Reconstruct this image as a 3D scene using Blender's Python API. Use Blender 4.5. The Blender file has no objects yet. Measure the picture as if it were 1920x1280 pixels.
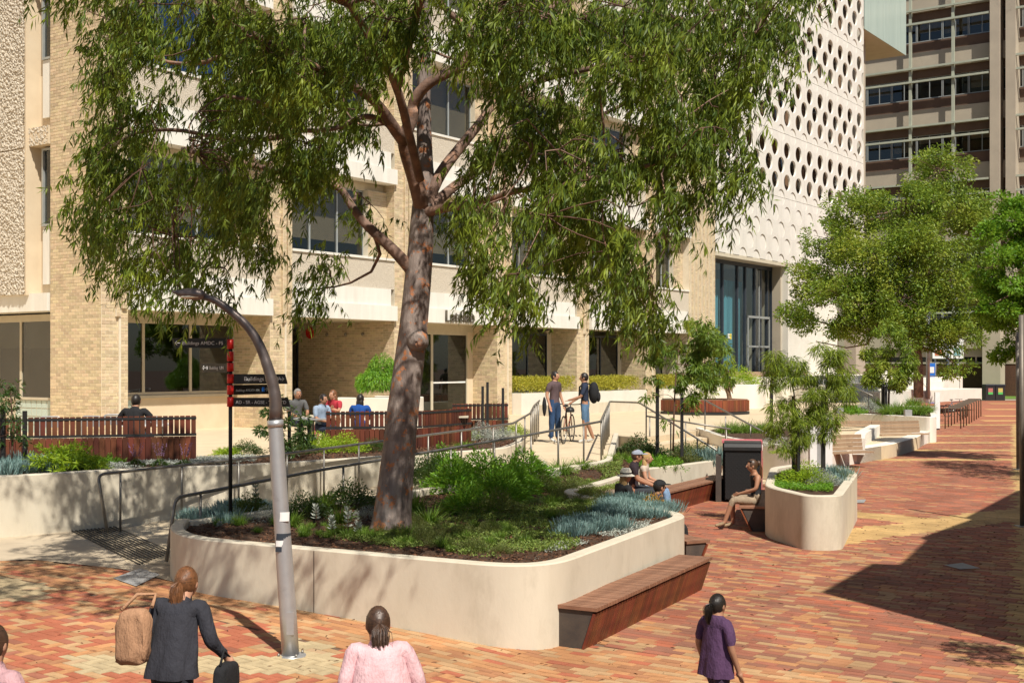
import bpy, bmesh, math, random
import numpy as np
from mathutils import Vector, Matrix
random.seed(7); RNG = np.random.default_rng(7)
sc = bpy.context.scene
COL = sc.collection
R = math.radians
# ---------------------------------------------------------------- camera, sky, sun
F, HZ, CX, CH = 2300.0, 682.0, 960.0, 3.0
cam = bpy.data.cameras.new('camera'); cam.sensor_width = 36; cam.lens = F/1920*36
cam.shift_y = (HZ-640)/1920; cam.clip_start = .1; cam.clip_end = 1500
camo = bpy.data.objects.new('camera', cam); COL.objects.link(camo)
camo.location = (0, 0, CH); camo.rotation_euler = (R(90), 0, 0); sc.camera = camo
SUN_AZ = (-.40, .9165); SUN_EL = R(53)
w = bpy.data.worlds.new('World'); sc.world = w; w.use_nodes = True
nt = w.node_tree; bg = nt.nodes['Background']
sky = nt.nodes.new('ShaderNodeTexSky'); sky.sky_type = 'NISHITA'; sky.sun_disc = False
sky.sun_elevation = SUN_EL
sky.sun_rotation = math.atan2(-SUN_AZ[0], -SUN_AZ[1])   # clockwise from +Y, towards the sun
sky.air_density = 1.0; sky.dust_density = .6; sky.ozone_density = 1.2
nt.links.new(sky.outputs[0], bg.inputs[0]); bg.inputs[1].default_value = .06
sl = bpy.data.lights.new('sun', 'SUN'); sl.energy = 5.0; sl.angle = R(.55); sl.color = (1.0, .945, .84)
so = bpy.data.objects.new('sun', sl); COL.objects.link(so)
sd = Vector((SUN_AZ[0]*math.cos(SUN_EL), SUN_AZ[1]*math.cos(SUN_EL), -math.sin(SUN_EL)))
so.rotation_euler = sd.to_track_quat('-Z', 'Y').to_euler(); so.location = (10, -20, 30)
vs = sc.view_settings; vs.view_transform = 'Standard'; vs.look = 'None'; vs.gamma = 1; vs.exposure = .24
vs.use_curve_mapping = False
sc.cycles.max_bounces = 6; sc.cycles.diffuse_bounces = 3; sc.cycles.glossy_bounces = 3
sc.cycles.transmission_bounces = 4; sc.cycles.transparent_max_bounces = 10
sc.cycles.use_denoising = True; sc.cycles.caustics_reflective = False; sc.cycles.caustics_refractive = False
# ---------------------------------------------------------------- places in metres
def smooth(a, b, x):
    t = min(1, max(0, (x-a)/(b-a))); return t*t*(3-2*t)
def gz(x, y):                               # the paved ground: rises gently to the left and far ahead
    return .45*(1-math.exp(-max(0, .3-x)/5)) + .42*smooth(52, 88, y)
def P(px, py, z=0.0):                       # where a sight line meets the level z
    y = F*(CH-z)/(py-HZ); return Vector(((px-CX)/F*y, y, z))
def PD(px, py, y):                          # the same at a known distance
    return Vector(((px-CX)/F*y, y, CH-(py-HZ)/F*y))
def PG(px, py):
    z = 0
    for _ in range(12):
        p = P(px, py, z); z = gz(p.x, p.y)
    return Vector((p.x, p.y, z))
U = Vector((.5806, .8142, 0)); V = Vector((-.8142, .5806, 0)); O0 = Vector((-7.49, 36.65, 0))
def FP(t, d, z): return O0 + U*t + V*d + Vector((0, 0, z))     # along the long facade, into it, up
def ft(px): r = (px-CX)/F; return (7.49+r*36.65)/(.5806-.8142*r)
# ---------------------------------------------------------------- mesh helpers
def link(o, parent=None):
    COL.objects.link(o)
    if parent is not None: o.parent = parent
    return o
def thing(name, label, cat, loc=(0, 0, 0), rz=0, group=None):
    o = bpy.data.objects.new(name, None); o.empty_display_size = .1; o.location = loc; o.rotation_euler = (0, 0, rz)
    o['label'] = label; o['category'] = cat
    if group: o['group'] = group
    return link(o)
def tag(o, label, cat, group=None):
    o['label'] = label; o['category'] = cat
    if group: o['group'] = group
    return o
def kind(o, k): o['kind'] = k; return o
def copy_tree(o, loc=None, rz=None, label=None, group=None, scale=None):
    c = o.copy(); COL.objects.link(c)
    if loc is not None: c.location = loc
    if rz is not None: c.rotation_euler = (0, 0, rz)
    if scale is not None: c.scale = scale if hasattr(scale, '__len__') else (scale,)*3
    if label: c['label'] = label
    if group: c['group'] = group
    for ch in list(o.children):
        k = ch.copy(); COL.objects.link(k); k.parent = c
        for g in list(ch.children):
            q = g.copy(); COL.objects.link(q); q.parent = k
    return c
class MB:
    def __init__(s): s.v = []; s.f = []; s.m = []; s.sm = []; s.cm = 0
    def add(s, vs, fs, smooth=False):
        n = len(s.v); s.v += [tuple(v) for v in vs]
        for f in fs: s.f.append([i+n for i in f]); s.m.append(s.cm); s.sm.append(smooth)
        return s
    def box(s, c, h, M=None):               # centre, half sizes, optional matrix
        vs = [Vector((c[0]+i*h[0], c[1]+j*h[1], c[2]+k*h[2])) for k in (-1, 1) for j in (-1, 1) for i in (-1, 1)]
        if M is not None: vs = [M @ v for v in vs]
        return s.add(vs, [(0, 2, 3, 1), (4, 5, 7, 6), (0, 1, 5, 4), (1, 3, 7, 5), (3, 2, 6, 7), (2, 0, 4, 6)])
    def fbox(s, t0, t1, d0, d1, z0, z1):    # box in facade coordinates
        vs = [FP(t, d, z) for z in (z0, z1) for d in (d0, d1) for t in (t0, t1)]
        return s.add(vs, [(0, 2, 3, 1), (4, 5, 7, 6), (0, 1, 5, 4), (1, 3, 7, 5), (3, 2, 6, 7), (2, 0, 4, 6)])
    def prism(s, poly, z0, z1, hole=False): # poly [(x,y)], z0/z1 numbers or functions
        a = [(p[0], p[1], z0(p[0], p[1]) if callable(z0) else z0) for p in poly]
        b = [(p[0], p[1], z1(p[0], p[1]) if callable(z1) else z1) for p in poly]
        n = len(poly); ar = sum(poly[i][0]*poly[(i+1) % n][1]-poly[(i+1) % n][0]*poly[i][1] for i in range(n))
        fs = [[i, (i+1) % n, n+(i+1) % n, n+i] for i in range(n)] + [list(range(n))[::-1], list(range(n, 2*n))]
        if ar < 0: fs = [f[::-1] for f in fs]
        return s.add(a+b, fs)
    def tube(s, pts, rad, n=8, cap=True):
        pts = [Vector(p) for p in pts]; rad = rad if hasattr(rad, '__len__') else [rad]*len(pts)
        vs = []; up = Vector((.03, .02, 1)).normalized()
        prev = None
        for i, p in enumerate(pts):
            d = (pts[min(i+1, len(pts)-1)]-pts[max(i-1, 0)]).normalized()
            if prev is None:
                a = d.cross(up if abs(d.z) < .95 else Vector((1, 0, 0))).normalized()
            else: a = (prev - d*prev.dot(d)).normalized()
            prev = a; b = d.cross(a)
            for k in range(n):
                q = 2*math.pi*k/n; vs.append(p+(a*math.cos(q)+b*math.sin(q))*rad[i])
        fs = [(i*n+k, i*n+(k+1) % n, (i+1)*n+(k+1) % n, (i+1)*n+k) for i in range(len(pts)-1) for k in range(n)]
        s.add(vs, fs, n >= 6); m0 = len(s.v)-len(vs)
        if cap:
            for f in (list(range(n))[::-1], [(len(pts)-1)*n+k for k in range(n)]): s.f.append([i+m0 for i in f]); s.m.append(s.cm); s.sm.append(False)
        return s
    def lathe(s, prof, n=16, c=(0, 0, 0)):  # [(r,z)]
        vs = [(c[0]+r*math.cos(2*math.pi*k/n), c[1]+r*math.sin(2*math.pi*k/n), c[2]+z) for r, z in prof for k in range(n)]
        fs = [(i*n+k, i*n+(k+1) % n, (i+1)*n+(k+1) % n, (i+1)*n+k) for i in range(len(prof)-1) for k in range(n)]
        return s.add(vs, fs, True)
    def ell(s, c, r, nu=14, nv=9, keep=None, M=None):
        vs = []; 
        for j in range(nv+1):
            a = math.pi*j/nv
            for i in range(nu):
                b = 2*math.pi*i/nu
                v = Vector((c[0]+r[0]*math.sin(a)*math.cos(b), c[1]+r[1]*math.sin(a)*math.sin(b), c[2]+r[2]*math.cos(a)))
                vs.append(v)
        fs = [(j*nu+i, (j+1)*nu+i, (j+1)*nu+(i+1) % nu, j*nu+(i+1) % nu) for j in range(nv) for i in range(nu)]
        if keep: fs = [f for f in fs if keep(sum((vs[i] for i in f), Vector())/4)]
        if M is not None: vs = [M @ v for v in vs]
        return s.add(vs, fs, True)
    def obj(s, name, mat, parent=None, mesh_only=False):
        me = bpy.data.meshes.new(name); me.from_pydata(s.v, [], s.f)
        for m in (mat if isinstance(mat, (list, tuple)) else [mat]): me.materials.append(m)
        me.polygons.foreach_set('material_index', s.m); me.polygons.foreach_set('use_smooth', s.sm)
        me.update()
        if getattr(s, 'sharp', 0): me.set_sharp_from_angle(angle=R(32))
        if mesh_only: return me
        return link(bpy.data.objects.new(name, me), parent)
def npmesh(name, Vt, Fq, mat, smooth=False, col=None):
    """Vt (n,3), Fq (m,k) faces; col (m,3) per-face colour"""
    me = bpy.data.meshes.new(name); Vt = np.ascontiguousarray(Vt, np.float32); Fq = np.asarray(Fq, np.int32); m, k = Fq.shape
    me.vertices.add(len(Vt)); me.vertices.foreach_set('co', Vt.ravel())
    me.loops.add(m*k); me.loops.foreach_set('vertex_index', Fq.ravel())
    me.polygons.add(m); me.polygons.foreach_set('loop_start', np.arange(0, m*k, k, dtype=np.int32))
    me.polygons.foreach_set('loop_total', np.full(m, k, np.int32))
    me.polygons.foreach_set('use_smooth', np.full(m, bool(smooth)))
    for q in (mat if isinstance(mat, (list, tuple)) else [mat]): me.materials.append(q)
    if col is not None:
        a = me.color_attributes.new('Col', 'FLOAT_COLOR', 'CORNER')
        c = np.ones((m, k, 4), np.float32); c[:, :, :3] = np.asarray(col)[:, None, :]; a.data.foreach_set('color', c.ravel())
    me.update(calc_edges=True); return me
def npobj(name, Vt, Fq, mat, parent=None, **kw):
    return link(bpy.data.objects.new(name, npmesh(name, Vt, Fq, mat, **kw)), parent)
def boxes(name, org, ax, ay, az, mat, parent=None, col=None, bottom=False, mesh_only=False):
    """many small boxes: org (n,3) corner, ax ay az (n,3) edge vectors (az = outward)"""
    n = len(org); org = np.asarray(org, float); ax = np.broadcast_to(ax, (n, 3)); ay = np.broadcast_to(ay, (n, 3)); az = np.broadcast_to(az, (n, 3))
    b = .0025                                # little arris on the outward face
    lx = np.linalg.norm(ax, axis=1, keepdims=True); ly = np.linalg.norm(ay, axis=1, keepdims=True)
    ux, uy = ax/lx*b, ay/ly*b
    q = np.stack([org, org+ax, org+ax+ay, org+ay, org+az+ux+uy, org+az+ax-ux+uy, org+az+ax+ay-ux-uy, org+az+ay+ux-uy], 1).reshape(-1, 3)
    f = np.array([(4, 5, 6, 7), (0, 1, 5, 4), (1, 2, 6, 5), (2, 3, 7, 6), (3, 0, 4, 7)])
    hand = np.einsum('ij,ij->i', np.cross(ax, ay), az) < 0
    Fq = f[None]+(np.arange(n)*8)[:, None, None]; Fq[hand] = Fq[hand][:, :, ::-1]
    c = None if col is None else np.repeat(np.asarray(col), 5, 0)
    me = npmesh(name, q, Fq.reshape(-1, 4), mat, col=c)
    if mesh_only: return me
    return link(bpy.data.objects.new(name, me), parent)
def fillet(pts, rads, n=6):
    """round the corners of an open 2D/3D path"""
    out = []; pts = [Vector(p) for p in pts]
    for i, p in enumerate(pts):
        r = rads[i] if hasattr(rads, '__len__') else rads
        if i in (0, len(pts)-1) or r <= 0: out.append(p); continue
        a = (pts[i-1]-p); b = (pts[i+1]-p); l = min(r, a.length*.49, b.length*.49)
        A = p+a.normalized()*l; B = p+b.normalized()*l
        for k in range(n+1):
            t = k/n; out.append(A*(1-t)**2+p*2*t*(1-t)+B*t*t)
    return out
def offset2(path, d, closed=False):
    res = []; n = len(path)
    for i, p in enumerate(path):
        a = path[(i-1) % n] if (i > 0 or closed) else path[i]; b = path[(i+1) % n] if (i < n-1 or closed) else path[i]
        t = Vector((b[0]-a[0], b[1]-a[1])); t.normalize(); res.append((p[0]-t.y*d, p[1]+t.x*d))
    return res
def kerb(mb, path, th, z0, closed=False, ch=.015):
    """a wall swept along path [(x,y,ztop)]; th to the left of travel; z0 base number or function"""
    n = len(path); zs = [p[2] for p in path]
    rows = []
    for off, top in ((0, None), (0, -ch), (ch, 0), (th-ch, 0), (th, -ch), (th, None)):
        q = offset2(path, off, closed)
        rows.append([(x, y, (zs[i]+top) if top is not None else (z0(x, y) if callable(z0) else z0)) for i, (x, y) in enumerate(q)])
    vs = [v for r_ in rows for v in r_]; fs = []
    for j in range(5):
        for i in range(n if closed else n-1):
            a, b = i, (i+1) % n; fs.append((j*n+a, j*n+b, (j+1)*n+b, (j+1)*n+a))
    if not closed: fs += [[j*n for j in range(6)], [j*n+n-1 for j in range(6)][::-1]]
    mb.add(vs, fs, True); mb.sharp = 1
    return offset2(path, th, closed)
def inside(poly, X, Y):
    X = np.asarray(X); r = np.zeros(X.shape, bool); n = len(poly)
    for i in range(n):
        x0, y0 = poly[i][0], poly[i][1]; x1, y1 = poly[(i+1) % n][0], poly[(i+1) % n][1]
        if y0 == y1: continue
        c = ((Y < y0) != (Y < y1)) & (X < (x1-x0)*(Y-y0)/(y1-y0)+x0); r ^= c
    return r
def patch(name, poly, zf, mat, step=.12, parent=None, noise=.02, grow=True):
    """gently uneven surface clipped to a polygon"""
    xs = [p[0] for p in poly]; ys = [p[1] for p in poly]
    gx = np.arange(min(xs)-step, max(xs)+step*2, step); gy = np.arange(min(ys)-step, max(ys)+step*2, step)
    X, Y = np.meshgrid(gx, gy); Z = np.vectorize(zf)(X, Y)+RNG.normal(0, noise, X.shape)
    cx = (X[:-1, :-1]+X[1:, 1:])/2; cy = (Y[:-1, :-1]+Y[1:, 1:])/2; k = inside(poly, cx, cy); w_ = X.shape[1]
    J, I = np.nonzero(k); a = J*w_+I
    return npobj(name, np.stack([X, Y, Z], -1).reshape(-1, 3), np.stack([a, a+1, a+1+w_, a+w_], 1), mat, parent, smooth=True)
def fpatch(name, poly, zf, mat, step=.4, parent=None):
    """surface with an exact outline, cut on a grid so it can follow a slope"""
    bm_ = bmesh.new(); vv = [bm_.verts.new((p[0], p[1], 0)) for p in poly]; f = bm_.faces.new(vv); bmesh.ops.triangulate(bm_, faces=[f])
    xs = [p[0] for p in poly]; ys = [p[1] for p in poly]
    for ax, lo, hi in ((0, min(xs), max(xs)), (1, min(ys), max(ys))):
        q = math.ceil(lo/step)*step
        while q < hi:
            co = (q, 0, 0) if ax == 0 else (0, q, 0); no = (1, 0, 0) if ax == 0 else (0, 1, 0)
            bmesh.ops.bisect_plane(bm_, geom=bm_.verts[:]+bm_.edges[:]+bm_.faces[:], plane_co=co, plane_no=no); q += step
    for v in bm_.verts: v.co.z = zf(v.co.x, v.co.y)
    bmesh.ops.recalc_face_normals(bm_, faces=bm_.faces)
    if sum(f.normal.z for f in bm_.faces) < 0: bmesh.ops.reverse_faces(bm_, faces=bm_.faces)
    me = bpy.data.meshes.new(name); bm_.to_mesh(me); bm_.free(); me.materials.append(mat); me.polygons.foreach_set('use_smooth', [True]*len(me.polygons)); return link(bpy.data.objects.new(name, me), parent)
# ---------------------------------------------------------------- materials
def M(name, c1, c2=None, rough=.75, ns=4, nd=4, bump=0, bs=60, island=0, stretch=None, metal=0, c3=None, s3=1.0, t3=(.5, .7),
      attr=None, spec=.4, vor=0, bdist=.02, leaf=0, coat=0, hue=0, objrand=0, streak=0):
    m = bpy.data.materials.new(name); m.use_nodes = True; t = m.node_tree; L = t.links; N = t.nodes
    b = N['Principled BSDF']; out = N['Material Output']
    tc = N.new('ShaderNodeTexCoord'); co = tc.outputs['Object']
    if stretch:
        mp = N.new('ShaderNodeMapping'); mp.inputs['Scale'].default_value = stretch; L.new(co, mp.inputs[0]); cs = mp.outputs[0]
    else: cs = co
    def noise(scale, src, det=4, rgh=.6):
        n = N.new('ShaderNodeTexNoise'); n.inputs['Scale'].default_value = scale; n.inputs['Detail'].default_value = det
        n.inputs['Roughness'].default_value = rgh; L.new(src, n.inputs['Vector']); return n.outputs['Fac']
    def ramp(f, a, bb):
        r = N.new('ShaderNodeMapRange'); r.inputs[1].default_value = a; r.inputs[2].default_value = bb; L.new(f, r.inputs[0]); return r.outputs[0]
    def mix(f, A, B, typ='MIX'):
        x = N.new('ShaderNodeMix'); x.data_type = 'RGBA'; x.blend_type = typ
        if isinstance(f, (int, float)): x.inputs[0].default_value = f
        else: L.new(f, x.inputs[0])
        for s_, v in ((x.inputs[6], A), (x.inputs[7], B)):
            if isinstance(v, (tuple, list)): s_.default_value = (*v[:3], 1)
            else: L.new(v, s_)
        return x.outputs[2]
    if attr == 'Col':
        a = N.new('ShaderNodeAttribute'); a.attribute_name = 'Col'; c = a.outputs['Color']
    elif attr == 'obj':
        a = N.new('ShaderNodeObjectInfo'); c = a.outputs['Color']
    else: c = (c1[0], c1[1], c1[2])
    c2 = c2 or (tuple(x*.78 for x in c1))
    if attr: c = mix(ramp(noise(ns, cs, nd), .35, .7), c, tuple(c2), 'MULTIPLY')
    elif leaf or island >= 10:
        g = N.new('ShaderNodeNewGeometry'); c = mix(g.outputs['Random Per Island'], c, tuple(c2))
    else: c = mix(ramp(noise(ns, cs, nd), .32, .68), c, tuple(c2))
    if c3: c = mix(ramp(noise(s3, cs if streak else co, 6, .7), *t3), c, tuple(c3))
    if island and island < 10 or objrand:
        if objrand: g = N.new('ShaderNodeObjectInfo'); fo = g.outputs['Random']; iv = objrand
        else: g = N.new('ShaderNodeNewGeometry'); fo = g.outputs['Random Per Island']; iv = island
        r = N.new('ShaderNodeMapRange'); r.inputs[3].default_value = 1-iv; r.inputs[4].default_value = 1+iv*.6; L.new(fo, r.inputs[0])
        hv = N.new('ShaderNodeHueSaturation'); L.new(r.outputs[0], hv.inputs['Value']); L.new(c, hv.inputs['Color'])
        if hue:
            mm = N.new('ShaderNodeMath'); mm.operation = 'MULTIPLY'; mm.inputs[1].default_value = 37.7; L.new(fo, mm.inputs[0])
            fr = N.new('ShaderNodeMath'); fr.operation = 'FRACT'; L.new(mm.outputs[0], fr.inputs[0])
            r2 = N.new('ShaderNodeMapRange'); r2.inputs[3].default_value = .5-hue; r2.inputs[4].default_value = .5+hue; L.new(fr.outputs[0], r2.inputs[0])
            L.new(r2.outputs[0], hv.inputs['Hue'])
        c = hv.outputs[0]
    if isinstance(c, tuple): b.inputs['Base Color'].default_value = (*c, 1)
    else: L.new(c, b.inputs['Base Color'])
    b.inputs['Roughness'].default_value = rough; b.inputs['Metallic'].default_value = metal
    b.inputs['Specular IOR Level'].default_value = spec
    if coat: b.inputs['Coat Weight'].default_value = coat
    if bump:
        bn = N.new('ShaderNodeBump'); bn.inputs['Strength'].default_value = bump; bn.inputs['Distance'].default_value = bdist
        if vor:
            vo = N.new('ShaderNodeTexVoronoi'); vo.inputs['Scale'].default_value = bs; L.new(co, vo.inputs['Vector']); L.new(vo.outputs['Distance'], bn.inputs['Height'])
        else: L.new(noise(bs, cs, 4, .65), bn.inputs['Height'])
        L.new(bn.outputs[0], b.inputs['Normal'])
    if leaf:
        tr = N.new('ShaderNodeBsdfTranslucent'); tc2 = mix(.5, c, (.35, .45, .04)); L.new(tc2, tr.inputs[0])
        ms = N.new('ShaderNodeMixShader'); ms.inputs[0].default_value = leaf; L.new(b.outputs[0], ms.inputs[1]); L.new(tr.outputs[0], ms.inputs[2])
        L.new(ms.outputs[0], out.inputs[0])
    return m
def glassmat(name, tint, refl=.12, rough=.01, gcol=(.9, .95, 1)):
    m = bpy.data.materials.new(name); m.use_nodes = True; t = m.node_tree; N = t.nodes; L = t.links; N.remove(N['Principled BSDF'])
    tr = N.new('ShaderNodeBsdfTransparent'); tr.inputs[0].default_value = (*tint, 1)
    gl = N.new('ShaderNodeBsdfGlossy'); gl.inputs['Roughness'].default_value = rough; gl.inputs[0].default_value = (*gcol, 1)
    fr = N.new('ShaderNodeFresnel'); fr.inputs[0].default_value = 1.5
    ad = N.new('ShaderNodeMath'); ad.inputs[1].default_value = refl; ad.use_clamp = True; L.new(fr.outputs[0], ad.inputs[0])
    ge = N.new('ShaderNodeNewGeometry'); bf = N.new('ShaderNodeMath'); bf.operation = 'SUBTRACT'; bf.inputs[0].default_value = 1; L.new(ge.outputs['Backfacing'], bf.inputs[1])
    mu = N.new('ShaderNodeMath'); mu.operation = 'MULTIPLY'; L.new(ad.outputs[0], mu.inputs[0]); L.new(bf.outputs[0], mu.inputs[1])
    ms = N.new('ShaderNodeMixShader'); L.new(mu.outputs[0], ms.inputs[0]); L.new(tr.outputs[0], ms.inputs[1]); L.new(gl.outputs[0], ms.inputs[2])
    L.new(ms.outputs[0], N['Material Output'].inputs[0]); return m
m_mortar = M('mortar', (.74, .66, .52), (.64, .56, .43), .9, ns=3, bump=.3, bs=80)
m_brick = M('cream_brick', (.66, .53, .35), (.55, .43, .27), .8, ns=9, island=.22, hue=.012, bump=.5, bs=45, bdist=.006)
m_brickc = M('cream_brick_single', (.66, .53, .35), (.55, .43, .27), .8, ns=9, objrand=.24, hue=.012, bump=.5, bs=45, bdist=.006)
m_fascia = M('white_precast', (.80, .77, .70), (.70, .67, .60), .7, ns=1.2, stretch=(3, 3, .35), bump=.15, bs=30, c3=(.58, .55, .48), s3=2.0, t3=(.62, .85))
m_pebble = M('pebble_dash', (.74, .66, .54), (.60, .52, .41), .95, ns=26, nd=5, bump=1.0, bs=34, bdist=.05, island=0)
m_render = M('beige_render', (.68, .56, .40), (.62, .50, .35), .8, ns=2, bump=.1)
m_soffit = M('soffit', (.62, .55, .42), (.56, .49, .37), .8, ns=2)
m_conc = M('planter_concrete', (.66, .595, .475), (.60, .535, .42), .8, ns=1.6, nd=7, stretch=(1.6, 1.6, .7), bump=.35, bs=18, bdist=.006, c3=(.47, .41, .31), s3=1.5, t3=(.50, .80), streak=1)
m_terr = M('terrace_concrete', (.66, .54, .37), (.58, .46, .31), .85, ns=2, nd=6, bump=.3, bs=140, bdist=.004, c3=(.48, .38, .26), s3=.5, t3=(.55, .8))
m_apron = M('apron_concrete', (.56, .46, .33), (.47, .38, .27), .85, ns=1.3, nd=6, bump=.3, bs=140, bdist=.004, c3=(.36, .29, .21), s3=.8, t3=(.5, .75))
m_whiteW = M('white_wall', (.80, .75, .66), (.72, .67, .58), .8, ns=1.4, nd=6, bump=.15, bs=20)
m_paver = M('clay_paver', (1, 1, 1), (.62, .60, .59), .8, ns=1.1, nd=9, c3=(.16, .12, .10), s3=11, t3=(.70, .73), attr='Col', bump=.5, bs=60, bdist=.005)
m_paverO = M('clay_paver_single', (1, 1, 1), (.72, .70, .69), .8, ns=7, nd=5, attr='obj', bump=.5, bs=60, bdist=.005)
m_sand = M('joint_sand', (.20, .12, .08), (.14, .09, .06), .95, ns=6)
m_wood = M('red_hardwood', (.25, .070, .028), (.13, .038, .018), .5, ns=7, nd=6, stretch=(1, 1, .15), objrand=.35, hue=.012, bump=.3, bs=40, bdist=.003)
m_woodshade = M('shaded_dark_hardwood', (.17, .048, .022), (.085, .026, .014), .5, ns=7, nd=6, stretch=(1, 1, .15), objrand=.45, hue=.012, bump=.3, bs=40, bdist=.003)  # dark wood, deepened further to carry tree shade on the bench backs
m_woodtop = M('weathered_hardwood', (.33, .165, .10), (.21, .10, .06), .6, ns=6, nd=6, objrand=.22, bump=.3, bs=40, bdist=.003)
m_woodgrey = M('grey_timber', (.40, .27, .17), (.30, .20, .125), .7, ns=5, nd=6, objrand=.18, bump=.3, bs=40)
m_black = M('black_steel', (.02, .02, .022), (.028, .026, .024), .45, ns=5, bump=.05)
m_darkside = M('rusted_dark_plate', (.055, .045, .04), (.09, .07, .055), .7, ns=5, bump=.1)
m_steel = M('brushed_steel', (.27, .25, .22), (.20, .185, .165), .42, ns=12, metal=.7)
m_lamp = M('galvanised_pole', (.50, .50, .50), (.42, .42, .43), .42, ns=6, nd=6, metal=.55, c3=(.33, .32, .31), s3=3, t3=(.6, .8))
m_post = M('brown_grey_pole', (.20, .17, .14), (.15, .13, .11), .5, ns=6, nd=5, metal=.3)
m_lampdark = M('dark_bronze_pole', (.11, .09, .085), (.16, .125, .11), .4, ns=9, metal=.5)
m_red = M('red_paint', (.72, .02, .015), (.62, .02, .015), .35, ns=5)
m_sign = M('black_sign', (.012, .012, .012), (.02, .018, .016), .4, ns=5)
m_white = M('white_paint', (.8, .8, .78), (.74, .74, .72), .5, ns=5)
m_whitet = M('white_letter', (.82, .82, .80), (.78, .78, .76), .6, ns=5)
m_grey = M('grey_plate', (.35, .35, .35), (.28, .28, .28), .5, ns=8)
m_frame = M('beige_frame', (.56, .50, .38), (.50, .44, .33), .5, ns=3)
m_alu = M('grey_frame', (.42, .44, .43), (.36, .38, .37), .4, ns=3, metal=.3)
m_dkframe = M('dark_frame', (.035, .045, .06), (.045, .055, .07), .4, ns=3)
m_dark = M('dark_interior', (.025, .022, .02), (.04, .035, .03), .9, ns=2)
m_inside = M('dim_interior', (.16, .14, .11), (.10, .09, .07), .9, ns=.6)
m_blindrefl = M('grey_blind_reflection', (.30, .29, .25), (.24, .23, .20), .8, ns=1)  # grey tone standing in for reflections in the ground-floor glass
m_blind = M('blind_fabric', (.66, .56, .38), (.60, .50, .34), .8, ns=2)
m_curtain = M('teal_curtain', (.12, .36, .44), (.05, .18, .25), .8, ns=2, stretch=(6, 6, .1))
m_glass = glassmat('window_glass', (.42, .44, .42), .06)
m_glassUp = glassmat('upper_glass', (.62, .62, .60), .05, gcol=(.75, .78, .8))
m_glassClear = glassmat('clear_glass', (.88, .92, .92), .03)
m_glassSky = glassmat('sky_reflection_glass', (.20, .28, .5), .25, gcol=(.45, .6, 1))  # blue sky reflection put into the glass colour
m_glassPale = M('pale_green_glass', (.50, .60, .54), (.44, .54, .49), .18, ns=1.5, stretch=(1, 1, .1), spec=.6)
m_perf = M('white_panel', (.76, .72, .65), (.71, .67, .60), .75, ns=.5, bump=.05, c3=(.72, .68, .6), s3=.4, t3=(.6, .9))
m_lip = M('white_reveal', (.80, .75, .66), (.76, .71, .62), .8, ns=1)
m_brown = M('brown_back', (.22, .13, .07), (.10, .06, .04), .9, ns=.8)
m_tower = M('tower_concrete', (.50, .43, .33), (.42, .36, .28), .85, ns=.5, nd=6, bump=.1, c3=(.24, .20, .16), s3=.4, t3=(.6, .8))
m_tbrown = M('brown_spandrel', (.17, .105, .07), (.13, .08, .055), .85, ns=1)
m_fbrick = M('dark_brown_brick', (.13, .06, .035), (.085, .042, .027), .85, ns=9, island=.3, bump=.3)
m_louvre = M('pale_green_steel', (.46, .48, .38), (.40, .42, .33), .5, ns=2)
m_soil = M('mulch_ground', (.10, .052, .028), (.045, .025, .015), .95, ns=14, nd=6, bump=.8, bs=50, bdist=.03)
m_chip = M('bark_chip', (.20, .09, .045), (.07, .035, .02), .9, island=10)
m_lawn = M('lawn', (.13, .24, .03), (.09, .18, .025), .9, ns=3, bump=.5, bs=200)
m_bark = M('gum_bark', (.34, .275, .24), (.125, .09, .078), .8, ns=2.6, nd=8, stretch=(2.4, 2.4, .6), bump=.9, bs=7, bdist=.03, c3=(.44, .17, .07), s3=6.0, t3=(.555, .59))
m_bark2 = M('branch_bark', (.30, .185, .135), (.12, .075, .058), .8, ns=5, nd=5, bump=.6, bs=14, c3=(.40, .22, .14), s3=6, t3=(.55, .65))
m_twig = M('twig', (.16, .085, .055), (.10, .055, .04), .85, ns=8)
m_leafE = M('gum_leaf', (.030, .066, .010), (.19, .255, .028), .5, leaf=.29, spec=.3, c3=(.30, .36, .035), s3=1.7, t3=(.50, .66))
m_leafE2 = M('far_gum_leaf', (.065, .14, .013), (.27, .36, .032), .5, leaf=.28, c3=(.36, .38, .045), s3=.5, t3=(.5, .65))
m_sapG = M('sapling_leaf', (.07, .15, .018), (.20, .28, .035), .45, leaf=.34)
m_leafW = M('willowy_leaf', (.09, .16, .016), (.34, .42, .04), .5, leaf=.34)
m_leafB = M('bright_tree_leaf', (.10, .24, .02), (.24, .42, .03), .45, leaf=.38)
m_leafG = M('shrub_leaf', (.08, .24, .018), (.24, .44, .03), .45, leaf=.32)
m_leafL = M('lime_leaf', (.22, .38, .02), (.42, .54, .03), .5, leaf=.32)
m_leafY = M('yellow_hedge_leaf', (.34, .34, .03), (.52, .44, .05), .5, leaf=.3)
m_leafD = M('dark_shrub_leaf', (.03, .075, .018), (.07, .12, .03), .45, leaf=.25)
m_leafO = M('olive_leaf', (.09, .12, .03), (.17, .18, .05), .5, leaf=.28)
m_grass = M('strap_leaf', (.09, .19, .02), (.20, .31, .04), .45, leaf=.25)
m_blue = M('chalk_stick', (.13, .24, .23), (.30, .42, .39), .55, leaf=.08)
m_silver = M('silver_leaf', (.36, .38, .33), (.50, .52, .46), .7, leaf=.12)
m_mat = M('ground_cover_leaf', (.11, .18, .03), (.24, .30, .06), .6, leaf=.2)
m_purple = M('purple_flower', (.30, .14, .30), (.42, .24, .42), .6, leaf=.2)
m_orange = M('orange_flower', (.60, .25, .03), (.70, .38, .06), .6, leaf=.2)
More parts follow.
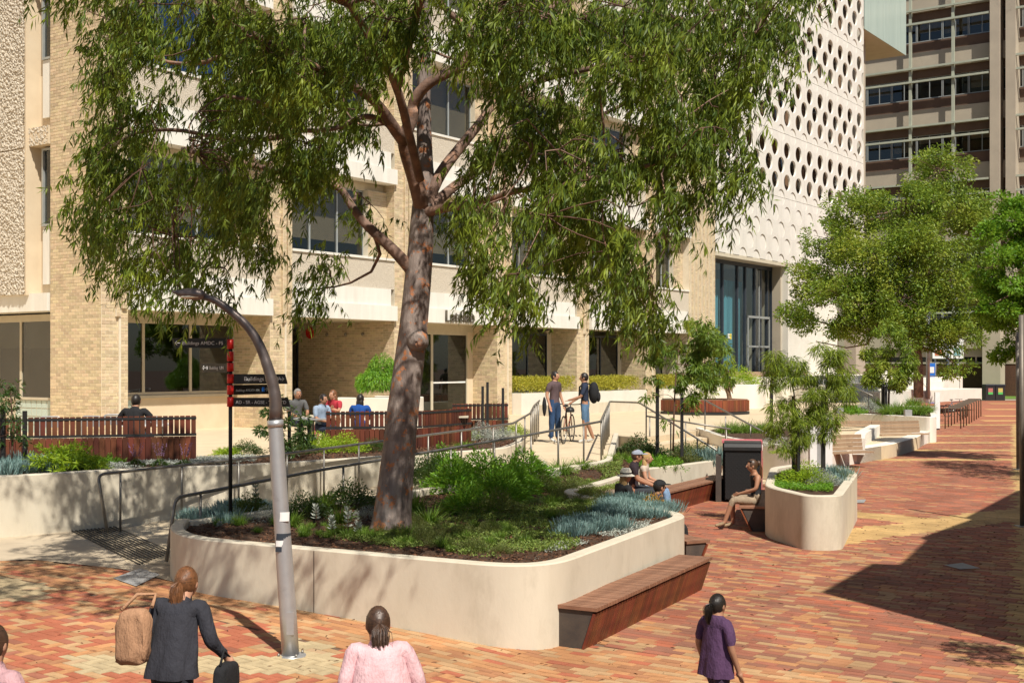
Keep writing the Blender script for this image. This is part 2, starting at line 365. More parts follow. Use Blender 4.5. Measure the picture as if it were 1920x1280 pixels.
def flat(name, c, rough=.75, var=.85, ns=18, bump=.15): return M(name, c, tuple(x*var for x in c), rough, ns=ns, bump=bump, bs=40, bdist=.004)
# ================================================================ GROUND AND PAVING
def gzv(x, y):
    x = np.asarray(x, float); y = np.asarray(y, float); t = np.clip((y-52)/36, 0, 1)
    return .45*(1-np.exp(-np.maximum(0, .3-x)/5))+.42*t*t*(3-2*t)
gx = np.concatenate([np.arange(-400, -40, 30), np.arange(-40, -12, 1.0), np.arange(-12, -1, .5), np.arange(-1, 2, .1), np.arange(2, 60, 1.0), np.arange(60, 500, 30)])
gy = np.concatenate([np.arange(-60, -2, 8), np.arange(-2, 100, 1.0), np.arange(100, 900, 50)])
GX, GY = np.meshgrid(gx, gy); GZ = gzv(GX, GY)-.010
wd = GX.shape[1]; J, I = np.meshgrid(np.arange(len(gy)-1), np.arange(len(gx)-1), indexing='ij'); A = (J*wd+I).ravel()
m_ground = M('red_paving_far', (.42, .15, .08), (.30, .12, .07), .9, ns=3, nd=6, stretch=(.5, 1.6, 1), bump=.1)
ground = kind(npobj('ground', np.stack([GX, GY, GZ], -1).reshape(-1, 3), np.stack([A, A+1, A+1+wd, A+wd], 1), m_sand, smooth=True), 'structure')
def sheet(name, poly, off, mat, step=1.0):
    o = patch(name, poly, lambda x, y: gz(x, y)+off, mat, step=step, noise=0); return kind(o, 'structure')
def quadsheet(name, corners, off, mat, nx=24, ny=24):
    a, b, c, d = [Vector((p[0], p[1])) for p in corners]; vs = []; fs = []
    for j in range(ny+1):
        for i in range(nx+1):
            p = (a*(1-i/nx)+b*(i/nx))*(1-j/ny)+(d*(1-i/nx)+c*(i/nx))*(j/ny); vs.append((p.x, p.y, gz(p.x, p.y)+off))
    for j in range(ny):
        for i in range(nx): q = j*(nx+1)+i; fs.append((q, q+1, q+nx+2, q+nx+1))
    return kind(npobj(name, np.array(vs), np.array(fs), mat, smooth=True), 'structure')
quadsheet('far_paving', [(8, 60), (60, 60), (90, 88.5), (-20, 88.5)], .002, m_ground)
lawn = quadsheet('lawn', [(0, 89), (70, 89), (80, 104), (-10, 104)], .05, m_lawn)
m_asph = M('pale_road', (.36, .25, .18), (.30, .2, .15), .9)
quadsheet('road', [(-10, 86.0), (60, 86.0), (62, 88.9), (-10, 88.9)], .03, M('concrete_kerb', (.45, .38, .28), rough=.9))
for y0 in (62.3, 66.5, 73, 80.5):
    quadsheet('paving_band', [(.41*y0-1.5, y0), (.41*y0+12, y0), (.41*y0+12, y0+.9), (.41*y0-1.5, y0+.9)], .008, M('yellow_band', (.62, .38, .15), (.54, .32, .13), .9, ns=5), 10, 2)
# planter front line, used to lay the border course
PF0 = PG(322, 1078); PF1 = PG(960, 1212); pfd = Vector((PF1.x-PF0.x, PF1.y-PF0.y)).normalized(); pfn = Vector((pfd.y, -pfd.x))  # towards the viewer
RED, RED2, ORG, TAN, BRN, YEL, CRM = [np.array(c) for c in ((.50, .135, .068), (.38, .135, .085), (.55, .27, .12), (.55, .34, .175), (.27, .125, .085), (.58, .38, .16), (.56, .44, .26))]
def zone(x, y):
    s = (x-PF0.x)*pfd.x+(y-PF0.y)*pfd.y; n = (x-PF0.x)*pfn.x+(y-PF0.y)*pfn.y
    path = x > .95-.36*(13.2-y)*0 and (y > 13.0-.55*(x-1.0))
    if path: return 'path'
    if n < 1.45 : return 'band'
    return 'left'
def in_view(x, y, m=1.2):
    return y > 9.6 and abs(x) < .4174*y+m
DIAG = [P(1560, 1022), P(1910, 975), P(1910, 950), P(1588, 992)]
DIAG2 = [P(1600, 958), P(1590, 968), P(1740, 985), P(1830, 978)]
def pick(ws):
    r = random.random()*sum(a for a, _ in ws)
    for a, c in ws:
        r -= a
        if r <= 0: return c
def pol(poly, x, y): return bool(inside(poly, np.array([x]), np.array([y]))[0])
from mathutils import noise as mn
def bcol(z, x, y):
    n = mn.noise(Vector((x*.55, y*.55, 3)))
    if z == 'path':
        if pol(DIAG, x, y) or pol(DIAG2, x, y): return YEL
        bx = x-(9.0+.407*(y-22))
        if 0 < bx < .5+.01*y: return YEL*.97
        for yy in (42.3, 46.4, 50.9, 59.0, 38.2, 34.8):
            if y > 36 and abs(y-.02*x-yy) < .40: return YEL
        far = smooth(17, 26, y)
        return pick([(.34+.35*far, RED2), (.10+.1*far, RED), (.24+.1*far, BRN), (max(.03, .26+n*.4-.21*far), TAN*.85), (max(.02, .20+n*.3-.1*far), ORG*.92)])
    if z == 'band': return pick([(.46, ORG), (.34, TAN), (.12, ORG*.85), (.08, RED)])
    p = ((x)/y*F+CX, HZ+F*(CH-gz(x, y))/y)
    if 1228 < p[1] - .02*(p[0]-350) < 1262 and 130 < p[0] < 640: return CRM
    if 1078 < p[1] < 1128 and p[0] < 92: return CRM
    if 545 < p[0] < 620 and 1180 < p[1] < 1240: return CRM*.98
    return pick([(max(.05, .34+n*.6), RED), (.12, RED2), (.34, ORG), (max(.05, .20-n*.3), TAN)])
BRL, BRW, BG_ = .230, .115, .0035
bricks = []                                  # centre x, y, direction, half len, half wid, colour
def lay(dirv, org, zname, x0, x1, y0, y1, herring=False):
    d = Vector(dirv).normalized(); e = Vector((-d.y, d.x)); o = Vector(org)
    cs = [((Vector(c)-o).dot(d), (Vector(c)-o).dot(e)) for c in ((x0, y0), (x1, y0), (x0, y1), (x1, y1))]
    a0, a1 = min(c[0] for c in cs), max(c[0] for c in cs); b0, b1 = min(c[1] for c in cs), max(c[1] for c in cs)
    def put(a, b, horizontal):
        c = o+d*a+e*b
        if not (x0 <= c.x <= x1 and y0 <= c.y <= y1) or not in_view(c.x, c.y): return
        if zone(c.x, c.y) != zname: return
        if any(pol(k, c.x, c.y) for k in KEEP): return
        bricks.append((c.x, c.y, d if horizontal else e, bcol(zname, c.x, c.y)))
    if not herring:
        r = int(b0/BRW)-1
        while r*BRW < b1:
            q = int(a0/BRL)-1
            off = random.choice((0, .25, .5, .75))*BRL if zname == 'path' else (.5*BRL if r % 2 else 0)
            while q*BRL < a1: put(q*BRL+off, r*BRW, True); q += 1
            r += 1
    else:
        W = BRW; 
        n0, n1 = int(a0/W)-4, int(a1/W)+4; m0, m1 = int(b0/W)-4, int(b1/W)+4
        for j in range(m0, m1):
            for i in range(n0, n1):
                k = (i-j) % 4
                if k == 0: put((i+1)*W, (j+.5)*W, True)       # lying brick covers i, i+1
                elif k == 3: put((i+.5)*W, (j+0)*W+W*0, False) if False else None
        for j in range(m0, m1):
            for i in range(n0, n1):
                if (i-j) % 4 == 2: put((i+.5)*W, j*W, False)  # standing brick covers j, j+1
# areas covered by planters and apron, where no bricks are laid
MAINP = None
KEEP = []
APRON = [P(-60, 1045, .42), P(60, 1040, .40), P(230, 1058, .36), P(322, 1085, .3), P(322, 1040, .3), P(330, 950, .45), P(-60, 940, .45)]
KEEP.append([(p.x, p.y) for p in APRON])
main_in = [PG(335, 1060), PG(640, 1120), PG(960, 1185), PG(1040, 1170)] + [P(1275, 975, .88), P(1080, 930, .85)]
KEEP.append([(p.x, p.y) for p in main_in])
lay((-V).xy, (0, 12), 'path', .0, 30, 9.5, 61)
lay(pfd, (PF0.x, PF0.y), 'band', -12, 7, 9.5, 21)
lay((-V).xy, (-5, 12), 'left', -12, 7, 9.5, 18, herring=True)
B = np.array([(b[0], b[1], b[2].x, b[2].y, *b[3]) for b in bricks])
def brick_arrays(B, n_jit=True):
    c = B[:, :2]; d = B[:, 2:4]; e = np.stack([-d[:, 1], d[:, 0]], 1); hl, hw = BRL/2-BG_, BRW/2-BG_
    def pt(sa, sb):
        q = c+d*hl*sa+e*hw*sb; return np.column_stack([q, gzv(q[:, 0], q[:, 1])-.006])
    p00, p10, p01 = pt(-1, -1), pt(1, -1), pt(-1, 1); return p00, p10-p00, p01-p00
jit = RNG.normal(0, .0012, len(B)); px_ = B[:, 0]/B[:, 1]*F+CX; py_ = HZ+F*(CH-gzv(B[:, 0], B[:, 1]))/B[:, 1]
vis = (px_ > 0) & (px_ < 1920) & (py_ < 1285); order = np.argsort(np.where(vis, B[:, 1], 999)); single = np.zeros(len(B), bool); single[order[:300]] = True
tone = 1+RNG.normal(0, .07, (len(B), 1)); Bc = B[:, 4:7]*tone; yel = np.abs(Bc-YEL).sum(1) < .25; mean_ = np.array([.44, .18, .105]); Bc = np.where(yel[:, None], Bc, Bc*.66+mean_*.34); Bc = np.clip(Bc, 0, 1)
o_, ax_, ay_ = brick_arrays(B); az_ = np.zeros_like(o_); az_[:, 2] = .008+jit
pv = kind(boxes('pavers', o_[~single], ax_[~single], ay_[~single], az_[~single], m_paver, col=Bc[~single]), 'stuff'); pv.parent = ground
unit = boxes('paver', np.array([[-BRL/2+BG_, -BRW/2+BG_, 0]]), np.array([[BRL-2*BG_, 0, 0]]), np.array([[0, BRW-2*BG_, 0]]), np.array([[0, 0, .0085]]), m_paverO, mesh_only=True)
for i in np.nonzero(single)[0]:
    o = bpy.data.objects.new('paver', unit); link(o, ground)
    X = Vector(ax_[i]).normalized(); Yv = Vector(ay_[i]).normalized(); Z = X.cross(Yv).normalized(); Yv = Z.cross(X)
    c = Vector(o_[i])+Vector(ax_[i])/2+Vector(ay_[i])/2+Vector((0, 0, jit[i]))
    o.matrix_local = Matrix(((X.x, Yv.x, Z.x, c.x), (X.y, Yv.y, Z.y, c.y), (X.z, Yv.z, Z.z, c.z), (0, 0, 0, 1)))
    o.color = (*Bc[i], 1)
# concrete apron at the foot of the ramp
kind(fpatch('apron', [(p.x, p.y) for p in APRON], lambda x, y: gz(x, y)+.006, m_apron, step=.5), 'structure')
# ================================================================ BRICK BUILDING
def brick_rects(rects, name, mat, parent, skip=None):
    """rects: (origin, along, length, height, normal); stretcher bond"""
    Os, Ax, Ay, Az = [], [], [], []
    CHT, BLN, G = .086, .24, .010
    for org, al, Ln, Ht, nr in rects:
        al = Vector(al); nr = Vector(nr); nc = int(Ht/CHT)
        for r in range(nc):
            x = -(BLN/2 if r % 2 else 0)
            while x < Ln-.02:
                a, b = max(0.004, x+G/2), min(Ln-.004, x+BLN-G/2); x += BLN
                if b-a < .03: continue
                if skip and skip(org, a, r*CHT): continue
                j = random.gauss(0, .0015)
                Os.append(Vector(org)+al*a+Vector((0, 0, r*CHT+G/2))-nr*.003); Ax.append(al*(b-a)); Ay.append(Vector((0, 0, CHT-G))); Az.append(nr*(.0095+j))
    if not Os: return None
    return kind(boxes(name, Os, np.array(Ax), np.array(Ay), np.array(Az), mat, parent), 'stuff')
bb = thing('brick_building', 'long cream brick building with white precast bands between tall brick piers', 'building', FP(0, 0, 0)*0)
nU, nV = -U, -V
PIERS = [(-5.6, -4.77, 2.24), (.36, 1.27, 1.6), (6.05, 6.98, 4.6), (11.96, 12.9, 1.2), (17.55, 18.48, 1.3), (23.35, 24.25, 1.3)]
TOP = 18.3; ZT = .6
for i, (t0, t1, dd) in enumerate(PIERS):
    mb = MB(); mb.fbox(t0, t1, 0, 6.5 if i else 2.24, ZT, TOP)
    pier = mb.obj('pier', m_mortar, bb)
    rects = [(FP(t0, 0, ZT), U, t1-t0, TOP-ZT, nV)]
    if i == 0:
        rects += [(FP(t0, 2.24, ZT), nV, 2.24, TOP-ZT, nU)]
    else:
        rects += [(FP(t0, dd, 1.0), nV, dd, 3.5, nU)]
        for k in range(3): rects += [(FP(t0, .6, 6.5+4.6*k), nV, .6, 2.6, nU)]
    sk = None
    if i == 0:
        def sk(org, a, z, o0=FP(t0, 2.24, ZT)): return (Vector(org)-o0).length < .01 and 2.4 < z+ZT < 2.4+29.5*.086
    brick_rects(rects, 'brickwork', m_brick, pier, sk)
    # the two slim brick ribs that run down every pier
    rr = []
    rb = MB()
    w_ = t1-t0
    for a in (.50, .74):
        rb.fbox(t0+w_*a, t0+w_*a+.13, -.085, -.002, 4.47 if a > .6 else 4.25, TOP); rr.append((FP(t0+w_*a, -.085, 4.47 if a > .6 else 4.25), U, .13, TOP-4.5, nV))
        rr.append((FP(t0+w_*a, -.004, 4.47), nV, .08, TOP-4.5, nU))
    rb.fbox(t0+w_*.62, t0+w_*.62+.06, -.05, -.002, ZT, 4.4)
    rib = rb.obj('rib', m_mortar, pier); kind(brick_rects(rr, 'rib_brickwork', m_brick, pier), 'stuff')
# single bricks on the near pier's side, the 300 nearest the eye
t0 = PIERS[0][0]; cnt = 0; ub = {}
near_wall = MB().fbox(t0-.003, t0, 0.0, 2.24, 2.4, 2.4+29.9*.086).obj('wall', m_mortar, bb)
org = FP(t0, 2.24, ZT)
for r in range(int(1.8/.086)+1, int(1.8/.086)+31):
    x = -(.12 if r % 2 else 0)
    while x < 2.24-.02:
        a, b = max(.004, x+.005), min(2.24-.004, x+.235); x += .24
        if b-a < .03 or cnt >= 300: continue
        key = round(b-a, 3)
        if key not in ub: ub[key] = boxes('brick', np.array([[0, 0, 0.]]), np.array([[key, 0, 0.]]), np.array([[0, .076, 0]]), np.array([[0, 0, .0065]]), m_brickc, mesh_only=True)
        o = bpy.data.objects.new('brick', ub[key]); link(o, near_wall); p = org+nV*a+Vector((0, 0, r*.086+.005))+nU*.001
        X, Yv, Z = nV, Vector((0, 0, 1)), nU
        Z2 = X.cross(Yv)
        o.matrix_local = Matrix(((X.x, Yv.x, Z2.x, p.x), (X.y, Yv.y, Z2.y, p.y), (X.z, Yv.z, Z2.z, p.z), (0, 0, 0, 1)))
        if Z2.dot(nU) < 0:
            o.matrix_local = Matrix(((-X.x, Yv.x, nU.x, p.x+X.x*key), (-X.y, Yv.y, nU.y, p.y+X.y*key), (-X.z, Yv.z, nU.z, p.z+X.z*key), (0, 0, 0, 1)))
        cnt += 1
# wide ribbed brick mass at the right end
mass = MB().fbox(27.6, 30.4, 0, 6.5, ZT, TOP).obj('ribbed_wall', m_mortar, bb)
rects = [(FP(27.6, 0, ZT), U, 2.8, TOP-ZT, nV)]; rb = MB()
for k in range(7):
    a = 27.65+k*.4
    rb.fbox(a, a+.16, -.10, -.002, 5.0 if k < 3 else 1.4, TOP); rects.append((FP(a, -.10, 5.0 if k < 3 else 1.4), U, .16, TOP-5.0 if k < 3 else TOP-1.4, nV))
rb.obj('rib', m_mortar, mass); brick_rects(rects, 'brickwork', m_brick, mass)
def window(t0, t1, d, z0, z1, parent, n=2, gm=m_glassUp, fm=m_alu, blind=None, split=None, fw=.06, trans=None):
    wf = MB(); ws = [t0+(t1-t0)*k/n for k in range(n+1)] if split is None else split
    wf.fbox(t0, t1, d-.04, d+.04, z0, z0+fw); wf.fbox(t0, t1, d-.04, d+.04, z1-fw, z1)
    for a in ws: wf.fbox(max(t0, a-fw/2), min(t1, a+fw/2), d-.039, d+.039, z0+fw, z1-fw)
    if trans: wf.fbox(t0+.03, t1-.03, d-.038, d+.038, trans, trans+fw)
    f = wf.obj('window', fm, parent)
    for a, b in zip(ws[:-1], ws[1:]):
        MB().fbox(a+fw/2, b-fw/2, d-.006, d+.006, z0+fw, z1-fw).obj('pane', gm, f)
    if blind: MB().fbox(t0+.1, t1-.1, d+.10, d+.12, z1-(z1-z0)*blind, z1-.05).obj('blind', m_blind, f)
    return f
BAYS = [(-4.77, .36, 1.6), (1.27, 6.05, 4.6), (6.98, 11.96, 1.2), (12.9, 17.55, 1.3), (18.48, 23.35, 1.3), (24.25, 27.6, 1.3)]
for i, (t0, t1, dd) in enumerate(BAYS):
    for k in range(3):
        z0 = 4.45+4.6*k
        MB().fbox(t0+.003, t1-.003 if i != 5 else t1-.02, -.14, .30, z0, z0+.50).obj('fascia', m_fascia, bb)
        MB().fbox(t0+.006, t1-.25, -.06, .30, z0+.502, z0+1.06).obj('fascia', m_fascia, bb)
        MB().fbox(t0+.004, t1-.004, .02, .30, z0+1.062, z0+2.02).obj('pebble_panel', m_pebble, bb)
        MB().fbox(t0+.004, t1-.004, -.03, .62, z0+2.022, z0+2.10).obj('sill', m_fascia, bb)
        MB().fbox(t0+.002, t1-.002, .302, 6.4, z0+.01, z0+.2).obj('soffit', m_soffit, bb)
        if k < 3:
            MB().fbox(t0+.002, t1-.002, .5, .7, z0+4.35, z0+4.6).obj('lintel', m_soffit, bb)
            a = t1-t0
            window(t0+.02, t1-.95, .60, z0+2.1, z0+4.35, bb, split=[t0+.02, t0+.02+(a-.97)*.34, t0+.02+(a-.97)*.67, t1-.95], gm=m_glassSky if (i, k) == (0, 1) else m_glassUp, blind=random.choice((.98, .6, .8, .97)))
            b2 = MB().fbox(t1-.95, t1-.003, .35, .7, z0+2.1, z0+4.35).obj('wall', m_mortar, bb)
            brick_rects([(FP(t1-.95, .35, z0+2.1), U, .947, 2.25, nV)], 'brickwork', m_brick, b2)
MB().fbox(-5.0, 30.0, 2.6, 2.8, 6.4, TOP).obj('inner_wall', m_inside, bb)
MB().fbox(-5.6, 30.4, 0, 14, TOP+.002, TOP+.35).obj('roof', m_fascia, bb)
MB().fbox(-5.0, 30.3, 6.5, 14, .6, TOP).obj('rear_block', m_render, bb)
# ground floor of each bay
t0, t1, dd = BAYS[0]
window(t0+.02, t1-.02, dd, 2.10, 4.25, bb, n=3, gm=m_glass, fm=m_frame, fw=.09)
MB().fbox(t0+.004, t1-.004, dd-.06, dd+.05, 4.252, 4.47).obj('transom', m_frame, bb)
MB().fbox(t0+.004, t1-.004, dd-.10, dd+.10, 2.02, 2.098).obj('sill', m_frame, bb)
MB().fbox(t0+1.6, t1-.004, dd-.02, dd+.10, .9, 2.018).obj('wall', m_render, bb)
gb = MB().fbox(t0+.004, t0+1.6, dd-.01, dd+.05, .9, 2.018).obj('glass_block_panel', m_frame, bb)
for a in range(6):
    for c in range(4): MB().fbox(t0+.06+a*.255, t0+.28+a*.255, dd-.022, dd-.012, 1.05+c*.24, 1.26+c*.24).obj('glass_block', m_glassPale, gb)
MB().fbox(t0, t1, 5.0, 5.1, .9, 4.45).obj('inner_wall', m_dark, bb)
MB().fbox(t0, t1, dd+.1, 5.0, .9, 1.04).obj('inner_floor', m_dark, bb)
for a in (-3.9, -2.4, -1.4, -.5): MB().tube([FP(a, dd+.7, 4.2), FP(a+.05, dd+.62, 3.98)], [.05, .06], 8).obj('spotlight', m_white, bb)
t0, t1, dd = BAYS[1]
window(t0+.004, t1-.004, dd, 1.05, 4.3, bb, n=4, gm=m_glass, fm=m_dkframe, fw=.08)
window(t0-.0, t0+.45, 1.55, 1.05, 4.2, bb, n=1, gm=m_glass, fm=m_frame, fw=.07)
dsc = MB().tube([FP(5.99, 3.95, 4.10), FP(6.03, 3.95, 4.10)], .20, 20).obj('alarm_bell', m_red, bb)
for q in (3.1, 2.2, 1.4): MB().ell(FP(5.98, q, 4.03), (.05, .05, .06)).obj('wall_light', m_steel, bb)
t0, t1, dd = BAYS[2]
window(t0+.02, t1-.35, dd, 1.05, 4.2, bb, split=[t0+.02, t0+.9, t0+2.5, t1-.35], gm=m_glass, fm=m_frame, fw=.12, trans=None)
MB().fbox(t0+.004, t1-.004, dd-.05, dd+.1, 4.202, 4.46).obj('transom', m_frame, bb); MB().fbox(t0+.1, t1-.4, dd+.12, dd+.14, 1.06, 4.15).obj('blind', m_blindrefl, bb)  # grey sheet painted as the brick reveal mirrored in the door glass
MB().fbox(t0+2.6, t1-.45, dd-.012, dd-.008, 2.28, 2.34).obj('glass_strip', m_whitet, bb)
MB().fbox(t1-.35, t1-.004, dd-.03, dd+.1, 1.0, 4.2).obj('wall', m_render, bb)
for t0, t1, dd in BAYS[3:]:
    window(t0+.02, t1-.35, dd, 1.05, 4.25, bb, n=3, gm=m_glass, fm=m_dkframe, fw=.07); MB().fbox(t0+.08, t0+(t1-t0)*.62, dd+.12, dd+.14, 1.1, 4.2).obj('blind', m_blindrefl, bb)  # grey sheet, part blind, part stand-in for brickwork mirrored in the panes
    MB().fbox(t1-.35, t1-.004, dd-.03, dd+.1, 1.0, 4.4).obj('wall', m_soffit, bb)
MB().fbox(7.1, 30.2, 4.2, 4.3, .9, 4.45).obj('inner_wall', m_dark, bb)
# building name: letters on the white band over the café
def text(s, size, mat, parent, origin, xdir, zdir=Vector((0, 0, 1)), depth=.004, name='lettering', align='LEFT'):
    cu = bpy.data.curves.new('txt', 'FONT'); cu.body = s; cu.size = size; cu.extrude = depth; cu.align_x = align
    to = bpy.data.objects.new('txt', cu); COL.objects.link(to); dg = bpy.context.evaluated_depsgraph_get(); dg.update()
    me = bpy.data.meshes.new_from_object(to.evaluated_get(dg)); bpy.data.objects.remove(to); me.materials.clear(); me.materials.append(mat)
    o = bpy.data.objects.new(name, me); link(o, parent); X = Vector(xdir).normalized(); Y = Vector(zdir).normalized(); Z = X.cross(Y)
    o.matrix_local = Matrix(((X.x, Y.x, Z.x, origin[0]), (X.y, Y.y, Z.y, origin[1]), (X.z, Y.z, Z.z, origin[2]), (0, 0, 0, 1))); return o
m_letter = M('dark_bronze_letter', (.10, .085, .06), (.12, .10, .075), .5)
text('Latelab', .60, m_letter, bb, FP(8.55, -.19, 4.50), U, depth=.03)
# left wing end wall: pebble panel, window strip
def endbox(d0, d1, t0, t1, z0, z1, name, mat, parent=bb): return MB().fbox(t0, t1, d0, d1, z0, z1).obj(name, mat, parent)
endbox(2.245, 3.2, -5.25, -4.9, 4.5, TOP, 'wall', m_render)
endbox(3.2, 3.42, -5.72, -4.9, 4.9, TOP, 'panel_edge', m_render)
def rough_panel(d0, d1, z0, z1, t):
    st = .022; nd, nz = int((d1-d0)/st), int((z1-z0)/st)
    D, Z = np.meshgrid(np.linspace(d0, d1, nd), np.linspace(z0, z1, nz)); h = RNG.normal(0, 1, D.shape)
    h = (h+np.roll(h, 1, 0)+np.roll(h, 1, 1)+np.roll(np.roll(h, 1, 0), 1, 1))/2; h = np.clip(h, -1.3, 1.6)*.017
    T = t-.02-h; X = O0.x+U.x*T+V.x*D; Y = O0.y+U.y*T+V.y*D
    J, I = np.meshgrid(np.arange(nz-1), np.arange(nd-1), indexing='ij'); A = (J*nd+I).ravel()
    return npobj('pebble_panel', np.stack([X, Y, Z], -1).reshape(-1, 3), np.stack([A, A+nd, A+nd+1, A+1], 1), m_pebble, bb, smooth=False)
endbox(3.42, 7.5, -5.70, -4.9, 4.92, 13.9, 'wall', m_render); rough_panel(3.25, 5.0, 4.92, 8.93, -5.72); rough_panel(3.25, 5.0, 8.97, 13.9, -5.72)
endbox(3.2, 7.5, -5.70, -4.9, 13.9, TOP, 'pebble_panel', m_pebble)
rough_panel(2.32, 3.25, 9.0, 9.5, -5.60); endbox(2.30, 3.2, -5.62, -5.26, 9.0, 9.5, 'lintel', m_render)
rough_panel(2.32, 3.25, 13.6, 14.0, -5.60)
for z0, z1 in ((6.8, 8.95), (11.4, 13.6)):
    mb = MB()
    for (a, b, c, d_) in ((2.30, 2.95, z0, z0+.06), (2.30, 2.95, z1-.06, z1)): mb.fbox(-5.40, -5.26, a, b, c, d_)
    mb.fbox(-5.40, -5.26, 2.88, 2.95, z0+.06, z1-.06)
    wn = mb.obj('window', m_alu, bb); endbox(2.30, 2.88, -5.34, -5.32, z0+.06, z1-.06, 'pane', m_glassUp, wn); endbox(2.30, 2.88, -5.29, -5.27, z0+.06, z1-.06, 'blind', m_inside, wn)
    endbox(2.30, 2.95, -5.36, -5.26, z0-1.6, z0-.01, 'wall', m_fascia)
endbox(2.36, 7.5, -5.62, -4.4, 4.45, 4.94, 'fascia', m_fascia)
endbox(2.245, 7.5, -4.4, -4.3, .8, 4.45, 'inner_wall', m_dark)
mb = MB()
for d0, d1 in ((2.25, 2.32), (2.75, 2.83), (2.95, 3.05), (4.55, 4.65)): mb.fbox(-4.98, -4.9, d0, d1, 2.05, 4.2)
mb.fbox(-4.981, -4.899, 2.25, 7.5, 4.2, 4.4); mb.fbox(-5.02, -4.86, 2.25, 7.5, 1.98, 2.05)
wn = mb.obj('window', m_frame, bb)
for d0, d1 in ((2.32, 2.75), (3.05, 4.55), (4.65, 7.4)):
    endbox(d0, d1, -4.95, -4.94, 2.05, 4.2, 'pane', m_glass, wn); endbox(d0, d1, -4.85, -4.84, 3.45, 4.2, 'blind', m_blind, wn)
gb = endbox(2.25, 7.5, -4.97, -4.9, .9, 1.98, 'glass_block_panel', m_frame)
for a in range(10):
    for c in range(4): endbox(2.32+a*.255, 2.54+a*.255, -4.982, -4.972, 1.05+c*.235, 1.26+c*.235, 'glass_block', m_glassPale, gb)
MB().fbox(-40, -5.75, 7.5, 14, .6, TOP).obj('wing', m_render, bb)
# ================================================================ PERFORATED BUILDING
pb = thing('perforated_building', 'white building wrapped in panels pierced with rows of round holes', 'building', (0, 0, 0))
PT0, CW, RH, RAD = 30.4, .825, .90, .455   # half column step, row step, hole radius
PTH = .11
def cell_mesh(bm_, cx, cz, hole):
    """rhombus cell with a round opening or a shallow round dish; local x along, z up, y into the wall"""
    n = 24; rim = []; circ = []
    for k in range(n):
        a = 2*math.pi*k/n; c, s_ = math.cos(a), math.sin(a); q = 1/(abs(c)/CW+abs(s_)/RH)
        rim.append((cx+q*c, 0, cz+q*s_)); circ.append((cx+RAD*c, 0, cz+RAD*s_))
    vr = [bm_.verts.new(v) for v in rim]; vc = [bm_.verts.new(v) for v in circ]
    for k in range(n): bm_.faces.new((vr[k], vr[(k+1) % n], vc[(k+1) % n], vc[k]))
    if hole:
        vb = [bm_.verts.new((x, PTH, z)) for x, _, z in circ]
        for k in range(n):
            f = bm_.faces.new((vc[k], vc[(k+1) % n], vb[(k+1) % n], vb[k])); f.smooth = True; f.material_index = 1
    else:
        vb = [bm_.verts.new((cx+RAD*math.cos(2*math.pi*k/n), .06*(.5+.5*math.sin(2*math.pi*k/n)), cz+RAD*math.sin(2*math.pi*k/n))) for k in range(n)]
        for k in range(n): bm_.faces.new((vc[k], vc[(k+1) % n], vb[(k+1) % n], vb[k]))
        bm_.faces.new(vb[::1])
def panel_mesh(ncol, nrow, holes, phase):
    bm_ = bmesh.new(); Wd, Ht = ncol*2*CW, nrow*RH
    for r in range(-1, nrow+2):
        for c in range(-1, 2*ncol+2):
            if (c+r+phase) % 2: continue
            cell_mesh(bm_, c*CW, r*RH, holes(r))
    for co, no in (((0, 0, 0), (-1, 0, 0)), ((Wd, 0, 0), (1, 0, 0)), ((0, 0, 0), (0, 0, -1)), ((0, 0, Ht), (0, 0, 1))):
        bmesh.ops.bisect_plane(bm_, geom=bm_.verts[:]+bm_.edges[:]+bm_.faces[:], plane_co=co, plane_no=no, clear_outer=True)
    bmesh.ops.remove_doubles(bm_, verts=bm_.verts, dist=.0005); bmesh.ops.recalc_face_normals(bm_, faces=bm_.faces)
    me = bpy.data.meshes.new('panel'); bm_.to_mesh(me); bm_.free(); me.materials.append(m_perf); me.materials.append(m_lip)
    mb = MB(); return me
mh = panel_mesh(1, 4, lambda r: r % 4 != 0, 0); ms_ = panel_mesh(1, 4, lambda r: False, 0)
def put_panel(me, t, z, d=0):
    o = bpy.data.objects.new('panel', me); link(o, pb); p = FP(t, d, z)
    s = .994
    o.matrix_local = Matrix(((U.x*s, V.x, 0, p.x), (U.y*s, V.y, 0, p.y), (0, 0, s, p.z), (0, 0, 0, 1))); return o
zb = 8.65
for c in range(13):
    t = PT0+.02+c*2*CW; 
    put_panel(ms_, t, zb); 
    for k in range(6): put_panel(mh, t, zb+3.6+k*3.6-.0)
for c in range(11):                        # the screen carries on above the brick building
    t = PT0+.02-(c+1)*2*CW
    for k in range(4): put_panel(mh, t, zb+10.8+k*3.6, .0)
TE = PT0+13*2*CW
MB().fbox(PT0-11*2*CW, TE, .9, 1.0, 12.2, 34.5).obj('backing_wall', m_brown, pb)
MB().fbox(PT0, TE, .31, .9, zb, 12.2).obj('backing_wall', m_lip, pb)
fl = MB()
for k in range(7): fl.fbox(PT0-11*2*CW if k > 1 else PT0, TE, .32, .9, 12.2+k*3.6-.12, 12.2+k*3.6+.12)
fl.obj('floor_edge', m_lip, pb)
for c in range(18):                         # a few window frames behind the holes
    t = PT0+.6+c*1.2
    for k in range(5): MB().fbox(t, t+.62, .86, .89, 12.8+k*3.6, 14.9+k*3.6).obj('window', m_glassUp, pb)
MB().fbox(PT0, TE-.05, 1.0, 14, zb, 34).obj('block', m_tower, pb)
MB().fbox(PT0-11*2*CW, PT0, 1.0, 14, TOP+.4, 34).obj('block', m_tower, pb)
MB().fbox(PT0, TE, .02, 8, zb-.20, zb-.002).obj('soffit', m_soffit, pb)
MB().fbox(TE-.04, TE, .02, 1.0, zb, 34).obj('panel_end', m_lip, pb)
